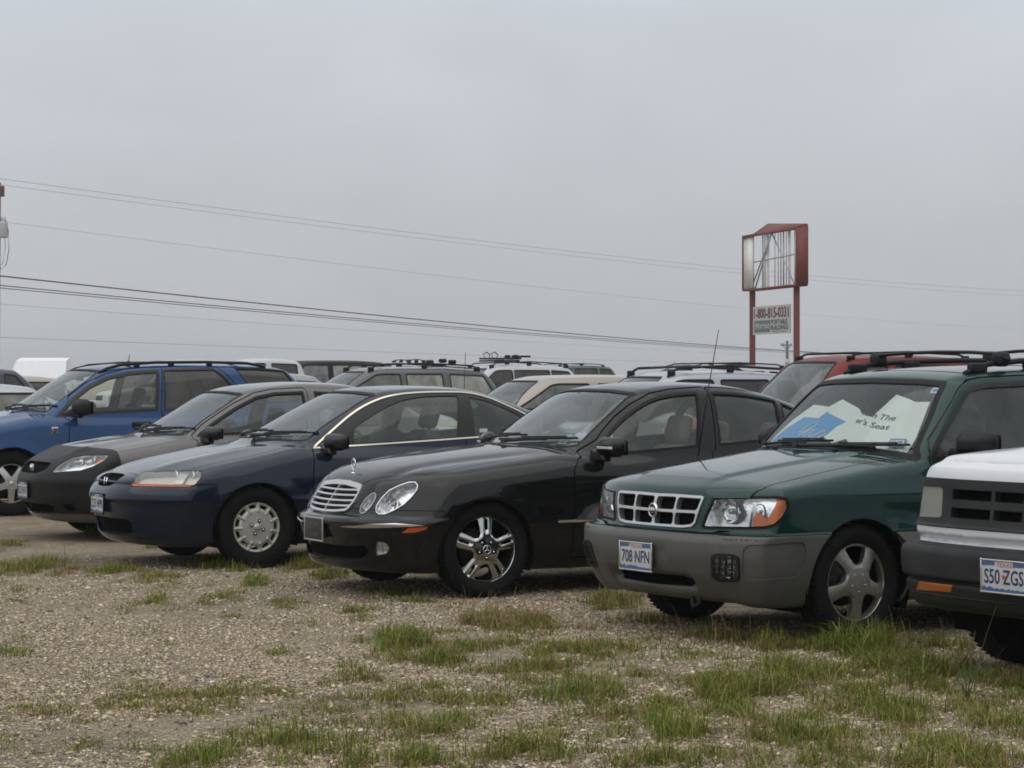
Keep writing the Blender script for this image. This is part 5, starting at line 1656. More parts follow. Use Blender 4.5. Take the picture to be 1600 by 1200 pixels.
    dashboard(R, -.47, -.82, 1.0, .70); steering(R, -.98, .36, .95)
    b = MB(); b.box((-.93, .02, 1.37), (.035, .24, .07), .025); b.tube([(-.86, 0, 1.45), (-.92, .01, 1.38)], .014, 6); b.build('rear_view_mirror', M('black_plastic'), R)
    wiper(R, S, -.60, -.12, 1.045, .02, .56); wiper(R, S, -.06, .46, 1.042, .01, .56)
    b = MB()
    for x, y in ((-.30, -.28), (-.30, .28)):
        z = S.Z(x, y); b.box((x, y, z + .006), (.03, .025, .014), .005)
    b.build('washer_jet', M('black_plastic'), R)
    rails, feet = [], []
    for sg in (1, -1):
        y = .545
        rails.append([(x, sg * y, S.Z(x, y) + h) for x, h in ((-1.06, .0), (-1.14, .022), (-1.25, .040), (-1.5, .048), (-2.0, .048), (-2.7, .045), (-2.95, .02), (-3.05, .0))])
        feet += [((x, sg * y, S.Z(x, y) + .025), (.14, .045, .06)) for x in (-1.16, -1.6, -2.3, -2.9)]
    bars = []
    for x in (-1.34, -2.30):
        zz = S.Z(x, .545)
        bars.append([(x, -.62, zz + .06), (x, -.55, zz + .095), (x, -.3, zz + .108), (x, 0, zz + .112), (x, .3, zz + .108), (x, .55, zz + .095), (x, .62, zz + .06)])
        feet += [((x, sg * .555, zz + .065), (.11, .08, .09)) for sg in (1, -1)]
    rack(R, rails, bars, .017, feet=feet)
    # whip aerial on the wing
    ax, ay = .05, -.60; az = S.Z(ax, ay); b = MB()
    b.tube([(ax, ay, az - .02), (ax - .07, ay + .01, az + .40), (ax - .15, ay + .02, az + .80)], [.0045, .0035, .0022], 6); b.lathe([(0, .03), (.012, .028), (.018, 0)], 12, 0, (ax, ay, az), 'z')
    b.build('whip_antenna', M('black_plastic'), R)
    # inspection stickers on the glass
    stickers(R, S, [(.555, 1.098, .115, .062, 'sticker_white2'), (.585, 1.045, .11, .045, 'sticker_green'), (.545, 1.40, .055, .05, 'sticker_blue2')])
    y, z = .555, 1.098; x = S.X(y, z); n = S.normals(np.array([[x, y, z]]))[0]
    up = np.array((0, 0, 1.0)) - n * n[2]; up /= np.linalg.norm(up); ex = np.cross(up, n)
    V, F = text_mesh('03-08', h=.026, w=.075, bold=.02); V[:, 0] -= .0375; V[:, 1] -= .013
    b = MB(); b.add(on_plane(V, np.array((x, y, z)) - n * .0075, ex, up, 0), F); b.build('sticker_date', M('plate_blue'), R, smooth=False)
    sunshade(R, S, t)
    return R

def sunshade(R, S, t):
    """folded card sun screen standing behind the windshield, printed on the outside"""
    ny, nz = 120, 46
    Y = np.linspace(-.72, .70, ny); Z = np.linspace(1.0, 1.42, nz)
    # glass surface sampled on a grid
    gy = np.linspace(0, .72, 16); gz = np.linspace(1.0, 1.44, 12)
    G = np.array([[S.X(a, b, -1.4, .3) for b in gz] for a in gy])
    def glassx(y, z):
        a = np.clip(np.abs(y) / .72 * 15, 0, 14.999); b = np.clip((z - 1.0) / .44 * 11, 0, 10.999)
        i, j = a.astype(int), b.astype(int); u, v = a - i, b - j
        return G[i, j] * (1 - u) * (1 - v) + G[i + 1, j] * u * (1 - v) + G[i, j + 1] * (1 - u) * v + G[i + 1, j + 1] * u * v
    yy, zz = np.meshgrid(Y, Z, indexing='ij')
    V = np.stack([0 * yy.ravel(), yy.ravel(), zz.ravel()], 1)
    i, j = np.arange(ny - 1)[:, None] * nz, np.arange(nz - 1)[None, :]
    a, b, c, d = (i + j).ravel(), (i + nz + j).ravel(), (i + nz + j + 1).ravel(), (i + j + 1).ravel()
    T = np.concatenate([np.stack([a, b, c], 1), np.stack([a, c, d], 1)])
    def place_(V):
        V = V.copy(); tri = np.abs(((V[:, 1] / .19) % 2) - 1)
        V[:, 0] = glassx(V[:, 1], V[:, 2]) - .03 - .028 * tri; return V
    sh = [(-.68, 1.05), (-.69, 1.09), (-.47, 1.30), (-.264, 1.29), (-.168, 1.335), (.05, 1.275), (.09, 1.255), (.209, 1.235), (.23, 1.275), (.266, 1.367), (.439, 1.325), (.56, 1.326), (.635, 1.12), (.645, 1.035), (.56, 1.06), (.45, 1.04), (.36, 1.085), (.25, 1.062), (.13, 1.105), (.02, 1.078), (-.10, 1.115), (-.2, 1.08), (-.33, 1.105), (-.45, 1.07)]
    bl = [(-.655, 1.055), (-.655, 1.09), (-.47, 1.225), (-.293, 1.22), (-.24, 1.262), (0, 1.204), (-.045, 1.176), (-.079, 1.12), (-.134, 1.092), (-.319, 1.078), (-.48, 1.08)]
    for k in range(2):
        g = poly(sh, V[:, 1], V[:, 2]); V, T = refine(V, T, np.abs(g) < .012)
    (V, T), _ = split(V, T, poly(sh, V[:, 1], V[:, 2]))
    g = poly(bl, V[:, 1], V[:, 2]); V, T = refine(V, T, np.abs(g) < .012)
    (bV, bT), (wV, wT) = split(V, T, poly(bl, V[:, 1], V[:, 2]))
    VV = np.concatenate([place_(wV), place_(bV)]); TT = np.concatenate([wT, bT + len(wV)])
    o = link('sunshade', mesh_data('sunshade', VV, TT, [M('shade_white'), M('shade_blue')], [0] * len(wT) + [1] * len(bT), smooth=False), R)
    def flat(V2, lift=.004):
        P = np.stack([0 * V2[:, 0], V2[:, 0], V2[:, 1]], 1); P = place_(P); P[:, 0] += lift; return P
    b = MB()
    for s_, y0, z0, dz, w, h in (('re In The', .115, 1.243, -.030, .27, .030), ("er's Seat", .10, 1.200, -.040, .29, .030)):
        V, F = text_mesh(s_, h=h, w=w, bold=.012)
        u = V[:, 0] / w
        P = np.stack([y0 + V[:, 0], z0 + V[:, 1] + dz * u + .004 * np.sin(u * 7)], 1); b.add(flat(P), F)
    V, F = text_mesh('Sunshade', h=.016, w=.14)
    P = np.stack([.10 + V[:, 0], 1.105 + V[:, 1] - .02 * V[:, 0] / .14 + .01 * np.sin(V[:, 0] * 30)], 1)
    b.build('lettering', M('ink'), o, smooth=False)
    b = MB()
    strokes = [[(-.40, 1.13), (-.36, 1.17), (-.28, 1.20), (-.245, 1.195), (-.28, 1.16), (-.36, 1.125), (-.385, 1.115), (-.36, 1.13), (-.30, 1.155)],
               [(-.27, 1.165), (-.30, 1.135), (-.315, 1.115), (-.28, 1.12), (-.22, 1.155)], [(-.215, 1.185), (-.21, 1.18)],
               [(-.20, 1.16), (-.235, 1.125), (-.22, 1.11), (-.17, 1.13), (-.13, 1.15), (-.11, 1.145), (-.15, 1.13), (-.19, 1.105), (-.16, 1.095), (-.10, 1.12)],
               [(-.30, 1.10), (-.22, 1.09), (-.13, 1.105), (-.09, 1.13), (-.12, 1.11), (-.16, 1.085)]]
    for s_ in strokes:
        q = np.array(s_); tt = np.linspace(0, len(q) - 1, len(q) * 5)
        k = tt.astype(int).clip(0, len(q) - 2); f = tt - k
        def cat(p):
            p0, p1, p2, p3 = p[np.clip(k - 1, 0, len(p) - 1)], p[k], p[k + 1], p[np.clip(k + 2, 0, len(p) - 1)]
            F_ = f[:, None]
            return .5 * (2 * p1 + (p2 - p0) * F_ + (2 * p0 - 5 * p1 + 4 * p2 - p3) * F_ ** 2 + (3 * p1 - p0 - 3 * p2 + p3) * F_ ** 3)
        b.tube(list(flat(cat(q), .003)), .0032, 5)
    b.build('script', M('shade_white'), o)
    return o

def explorer():
    B = CARS['explorer']; t = TR['explorer']; S = Shell(B, .017)
    R = car_root('sport_utility_vehicle', 'explorer', 'white SUV with black grille and heavy dark bumper, cut off by right photo edge', 'car')
    fw = [(-.72, 1.13), (-.95, 1.36), (-1.2, 1.54), (-1.35, 1.57), (-1.9, 1.58), (-1.88, 1.12)]
    rw = [(-1.98, 1.12), (-2.0, 1.58), (-2.75, 1.57), (-2.85, 1.12)]
    W = [dict(name='windshield', kind='front', poly=[(-.1, 1.18), (.6, 1.17), (.72, 1.17), (.70, 1.24), (.60, 1.56), (.55, 1.59), (-.1, 1.61)], pair=False, mat='windshield', trim=.02),
         dict(name='front_window', kind='side', poly=fw, door='front', trim=.03), dict(name='back_window', kind='side', poly=rw, trim=.03),
         dict(name='quarter_window', kind='side', poly=[(-2.95, 1.13), (-2.9, 1.56), (-3.35, 1.55), (-3.42, 1.14)], trim=.02)]
    windows(S, R, {}, W)
    blank(S, B.arches)
    hl = S.take('quarter', [(-.108, .918), (-.25, .924), (-.268, .912), (-.288, .785), (-.278, .772), (-.105, .764)], 0, 0)
    am = S.take('quarter', [(-.321, .456), (-.500, .460), (-.478, .425), (-.270, .412)], 0, 0)
    bump_ = S.take('fn', lambda x, y, z, n: np.maximum(z - .648, .42 - x), 0, 0)
    face = S.take('fn', lambda x, y, z, n: np.maximum(np.maximum(z - .966, .727 - z), .60 - x), 0, 0)
    op = [[(-.1, .918), (-.03, .918), (-.03, .872), (-.1, .872)]]
    def holes(x, y, z, n):
        g = np.full(len(y), 1.0)
        for y0, y1 in ((.03, .225), (.25, .545)):
            for z0, z1 in ((.868, .918), (.778, .828)):
                g = np.minimum(g, np.maximum(np.maximum(y0 - y, y - y1), np.maximum(z0 - z, z - z1)) + .0)
        return g
    op, face = S.cut_piece(face, 'fn', holes, 0)
    fd = S.take('sides', [([(-.62, .36), (-.62, 1.08), (-.75, 1.11), (-1.92, 1.14), (-1.90, .36)], 0), (fw, .03)], 0, .01)
    hood = S.take('top', [(.9, -.1), (.72, .70), (.60, .80), (-.55, .80), (-.62, .7), (-.55, -.1)], 0, .008)
    lining(S, R)
    P = M('paint_white')
    S.emit('body', [S.V, S.T], P, R); S.emit('hood', hood, P, R); S.emit('front_bumper', bump_, M('grey_plastic'), R, .004, .03)
    g = S.emit('grille', face, M('grey_plastic'), R, .012, .04); S.emit('grille_mesh', op, M('black_mesh'), g, -.03, 0)
    do = S.emit('door', fd, P, R, pair=True)
    windows_emit(S, R, {'front': do}, W)
    S.emit('headlight', hl, M('sealed'), R, .004, .03, True)
    S.emit('turn_signal', am, M('amber_dull'), R, .001, .01, True)
    number_plate(R, S, .53, 'S50 ZGS', mark='plate_red', x=S.X(0, .545) + .02)
    for z, r in ((.640, .010), (.47, .006), (.40, .006)):
        b = MB(); b.tube([(S.X(y, z) + .002, y, z) for y in np.linspace(-.80, .80, 41)], r, 6); b.build('bumper_rib', M('black_plastic'), R)
    door_mirror(R, -.85, .85, 1.22, 'black_plastic', (.13, .24, .18), False, .07)
    add_wheels(R, 'five', .36, .20, .87, 2.84, .235, 0); wells(R, B, 2.84)
    for s_ in (-.38, .38):
        seat(R, -1.55, s_, .55, .52, .64, 'seat_grey')
    dashboard(R, -.62, -.98, 1.1, .72); steering(R, -1.15, .38, 1.05)
    wiper(R, S, -.5, 0, 1.19, .03); wiper(R, S, .02, .5, 1.18, .03)
    return R
# ------------------------------------------------------------------ the cars standing behind
def generic(L=4.7, Wd=1.82, H=1.75, hood=1.05, belt=1.05, ws0=-.35, ws1=-1.15, r1=-3.2, r0=-3.55, boot=None, nose=.85, R=.35, wb=2.75, xmid=-2.0, tumble=.17, kg=.09):
    rear = nose - L; W = Wd / 2
    deck = [(nose, hood - .22), (nose - .12, hood - .12), (nose - .4, hood - .06), (ws0, hood + .03), (ws0 - .4, belt)]
    if boot is None:
        deck += [(rear - .1, belt)]
    else:
        deck += [(r0, boot), (rear + .1, boot - .02), (rear - .05, boot - .06)]
    roof = [(ws0 + .25, hood - .12), (ws0, hood + .04), ((ws0 + ws1) / 2, (hood + H) / 2 + .03), (ws1, H - .07), (ws1 - .25, H - .02), ((ws1 + r1) / 2, H), (r1, H - .05), (r1 - .12, H - .12), ((r1 + r0) / 2 - .08, (H + belt) / 2 - .02), (r0, belt + .02), (r0 - .15, belt - .25)]
    roof = sorted({round(a, 4): b for a, b in roof}.items())
    return Body(deck=deck, crown=[(0, .06), (-3, .05)], W=[(nose, W - .03), (.3, W), (rear + .6, W), (rear, W - .05)],
        sec=[(.1, .12), (.25, .05), (.45, .01), (.6, 0), (belt - .2, .012), (belt, .05), (belt + .12, .11)],
        nose=[(.15, nose - .12), (.35, nose - .02), (.55, nose), (hood - .2, nose - .06), (hood, nose - .25)],
        tail=[(.2, rear + .12), (.5, rear), (belt, rear + .06), (belt + .3, rear + .12)], nb=.24, tb=.14,
        roof=roof, yb=[(ws0, W - .12), (-2, W - .09), (r0, W - .13)], yr=[(ws0, W - .12 - tumble), (-2, W - .09 - tumble), (r0, W - .15 - tumble)],
        zbelt=[(ws0, belt - .03), (r0, belt)], zrail=[(ws0, H - .08), (r0, H - .08)], xmid=xmid, wbow=.12, rbow=.06, kg=kg,
        arches=((0, R, R + .03), (-wb, R, R + .03)), flare=.008)

def back_car(name, label, where, yaw, colour, panes, h=.045, glass='far_glass', trim='rubber', roof_rails=None, rack_fn=None, mirrors=True, clad=None, seats='seat_dark', group='cars standing in the rows behind', wheel=(.34, .21), **g):
    B = generic(**g); S = Shell(B, h)
    px, s, xc, yc = where
    x, y, a = place(px, s, xc, yc, yaw)
    R = tag(empty(name, (x, y, 0), a + math.pi), label, 'pickup truck' if name == 'pickup_truck' else 'car', group)
    H, belt, ws0, ws1, r1, r0 = (g.get(k, d) for k, d in (('H', 1.75), ('belt', 1.05), ('ws0', -.35), ('ws1', -1.15), ('r1', -3.2), ('r0', -3.55)))
    hood = g.get('hood', 1.05); W = g.get('Wd', 1.82) / 2
    z0, z1 = belt + .02, H - .13
    Wd = [dict(name='windshield', kind='front', poly=[(-.1, hood + .06), (W - .28, hood + .06), (W - .24, hood + .1), (W - .40, H - .12), (W - .46, H - .09), (-.1, H - .085)], pair=False, mat='windshield', trim=.02)]
    if not g.get('boot'):
        Wd.append(dict(name='rear_window', kind='back', poly=[(-.1, belt + .08), (W - .30, belt + .08), (W - .36, H - .16), (-.1, H - .14)], pair=False, mat=glass, trim=.025))
    else:
        Wd.append(dict(name='rear_window', kind='back', poly=[(-.1, g['boot'] + .06), (W - .32, g['boot'] + .06), (W - .42, H - .12), (-.1, H - .10)], pair=False, mat=glass, trim=.025))
    k = (ws1 - ws0) / (H - hood)
    for i, (xa, xb) in enumerate(panes):
        if i == 0:
            p = [(ws0 - .18, z0), (ws1 - .14, z1 - .02), (ws1 - .28, z1), (xb, z1), (xb, z0)]
        elif i == len(panes) - 1:
            q = r0 - r1
            p = [(xa, z0), (xa, z1), (max(xb, r1 + .02), z1 - .03), (xb, z0 + .06), (xb + .03, z0)]
        else:
            p = rect(xb, xa, z0, z1)
        Wd.append(dict(name=('front_window', 'back_window', 'quarter_window')[min(i, 2)], kind='side', poly=corner(p, .05), mat=(glass if isinstance(glass, str) else glass[min(i, len(glass) - 1)]), trim=.022, tmat=trim))
    for q in Wd:
        if q['name'] == 'rear_window' and not isinstance(glass, str):
            q['mat'] = glass[-1]
    windows(S, R, {}, Wd)
    blank(S, B.arches)
    lights = S.take('quarter', [(QX * .62 + QY * .55, hood - .20), (QX * .50 + QY * .80, hood - .20), (QX * .50 + QY * .80, hood - .34), (QX * .62 + QY * .55, hood - .34)], 0, 0)
    grl = S.take('front', [(-.1, hood - .20), (.38, hood - .20), (.34, hood - .36), (-.1, hood - .36)], 0, 0, fine=False)
    lining(S, R)
    parts = S.emit('body', [S.V, S.T], colour, R)
    windows_emit(S, R, {}, Wd)
    if len(lights[1]):
        S.emit('headlight', lights, M('sealed'), R, .002, .02, True)
    if len(grl[1]):
        S.emit('grille', grl, M('black_mesh'), R, -.01, .02)
    if mirrors:
        door_mirror(R, ws0 - .35, W - .06, belt + .10, 'black_plastic', (.11, .22, .16), False, .06)
    add_wheels(R, 'blade', wheel[0], wheel[1], W - .02, g.get('wb', 2.75), .21, 0, detail=False); wells(R, B, g.get('wb', 2.75))
    sx = (ws0 + ws1) / 2 - .75
    for s_ in (-.38, .38):
        seat(R, sx, s_, .40 + (H - 1.45) * .4, .5, .62, seats)
    dashboard(R, ws0 - .02, ws0 - .45, hood + .0, W - .2)
    steering(R, ws0 - .62, .38, hood - .06)
    if roof_rails:
        y = roof_rails.get('y', W - .36); xa, xb = roof_rails['x']; hh = roof_rails.get('h', .06); rr = .75 * roof_rails.get('r', .018)
        rails = []
        for sg in (1, -1):
            rails.append([(x, sg * y, S.Z(x, y) + q * hh) for x, q in ((xa, 0), (xa - .06, .6), (xa - .18, 1), ((xa + xb) / 2, 1.05), (xb + .18, 1), (xb + .06, .6), (xb, 0))])
        bars = [[(x, -y, S.Z(x, y) + hh), (x, y, S.Z(x, y) + hh)] for x in roof_rails.get('bars', ())]
        feet = [((x, sg * y, S.Z(x, y) + hh * .45), (.12, .05, hh * .9)) for x in (xa - .06, (xa + xb) / 2, xb + .06) for sg in (1, -1)]
        rack(R, rails, bars, rr, roof_rails.get('mat', 'black_plastic'), feet)
    R['roofz'] = float(S.Z((ws1 + r1) / 2, 0)); del R['roofz']
    return R, S

def background():
    P = lambda n, c, d=.10, m=.4: paint(n, c, d, m)
    suv = 'sport_utility_vehicle'
    grey = P('charcoal_paint', (.085, .088, .092), .05); black = pbr('faded_black_paint', (.012, .012, .013), .55, spec=.25); wht = P('old_white_paint', (.52, .53, .54), .10, 0)
    beige = P('beige_paint', (.36, .315, .27), .08, .3); silver = P('silver_paint', (.42, .44, .46), .12, .6); red = pbr('red_paint', (.15, .008, .007), .45, 0, spec=.25, coat=.15, noise=.15, nscale=3)
    teal = P('dull_teal_paint', (.05, .095, .095), .15); lgrey = P('pale_grey_paint', (.28, .28, .28), .15); dkblue = P('dark_blue_paint', (.02, .025, .045), .12)
    R, S = back_car(suv, 'charcoal SUV with pale side windows and long roof rails, above the navy coupe roof', (632, 85, -1.92, .70), 28, grey, [(0, -1.85), (-1.95, -2.72), (-2.85, -3.78)], h=.038, glass=('far_glass', 'pale_glass', 'pale_glass'), H=1.69, ws0=-.35, ws1=-1.2, r1=-3.6, r0=-4.0, L=4.95, belt=1.08, hood=1.06, wb=2.9,
                    roof_rails=dict(x=(-1.25, -3.55), h=.085, r=.022, bars=(-1.7, -2.9)))
    for y in (-.45, .1, .5):
        b = MB(); z = S.Z(-3.0, abs(y)); b.box((-3.0, y, z + .12), (.16, .07, .08), .03, n=2); b.build('rack_clamp', M('black_plastic'), R)
    back_car(suv, 'black boxy SUV with upright tail and pale windows behind charcoal SUV', (520, 54, -2.0, .70), 30, black, [(0, -1.85), (-1.97, -2.95), (-3.07, -3.72)], glass=('far_glass', 'pale_glass', 'pale_glass'), H=2.0, ws0=-.45, ws1=-.95, r1=-3.75, r0=-3.86, L=4.95, belt=1.22, hood=1.15, kg=.06, tumble=.12)
    back_car('station_wagon', 'pale grey wagon tail with dark glass beside black boxy SUV', (503, 92, -3.3, .62), 27, lgrey, [(0, -1.6), (-1.72, -2.55), (-2.65, -3.42)], glass='tinted', H=1.575, ws0=-.4, ws1=-1.25, r1=-3.2, r0=-3.62, L=4.6, belt=1.0, hood=.98)
    back_car('pickup_truck', 'white crew cab pickup with dark windows beyond the blue SUV tail', (424, 58, -1.85, .70), 24, wht, [(0, -1.7), (-1.85, -2.6)], glass='tinted', H=2.02, ws0=-.5, ws1=-1.1, r1=-2.62, r0=-2.95, boot=1.22, L=5.6, belt=1.25, hood=1.18, wb=3.6, xmid=-1.9)
    R, S = back_car(suv, 'white SUV carrying a bicycle carrier on its roof rails', (888, 66, -3.25, .66), 28, wht, [(0, -1.75), (-1.78, -2.75), (-2.78, -3.45)], glass='tinted', H=1.80, ws0=-.4, ws1=-1.15, r1=-3.3, r0=-3.68, L=4.8, belt=1.08, hood=1.08,
                    roof_rails=dict(x=(-1.2, -3.3), h=.09, r=.02))
    b = MB(); z = S.Z(-1.9, .3) + .10
    for x in (-1.55, -1.95):
        b.tube([(x, -.62, z), (x, .62, z)], .022, 8)
    for y in (-.15, .25):
        b.box((-1.75, y, z + .05), (.9, .06, .04), .015); b.box((-2.05, y, z + .09), (.14, .10, .10), .03); b.tube([(-1.45, y, z + .06), (-1.40, y, z + .16), (-1.50, y, z + .20), (-1.58, y, z + .14), (-1.55, y, z + .06)], .014, 6)
        b.box((-2.25, y + .1, z + .10), (.30, .05, .05), .02)
    w = R.matrix_basis.copy(); o = b.build('bicycle_carrier', M('black_plastic')); o.location = R.location; o.rotation_euler = R.rotation_euler
    tag(o, 'black bicycle carrier clamped across the roof of a white SUV', 'bicycle carrier')
    back_car(suv, 'dull teal SUV far behind, small between white SUV and roof racks', (916, 46, -2.3, .7), 28, teal, [(0, -1.75), (-1.85, -2.75), (-2.85, -3.5)], glass='tinted', H=1.95, ws0=-.45, ws1=-1.1, r1=-3.3, r0=-3.75, belt=1.15, hood=1.12, L=4.9, roof_rails=dict(x=(-1.3, -3.1), h=.06))
    R, S = back_car('sedan', 'beige car with long flat roof and thin aerial behind the black sedan', (853, 104, -1.16, .56), 28, beige, [(0, -1.85), (-1.97, -2.9), (-2.98, -3.5)], h=.038, mirrors=False, glass='far_glass', H=1.525, ws0=-.35, ws1=-1.05, r1=-3.35, r0=-3.75, L=4.75, belt=.98, hood=.97, kg=.11)
    b = MB(); z = S.Z(-.15, .70); b.tube([(-.15, -.2, .98), (-.17, -.2, 1.35), (-.19, -.2, 1.86)], [.006, .005, .004], 6); b.build('antenna', M('black_plastic'), R)
    back_car(suv, 'silver wagon with black roof rails just beyond the black sedan roof', (1045, 112, -1.12, .58), 28, silver, [(0, -1.8), (-1.9, -2.75), (-2.85, -3.35)], h=.036, glass='tinted', H=1.585, ws0=-.35, ws1=-1.05, r1=-3.2, r0=-3.6, L=4.6, belt=1.0, hood=.99,
             roof_rails=dict(x=(-1.12, -3.2), h=.085, r=.026, bars=(-1.5, -2.6)))
    back_car('minivan', 'white minivan with roof rails partly hidden by silver wagon roof', (1150, 76, -2.2, .70), 28, wht, [(0, -1.75), (-1.85, -2.95), (-3.05, -3.75)], glass='tinted', H=1.75, ws0=-.25, ws1=-1.15, r1=-3.6, r0=-3.98, L=5.0, belt=1.08, hood=1.03, wb=3.0,
             roof_rails=dict(x=(-1.3, -3.5), h=.07, r=.02, bars=(-1.8, -3.0)))
    R, S = back_car(suv, 'red SUV with dark windshield and black roof rails behind green wagon', (1320, 125, -1.18, .60), 29, red, [(0, -1.8), (-1.9, -2.8), (-2.9, -3.5)], h=.036, glass='tinted', H=1.77, ws0=-.40, ws1=-1.12, r1=-3.35, r0=-3.7, L=4.7, belt=1.06, hood=1.04,
                    roof_rails=dict(x=(-1.25, -3.2), h=.06, r=.02))
    b = MB(); z = S.Z(-.1, .78); b.tube([(-.1, -.70, 1.0), (-.12, -.70, 1.30)], [.014, .008], 6); b.build('antenna', M('black_plastic'), R)
    back_car(suv, 'dark SUV with rounded tail at the left photo edge', (18, 82, -3.0, .66), 27, dkblue, [(0, -1.75), (-1.85, -2.75), (-2.85, -3.4)], glass='tinted', H=1.70, ws0=-.4, ws1=-1.15, r1=-3.1, r0=-3.65, belt=1.05, hood=1.03)
    back_car('sedan', 'silver sedan roof showing behind the blue SUV hood', (12, 112, -2.2, .62), 27, silver, [(0, -1.75), (-1.85, -2.7), (-2.75, -3.0)], h=.038, glass='far_glass', H=1.40, ws0=-.3, ws1=-1.1, r1=-2.6, r0=-3.25, boot=.98, L=4.6, belt=.93, hood=.90)
    back_car('sedan', 'cream sedan roof below the white canopy', (50, 72, -2.0, .62), 27, beige, [(0, -1.75), (-1.85, -2.7), (-2.75, -3.0)], glass='tinted', H=1.53, ws0=-.3, ws1=-1.1, r1=-2.6, r0=-3.25, boot=1.0, L=4.6, belt=.97, hood=.95)
    back_car('van', 'white van roof with small roof fittings beyond the charcoal SUV', (668, 52, -2.2, .7), 27, wht, [(0, -1.75), (-1.85, -2.75), (-2.85, -3.7)], glass='tinted', H=1.97, ws0=-.35, ws1=-1.1, r1=-3.6, r0=-3.95, belt=1.2, hood=1.15, L=5.0, wb=3.0, roof_rails=dict(x=(-1.6, -2.2), h=.10, bars=(-1.7, -2.0)))
    back_car('van', 'white van roof line just above the blue SUV roof', (310, 50, -2.2, .7), 27, wht, [(0, -1.75), (-1.85, -2.75), (-2.85, -3.7)], glass='tinted', H=2.06, ws0=-.35, ws1=-1.1, r1=-3.6, r0=-3.95, belt=1.2, hood=1.15, L=5.2, wb=3.1)

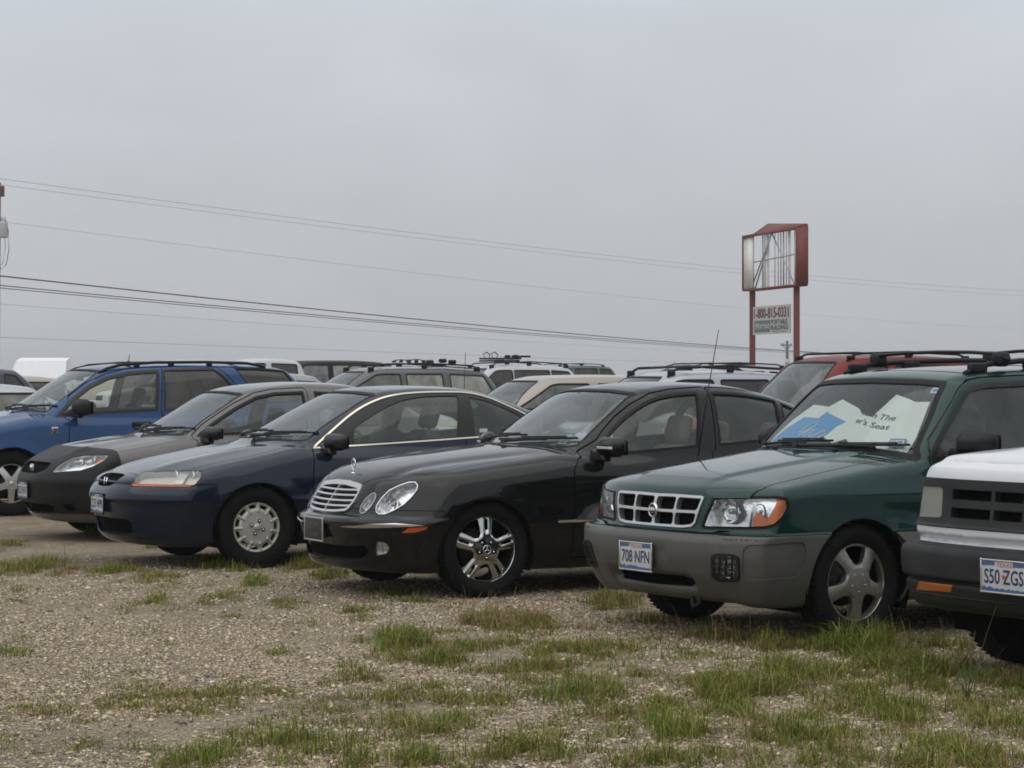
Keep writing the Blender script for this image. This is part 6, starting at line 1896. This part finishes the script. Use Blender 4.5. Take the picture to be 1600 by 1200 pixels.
# ------------------------------------------------------------------ sign, poles, wires
def sign():
    P0 = np.array((10.07, 86.4)); f = np.array((-1.37, 5.4)); d = np.array((.45, .115))
    R = tag(empty('roadside_sign', (P0[0], P0[1], 0)), 'tall empty rust red sign frame on two posts over a small white phone number panel', 'sign')
    def p(t, k, z):
        q = f * t + d * k; return (q[0], q[1], z)
    for t in (.10, .93):
        b = MB(); q = f * t + d * .55
        b.box((q[0], q[1], 2.45), (.21, .21, 4.9), .015); b.build('post', M('rust_steel'), R)
    def slab(b, A, th, mi=0):
        """quad given by four corners with thickness along its normal"""
        A = np.array(A, float); n = np.cross(A[1] - A[0], A[3] - A[0]); n /= np.linalg.norm(n)
        V = np.concatenate([A, A + n * th]); b.add(V, [(0, 3, 2, 1), (4, 5, 6, 7), (0, 1, 5, 4), (1, 2, 6, 5), (2, 3, 7, 6), (3, 0, 4, 7)], mi)
    zt, zb = 6.81, 4.82
    b = MB()
    slab(b, [p(0, 0, zb), p(0, 1, zb), p(0, 1, zt + .13), p(0, 0, zt)], .06)            # right end panel
    slab(b, [p(1, 0, zb), p(1, 1, zb), p(1, 1, zt + .1), p(1, 0, zt)], -.06)
    slab(b, [p(0, 0, zt), p(0, 1, zt + .13), p(.72, 1, zt + .38), p(.72, 0, zt)], .05)   # pitched lid
    slab(b, [p(.72, 0, zt), p(.72, 1, zt + .38), p(1, 1, zt + .1), p(1, 0, zt)], .05)
    slab(b, [p(0, -.02, zb - .06), p(0, 1, zb - .06), p(1, 1, zb - .06), p(1, -.02, zb - .06)], .07)
    slab(b, [p(0, -.03, zt - .05), p(1, -.03, zt - .05), p(1, -.03, zt + .05), p(0, -.03, zt + .05)], .05)
    b.build('cabinet', M('rust_steel'), R)
    b = MB()
    slab(b, [p(.015, .05, zb + .03), p(.015, .8, zb + .03), p(.015, .8, zt), p(.015, .05, zt)], .03); b.build('end_lining', M('sign_white'), R)
    b = MB()
    slab(b, [p(.83, .12, zb + .03), p(.985, .12, zb + .03), p(.985, .12, zt), p(.83, .12, zt)], .05)
    slab(b, [p(.985, .05, zb + .03), p(.985, .8, zb + .03), p(.985, .8, zt), p(.985, .05, zt)], .03)
    b.build('inner_panel', M('sign_white'), R)
    for t, w in ((.62, .11), (.22, .10)):
        b = MB(); q = f * t + d * .5; b.box((q[0], q[1], (zb + zt) / 2), (w, w, zt - zb), .01); b.build('upright', M('sign_white'), R)
    b = MB()
    for t in (.08, .13, .17, .28, .33, .38, .43, .48, .54, .68, .73, .77):
        q = f * t + d * .75; b.tube([(q[0], q[1], zb), (q[0], q[1], zt + .1)], .018 + .006 * ((t * 100) % 3), 6)
    b.build('rod', M('galv'), R)
    b = MB()
    for P in ((p(.5, .3, zt), p(.90, .3, zb)), (p(.5, .3, zt), p(.82, .3, zb)), (p(.5, .3, zt), p(.08, .3, zb)), (p(0, .25, 5.92), p(1, .25, 5.80))):
        b.tube(P, .03, 6)
    b.build('brace', M('galv'), R)
    # lower panel with the telephone number
    A = np.array(p(.86, .30, 3.10)); Bq = np.array(p(.165, .30, 3.10)); Hh = 1.05
    ex = (Bq - A); Wd = np.linalg.norm(ex); ex /= Wd; ey = np.array((0, 0, 1.0)); ez = np.cross(ex, ey)
    b = MB(); slab(b, [A, A + ex * Wd, A + ex * Wd + ey * Hh, A + ey * Hh], -.04)
    o = b.build('phone_panel', M('sign_face'), R, smooth=False)
    def put(nm, s, x, y, w, h, m, bold=.01, lift=.01, sh=0):
        V, F = text_mesh(s, h=h * Hh, w=w * Wd, bold=bold); V[:, 0] += V[:, 1] * sh + x * Wd; V[:, 1] += y * Hh
        g = MB(); g.add(on_plane(V, A, ex, ey, lift), F); return g.build(nm, M(m), o, smooth=False)
    put('phone_number', '1-800-815-0331', .03, .57, .94, .36, 'sign_red', .022)
    g = MB(); V = np.array([(.035 * Wd, .08 * Hh, 0), (.475 * Wd, .08 * Hh, 0), (.475 * Wd, .50 * Hh, 0), (.035 * Wd, .50 * Hh, 0)]); g.add(on_plane(V, A, ex, ey, .006), [(0, 1, 2, 3)]); g.build('name_box', M('sign_slate'), o, smooth=False)
    put('lettering', 'Morgan', .07, .15, .38, .27, 'sign_face', .02, .014, .2)
    put('lettering', 'PORTABLE', .50, .34, .44, .17, 'sign_dark', .015)
    put('lettering', 'BUILDINGS', .50, .14, .46, .17, 'sign_dark', .015)
    put('lettering', 'MANUFACTURING', .54, .06, .38, .05, 'sign_dark', .0)
    return R

def utility():
    Y = 112.0; X = (-5 - 800) * Y / FPX
    R = tag(empty('utility_pole', (X, Y, 0)), 'weathered pole with grey transformer at the left photo edge', 'utility pole')
    b = MB(); b.tube([(-.06, 0, 0), (.06, 0, 10.5)], [.17, .13], 14); b.build('pole', M('weathered_wood'), R)
    b = MB(); b.box((.1, 0, 10.1), (.5, .16, .5), .04); b.box((.12, 0, 9.2), (.10, .12, 1.3), .02); b.build('bracket', M('weathered_wood'), R)
    b = MB(); b.lathe([(0, 7.95), (.20, 7.95), (.21, 8.0), (.21, 8.62), (.19, 8.70), (0, 8.74)], 20, 0, (.32, -.1, 0), 'z')
    for q in (-.08, .08):
        b.lathe([(0, 8.7), (.03, 8.7), (.04, 8.8), (.02, 8.95), (0, 8.95)], 10, 0, (.32 + q, -.1, 0), 'z')
    b.build('transformer', M('galv'), R)
    b = MB(); b.tube([(.40, -.1, 8.9), (.55, -.1, 8.3), (.58, -.1, 7.4), (.45, -.1, 6.7), (.2, -.1, 6.5), (.05, -.1, 7.2)], .018, 6); b.tube([(.30, -.1, 8.9), (.42, -.1, 7.6), (.30, -.1, 6.8), (.1, -.1, 6.6), (0, -.1, 7.0)], .014, 6); b.build('drop_wire', M('cable'), R)
    Y2 = 316.0; X2 = (1230 - 800) * Y2 / FPX
    R2 = tag(empty('utility_pole', (X2, Y2, 0)), 'small distant pole with a crossarm between the sign posts', 'utility pole')
    b = MB(); b.tube([(0, 0, 0), (0, 0, 6.4)], [.24, .17], 10); b.build('pole', M('weathered_wood'), R2)
    b = MB(); b.box((-.1, 0, 5.85), (1.5, .16, .16), .02); b.tube([(-.6, 0, 5.8), (0, 0, 5.2)], .05, 6); b.tube([(.5, 0, 5.8), (0, 0, 5.2)], .05, 6); b.build('crossarm', M('weathered_wood'), R2)
    for q in (-.75, -.45, .55):
        b = MB(); b.lathe([(0, 5.9), (.06, 5.9), (.09, 6.05), (.05, 6.25), (0, 6.25)], 10, 0, (q, 0, 0), 'z'); b.build('insulator', M('galv'), R2)
    b = MB(); b.lathe([(0, 3.2), (.3, 3.2), (.3, 4.0), (0, 4.05)], 14, 0, (0, -.2, 0), 'z'); b.build('transformer', M('galv'), R2)
    rows = [('highest power line across the grey sky', 279, 443, 1.1, .011, 'cable_grey', 0), ('second power line close below the highest one', 289, 452, 1.0, .010, 'cable_grey', .4), ('lone faint wire from the transformer', 346, 505, 1.2, .008, 'cable_grey', 0),
            ('thick dark bundled cable crossing mid sky', 431, 548, 1.9, .034, 'cable', 0), ('thin dark cable right below the thick bundle', 446, 549, 1.6, .024, 'cable', .2), ('twin of the thin cable, a hand below it', 450, 551, 1.6, .020, 'cable', .2),
            ('faint lower wire above the car roofs', 475, 560, 1.2, .008, 'cable_grey', 0), ('lowest dark wire dipping behind the blue SUV', 527, 578, .5, .011, 'cable_grey', 0)]
    for lab, yl, yr, sag, r, m, dx in rows:
        zl = CAMH + (592 - yl) * Y / FPX
        Yr = Y * (592 - yl) / (592 - yr) * 1.0; Xr = (1600 - 800) * Yr / FPX
        a = np.array((X + .1 + dx * .3, Y - .12, zl)); c = np.array((Xr, Yr, zl)); e = a + (c - a) * 1.25
        Pt = []
        for t in np.linspace(0, 1, 40):
            q = a + (e - a) * t; Pt.append((q[0], q[1], q[2] - sag * 4 * t * (1 - t)))
        rad = [r * (1 + 1.0 * t) for t in np.linspace(0, 1, 40)]
        b = MB(); b.tube(Pt, r, 5); o = b.build('power_line', M(m)); tag(o, lab, 'power line', 'power lines across the sky')

def canopy():
    Y = 127.0; s = FPX / Y
    x0, x1 = (18 - 800) / s, (108 - 800) / s; zt = CAMH + 33 / s
    R = tag(empty('canopy', ((x0 + x1) / 2, Y, 0)), 'white tarpaulin canopy with sloping end beyond the parked cars', 'canopy')
    w = (x1 - x0) / 2; b = MB()
    V = [(-w, -1.2, 1.2), (w, -1.2, 1.2), (w, 1.4, 1.2), (-w, 1.4, 1.2), (-w + .35, -.5, zt - .15), (w - .05, -.5, zt - .15), (w - .05, .5, zt), (-w + .4, .5, zt)]
    b.add(V, [(0, 1, 5, 4), (4, 5, 6, 7), (1, 2, 6, 5), (3, 0, 4, 7), (2, 3, 7, 6)])
    b.build('cover', M('tarp'), R, smooth=False)
    b = MB()
    for x in (-w + .05, w - .05):
        for y in (-1.15, 1.35):
            b.tube([(x, y, 0), (x, y, 1.25)], .04, 6)
    b.build('leg', M('galv'), R)

# ------------------------------------------------------------------ ground, stones, grass
def ground_mat():
    m, nt, out = node_mat('gravel_lot')
    b = N(nt, 'ShaderNodeBsdfPrincipled', Roughness=.9); b.inputs['Specular IOR Level'].default_value = .2
    tc = N(nt, 'ShaderNodeTexCoord')
    def vor(sc_, rnd=1.0):
        v = N(nt, 'ShaderNodeTexVoronoi', Scale=sc_); v.inputs['Randomness'].default_value = rnd
        nt.links.new(tc.outputs['Object'], v.inputs['Vector']); return v
    def noise(sc_, d=6.0, r=.6):
        n = N(nt, 'ShaderNodeTexNoise', Scale=sc_, Detail=d, Roughness=r); nt.links.new(tc.outputs['Object'], n.inputs['Vector']); return n
    def ramp(src, stops):
        r = N(nt, 'ShaderNodeValToRGB'); e = r.color_ramp.elements
        e[0].position, e[0].color = stops[0][0], rgba(stops[0][1]); e[1].position, e[1].color = stops[-1][0], rgba(stops[-1][1])
        for p_, c in stops[1:-1]:
            q = e.new(p_); q.color = rgba(c)
        nt.links.new(src, r.inputs[0]); return r
    def mix(f, a, c):
        x = N(nt, 'ShaderNodeMix', _data_type='RGBA')
        for sck, v in ((0, f), (6, a), (7, c)):
            if isinstance(v, (int, float)):
                x.inputs[sck].default_value = v
            elif isinstance(v, tuple):
                x.inputs[sck].default_value = rgba(v)
            else:
                nt.links.new(v, x.inputs[sck])
        return x.outputs[2]
    v1, v2 = vor(60), vor(125)
    sep = N(nt, 'ShaderNodeSeparateColor'); nt.links.new(v1.outputs['Color'], sep.inputs[0])
    sep2 = N(nt, 'ShaderNodeSeparateColor'); nt.links.new(v2.outputs['Color'], sep2.inputs[0])
    stops = [(0, (.13, .11, .088)), (.25, (.28, .23, .165)), (.55, (.38, .31, .22)), (.8, (.45, .375, .275)), (1, (.58, .515, .415))]
    stops = [(p_, warm(c_)) for p_, c_ in stops]
    r1, r2 = ramp(sep.outputs[0], stops), ramp(sep2.outputs[0], stops)
    n1 = noise(7.0)
    c = mix(n1.outputs[0], r1.outputs[0], r2.outputs[0])
    n2 = noise(.55, 5.0, .55); rp = ramp(n2.outputs[0], [(.35, (0, 0, 0)), (.65, (1, 1, 1))])
    c2 = mix(rp.outputs[0], c, mix(.5, c, (.46, .38, .275)))
    n4 = noise(.42, 4.0, .6); rp4 = ramp(n4.outputs[0], [(.46, (0, 0, 0)), (.66, (.55, .55, .55))]); c2 = mix(rp4.outputs[0], c2, (.21, .185, .15))
    n5 = noise(5.5, 8.0, .75); rp5 = ramp(n5.outputs[0], [(.42, (0, 0, 0)), (.62, (.6, .6, .6))]); c2 = mix(rp5.outputs[0], c2, (.17, .15, .125))
    n3 = noise(1.7, 7.0, .65); rp3 = ramp(n3.outputs[0], [(.56, (0, 0, 0)), (.72, (.75, .75, .75))])
    c3 = mix(rp3.outputs[0], c2, (.18, .15, .07))
    nt.links.new(c3, b.inputs['Base Color'])
    h = N(nt, 'ShaderNodeMath', _operation='ADD'); nt.links.new(v1.outputs['Distance'], h.inputs[0]); nt.links.new(v2.outputs['Distance'], h.inputs[1])
    bp = N(nt, 'ShaderNodeBump', Strength=.9, Distance=.02); bp.invert = True
    nt.links.new(h.outputs[0], bp.inputs['Height']); nt.links.new(bp.outputs[0], b.inputs['Normal'])
    nt.links.new(b.outputs[0], out.inputs[0])
    return m

def warm(c):
    return (min(.8, c[0] * 1.17), min(.8, c[1] * 1.12), c[2] * 1.03)

def island_mat(name, stops, rough=.85, trans=0.0, tan=False):
    if tan:
        stops = [(p_, warm(c_)) for p_, c_ in stops]
    m, nt, out = node_mat(name)
    b = N(nt, 'ShaderNodeBsdfPrincipled', Roughness=rough); b.inputs['Specular IOR Level'].default_value = .25
    g = N(nt, 'ShaderNodeNewGeometry'); r = N(nt, 'ShaderNodeValToRGB'); e = r.color_ramp.elements
    e[0].position, e[0].color = stops[0][0], rgba(stops[0][1]); e[1].position, e[1].color = stops[-1][0], rgba(stops[-1][1])
    for p_, c in stops[1:-1]:
        q = e.new(p_); q.color = rgba(c)
    nt.links.new(g.outputs['Random Per Island'], r.inputs[0]); nt.links.new(r.outputs[0], b.inputs['Base Color'])
    if trans:
        t = N(nt, 'ShaderNodeBsdfTranslucent'); nt.links.new(r.outputs[0], t.inputs[0])
        mx = N(nt, 'ShaderNodeMixShader'); mx.inputs[0].default_value = trans
        nt.links.new(b.outputs[0], mx.inputs[1]); nt.links.new(t.outputs[0], mx.inputs[2]); nt.links.new(mx.outputs[0], out.inputs[0])
    else:
        nt.links.new(b.outputs[0], out.inputs[0])
    return m

def gravel():
    rng = np.random.default_rng(3)
    n = 190000
    Y = np.sqrt(rng.uniform(8.6 ** 2, 20.0 ** 2, n * 2)); keep = rng.random(n * 2) < np.clip(1.25 - (Y - 8.6) / 10.5, .12, 1) ; Y = Y[keep][:n]; n = len(Y)
    X = rng.uniform(-.235, .235, n) * Y
    # stones lie in drifts, not evenly
    w = np.sin(X * 1.7 + 2.1 * np.sin(Y * .9)) + np.sin(Y * 2.3 + 1.3 * np.sin(X * 2.1)) + rng.normal(0, .9, n)
    k = w > -1.25; X, Y = X[k], Y[k]; n = len(X)
    s = np.clip(rng.lognormal(math.log(.0058), .40, n), .003, .020)
    base = np.array([(1, 0, 0), (-1, 0, 0), (0, 1, 0), (0, -1, 0), (0, 0, 1), (0, 0, -1)], float)
    f = np.array([(0, 2, 4), (2, 1, 4), (1, 3, 4), (3, 0, 4), (2, 0, 5), (1, 2, 5), (3, 1, 5), (0, 3, 5)])
    V = base[None] * rng.uniform(.6, 1.25, (n, 6, 1)) + rng.normal(0, .16, (n, 6, 3))
    V *= (s[:, None] * np.stack([np.ones(n), rng.uniform(.6, 1.1, n), rng.uniform(.4, .75, n)], 1))[:, None, :]
    a = rng.uniform(0, 2 * math.pi, n); c, sn = np.cos(a)[:, None], np.sin(a)[:, None]
    V = np.stack([V[..., 0] * c - V[..., 1] * sn, V[..., 0] * sn + V[..., 1] * c, V[..., 2]], 2)
    V += np.stack([X, Y, s * .28], 1)[:, None, :]
    T = (f[None] + 6 * np.arange(n)[:, None, None]).reshape(-1, 3)
    m = island_mat('gravel_stone', [(0, (.075, .068, .062)), (.18, (.19, .165, .135)), (.42, (.33, .27, .195)), (.68, (.43, .355, .26)), (.92, (.50, .435, .34)), (1, (.66, .61, .52))], .85, 0.0, True)
    tag(link('gravel', mesh_data('gravel', V.reshape(-1, 3), T, m, smooth=False)), kind='stuff')

def blades(P, H, W, rng, lean=.5):
    """grass blades: root points, heights, widths -> mesh arrays (three bending segments each)"""
    n = len(P); a = rng.uniform(0, 2 * math.pi, n); d = np.stack([np.cos(a), np.sin(a), 0 * a], 1); sd = np.stack([-np.sin(a), np.cos(a), 0 * a], 1)
    L = np.abs(rng.normal(0, lean, n)) + .08
    V = np.zeros((n, 7, 3)); up = np.array((0, 0, 1.0))
    for i, t in enumerate((0, .38, .72)):
        c = P + d * (H * L * t ** 1.8)[:, None] + up * (H * t * (1 - .25 * L * t))[:, None]
        w = (W * (1 - .45 * t))[:, None]
        V[:, 2 * i] = c - sd * w; V[:, 2 * i + 1] = c + sd * w
    V[:, 6] = P + d * (H * L)[:, None] + up * (H * np.maximum(.25, 1 - .3 * L))[:, None]
    f = np.array([(0, 1, 3), (0, 3, 2), (2, 3, 5), (2, 5, 4), (4, 5, 6)])
    return V.reshape(-1, 3), (f[None] + 7 * np.arange(n)[:, None, None]).reshape(-1, 3)

# clumps read off the photograph: column, row, half width, half depth (photo pixels), height (m), dryness
CLUMPS = [(45, 886, 46, 13, .11, .35), (100, 895, 22, 7, .07, .7), (145, 834, 16, 5, .10, .1), (10, 852, 30, 8, .06, .6), (185, 893, 42, 9, .08, .25), (238, 908, 38, 10, .07, .6), (312, 886, 34, 7, .09, .3), (362, 882, 46, 10, .15, .12), (398, 908, 24, 9, .09, .2), (243, 941, 22, 7, .09, .15), (345, 938, 30, 9, .07, .5), (366, 960, 14, 5, .06, .2), (447, 945, 28, 7, .07, .45), (22, 1022, 24, 7, .08, .15), (436, 1022, 18, 5, .06, .15), (485, 884, 36, 11, .14, .55), (515, 902, 26, 8, .11, .4), (548, 960, 30, 9, .07, .3), (560, 1002, 14, 5, .06, .2), (651, 940, 22, 6, .07, .25),
          (600, 925, 40, 8, .05, .6), (735, 972, 16, 9, .12, .5), (785, 975, 78, 15, .12, .75), (625, 1008, 42, 16, .15, .2), (690, 1030, 44, 12, .12, .3), (335, 1092, 190, 26, .045, .55), (210, 1098, 60, 20, .04, .6), (50, 1116, 64, 15, .045, .6), (440, 1160, 84, 18, .11, .25), (310, 1190, 90, 14, .09, .3), (570, 1188, 120, 16, .11, .3), (648, 1146, 70, 18, .10, .35), (715, 1130, 40, 12, .08, .4), (790, 1055, 60, 18, .08, .5), (905, 1086, 66, 16, .16, .15), (860, 1046, 50, 10, .09, .4), (930, 1014, 110, 12, .07, .5), (830, 985, 40, 8, .08, .55),
          (1060, 1150, 58, 16, .15, .12), (1150, 1088, 92, 22, .14, .3), (1255, 1062, 96, 24, .13, .3), (1350, 1016, 66, 22, .20, .12), (1425, 1052, 100, 22, .13, .35), (1205, 1012, 44, 12, .14, .5), (1112, 1000, 46, 11, .10, .55), (1250, 1148, 70, 16, .12, .25), (1405, 1112, 60, 18, .13, .2), (1190, 1120, 70, 14, .09, .4), (1330, 1090, 70, 14, .10, .35), (1555, 1132, 56, 16, .11, .3), (1500, 1190, 130, 18, .12, .3), (1560, 1070, 60, 18, .10, .4), (990, 1190, 120, 14, .10, .3), (820, 1176, 80, 18, .11, .3), (1240, 1195, 100, 12, .10, .35), (960, 942, 50, 12, .12, .6), (1010, 968, 50, 9, .08, .6), (1460, 1010, 60, 12, .09, .5), (740, 1095, 50, 10, .06, .4), (1000, 1120, 60, 12, .09, .35), (540, 1120, 80, 14, .05, .5), (700, 1190, 60, 12, .10, .3)]

def grass():
    rng = np.random.default_rng(11)
    Pg, Hg, Pd, Hd = [], [], [], []
    def put(cx, cy, rx, ry, h, dry, dens=3600):
        x0, y0, _ = ground(cx, cy); s = FPX / y0
        a = rx / s; yb = ground(cx, cy - ry)[1]; yf = ground(cx, cy + ry)[1]; bb = (yb - yf) / 2; yc = (yb + yf) / 2
        n = int(min(7500, dens * 3.1 * a * bb)) + 30
        nt = max(2, int(n / 70))
        t = rng.normal(0, .48, (nt, 2)); t = t[np.hypot(t[:, 0], t[:, 1]) < 1.25]
        if not len(t):
            t = np.zeros((1, 2))
        k = rng.integers(0, len(t), n)
        q = t[k] * (a, bb) + rng.normal(0, .035, (n, 2)) * (1, 1.3)
        q = q * 1.18
        P = np.stack([x0 + q[:, 0], yc + q[:, 1], np.zeros(n)], 1)
        r = np.hypot(q[:, 0] / max(a, .05), q[:, 1] / max(bb, .05))
        H = 1.0 * h * rng.uniform(.25, 1.15, n) ** 1.2 * np.clip(1.15 - .45 * r, .35, 1.15)
        th = rng.random(len(t)) * .7
        d = rng.random(n) < np.clip(dry + .35 * (th[k] - .35), .03, .95)
        Pg.append(P[~d]); Hg.append(H[~d]); Pd.append(P[d]); Hd.append(H[d] * .8)
    for c in CLUMPS:
        put(*c)
    for i in range(150):                                      # low mats joining the clumps at the lower right
        py = 990 + 215 * rng.random() ** .8; px = rng.uniform(520, 1640)
        put(px, py, rng.uniform(24, 85), rng.uniform(5, 13), rng.uniform(.03, .10), rng.uniform(.2, .75), 1700)
    for i in range(26):
        put(rng.uniform(-20, 620), rng.uniform(1080, 1205), rng.uniform(20, 80), rng.uniform(4, 10), rng.uniform(.02, .05), rng.uniform(.4, .8), 1100)
    for i in range(320):                                     # stray tufts
        py = 840 + 360 * rng.random() ** .8; px = rng.uniform(-60, 1660)
        if px < 560 and 960 < py < 1080 and rng.random() < .75:
            continue
        put(px, py, rng.uniform(6, 26), rng.uniform(2, 6), rng.uniform(.03, .08), rng.uniform(.2, .8), 900)
    for cx, cy, n, sp in ((1150, 1000, 40, 70), (790, 968, 50, 70), (560, 1000, 12, 60), (1390, 1010, 30, 60), (1300, 1090, 30, 90), (700, 1020, 30, 60), (1010, 1010, 30, 80), (960, 1090, 24, 60), (1180, 1150, 26, 90), (490, 884, 20, 30), (100, 893, 14, 24), (1330, 965, 12, 30)):
        x0, y0, _ = ground(cx, cy); s = FPX / y0
        Pd.append(np.stack([x0 + rng.normal(0, sp / s * .6, n), y0 + rng.normal(0, .16, n), np.zeros(n)], 1)); Hd.append(rng.uniform(.10, .26, n))
    def make(name, P, H, stops, wd):
        P, H = np.concatenate(P), np.concatenate(H)
        V, T = blades(P, H, rng.uniform(.0013, .0034, len(P)) * wd, rng, .95)
        tag(link(name, mesh_data(name, V, T, island_mat(name, stops, .7, .3))), kind='stuff')
    make('grass', Pg, Hg, [(0, (.048, .074, .008)), (.4, (.112, .158, .016)), (.75, (.20, .24, .032)), (1, (.38, .36, .10))], .85)
    make('dry_grass', Pd, Hd, [(0, (.10, .052, .028)), (.35, (.20, .115, .05)), (.7, (.32, .22, .095)), (1, (.47, .36, .17))], .75)

def weed(px, py, stalks, label):
    x, y, _ = ground(px, py); s = FPX / y
    R = empty('weed', (x, y, 0)); tag(R, label, 'weed')
    for du, dv, w in stalks:
        b = MB(); tip = np.array((du / s, -.05, dv / s)); P = [np.array((0, 0, 0)) + tip * t + np.array((0, 0, .18 * np.linalg.norm(tip) * t * (1 - t))) for t in np.linspace(0, 1, 7)]
        b.tube(P, [w * (1 - .85 * t) for t in np.linspace(0, 1, 7)], 5, flat=.35); b.build('blade', M('weed_green'), R)

HAZE = .0005
def haze():
    m, nt, out = node_mat('haze')
    v = nt.nodes.new('ShaderNodeVolumePrincipled'); v.inputs['Color'].default_value = (.93, .95, .97, 1); v.inputs['Density'].default_value = HAZE
    v.inputs['Anisotropy'].default_value = .2
    nt.links.new(v.outputs[0], out.inputs['Volume'])
    b = MB(); V, F = np.array([(x, y, z) for x in (-950, 950) for y in (-90, 1550) for z in (-1, 12.5)], float), [(0, 1, 3, 2), (4, 6, 7, 5), (0, 4, 5, 1), (2, 3, 7, 6), (0, 2, 6, 4), (1, 5, 7, 3)]
    o = link('haze', mesh_data('haze', V, F, m, smooth=False)); tag(o, kind='stuff')

def scene():
    materials()
    MAT['sticker_white2'] = MAT['sticker_white']; MAT['sticker_blue2'] = pbr('blue_sticker', (.02, .14, .55), .4)
    MAT['weed_green'] = pbr('weed_green', (.09, .15, .05), .6, noise=.3)
    cars()
    V = np.array([(-900, -60, 0), (900, -60, 0), (900, 1500, 0), (-900, 1500, 0)], float)
    tag(link('ground', mesh_data('ground', V, [(0, 1, 2, 3)], ground_mat())), kind='structure')
    gravel(); grass()
    weed(1512, 1094, [(42, 150, .007), (-48, 132, .006), (8, 110, .006), (-14, 80, .005), (26, 84, .005), (-30, 60, .005), (60, 90, .005)], 'lone pale green weed with long blades in front of the white SUV')
    for f in FRONT:
        f()
    FINE[0] = False; background(); FINE[0] = True; sign(); utility(); canopy()
    haze()
    sky_and_camera()

BRA = tab([(0, .445), (.41, .42), (.64, .30), (.75, .265), (.95, .25)])
FRONT = [vue, civic, accord, merc, forester, explorer]

SUN_EL, SUN_AZ = 68, 215
def sky_and_camera():
    w = bpy.data.worlds.new('World'); sc.world = w; w.use_nodes = True
    nt = w.node_tree; nt.nodes.clear()
    out = nt.nodes.new('ShaderNodeOutputWorld'); bg = nt.nodes.new('ShaderNodeBackground')
    sk = nt.nodes.new('ShaderNodeTexSky'); sk.sky_type = 'NISHITA'; sk.sun_disc = False
    sk.sun_elevation = math.radians(SUN_EL); sk.sun_rotation = math.radians(SUN_AZ); sk.dust_density = 6.0; sk.air_density = 1.2
    hsv = nt.nodes.new('ShaderNodeHueSaturation'); hsv.inputs['Saturation'].default_value = .25
    nt.links.new(sk.outputs[0], hsv.inputs['Color'])
    # the overcast: an even grey deck, a little brighter overhead
    tc = nt.nodes.new('ShaderNodeTexCoord'); sp = nt.nodes.new('ShaderNodeSeparateXYZ'); nt.links.new(tc.outputs['Generated'], sp.inputs[0])
    rp = nt.nodes.new('ShaderNodeValToRGB'); e = rp.color_ramp.elements
    k = 1 / .1
    e[0].position = 0; e[0].color = (.515, .530, .555, 1); e[1].position = 1; e[1].color = (.72, .755, .80, 1)
    q = e.new(.05); q.color = (.545, .565, .597, 1); q = e.new(.17); q.color = (.645, .692, .748, 1); q = e.new(.45); q.color = (.68, .72, .77, 1)
    nz = nt.nodes.new('ShaderNodeTexNoise'); nz.inputs['Scale'].default_value = 3.2; nz.inputs['Detail'].default_value = 7; nz.inputs['Roughness'].default_value = .55
    nt.links.new(tc.outputs['Generated'], nz.inputs['Vector'])
    ad = nt.nodes.new('ShaderNodeMath'); ad.operation = 'MULTIPLY_ADD'; ad.inputs[1].default_value = .11; ad.inputs[2].default_value = -.055
    nt.links.new(nz.outputs[0], ad.inputs[0])
    a2 = nt.nodes.new('ShaderNodeMath'); nt.links.new(ad.outputs[0], a2.inputs[0]); nt.links.new(sp.outputs['Z'], a2.inputs[1]); nt.links.new(a2.outputs[0], rp.inputs[0])
    vm = nt.nodes.new('ShaderNodeVectorMath'); vm.operation = 'SCALE'
    cl = nt.nodes.new('ShaderNodeTexNoise'); cl.inputs['Scale'].default_value = 7.0; cl.inputs['Detail'].default_value = 6; cl.inputs['Distortion'].default_value = .6
    mp = nt.nodes.new('ShaderNodeMapping'); mp.inputs['Scale'].default_value = (1, 1, 2.2); nt.links.new(tc.outputs['Generated'], mp.inputs[0]); nt.links.new(mp.outputs[0], cl.inputs['Vector'])
    cm = nt.nodes.new('ShaderNodeMapRange'); cm.inputs[1].default_value = .3; cm.inputs[2].default_value = .7; cm.inputs[3].default_value = k * .99; cm.inputs[4].default_value = k * 1.085
    nt.links.new(cl.outputs[0], cm.inputs[0]); nt.links.new(cm.outputs[0], vm.inputs['Scale'])
    nt.links.new(rp.outputs[0], vm.inputs[0])
    mx = nt.nodes.new('ShaderNodeMix'); mx.data_type = 'RGBA'; mx.inputs[0].default_value = .88
    nt.links.new(hsv.outputs[0], mx.inputs[6]); nt.links.new(vm.outputs[0], mx.inputs[7])
    nt.links.new(mx.outputs[2], bg.inputs[0]); bg.inputs[1].default_value = .1
    nt.links.new(bg.outputs[0], out.inputs[0])
    L = bpy.data.lights.new('sun', 'SUN'); L.energy = 1.25; L.angle = math.radians(100); L.color = (1, .97, .93)
    o = bpy.data.objects.new('sun', L); COL.objects.link(o)
    o.rotation_euler = (math.radians(90 - SUN_EL), 0, math.radians(180 - SUN_AZ))
    cam = bpy.data.cameras.new('camera'); co = bpy.data.objects.new('camera', cam); COL.objects.link(co)
    co.location = (0, 0, CAMH); co.rotation_euler = (math.radians(90), 0, 0)
    cam.sensor_width = 36; cam.lens = FPX / 1600 * 36; cam.shift_y = (YH - 600) / 1600.0
    cam.clip_start = .1; cam.clip_end = 4000
    sc.camera = co
    sc.view_settings.view_transform = 'Standard'; sc.view_settings.look = 'None'; sc.view_settings.exposure = 0; sc.view_settings.gamma = 1
    sc.render.resolution_x, sc.render.resolution_y = 1024, 768
    sc.cycles.filter_width = 1.8
    c = sc.cycles; c.use_denoising = True; c.max_bounces = 10; c.transparent_max_bounces = 16; c.caustics_reflective = False; c.caustics_refractive = False
    c.sample_clamp_indirect = 6

scene()
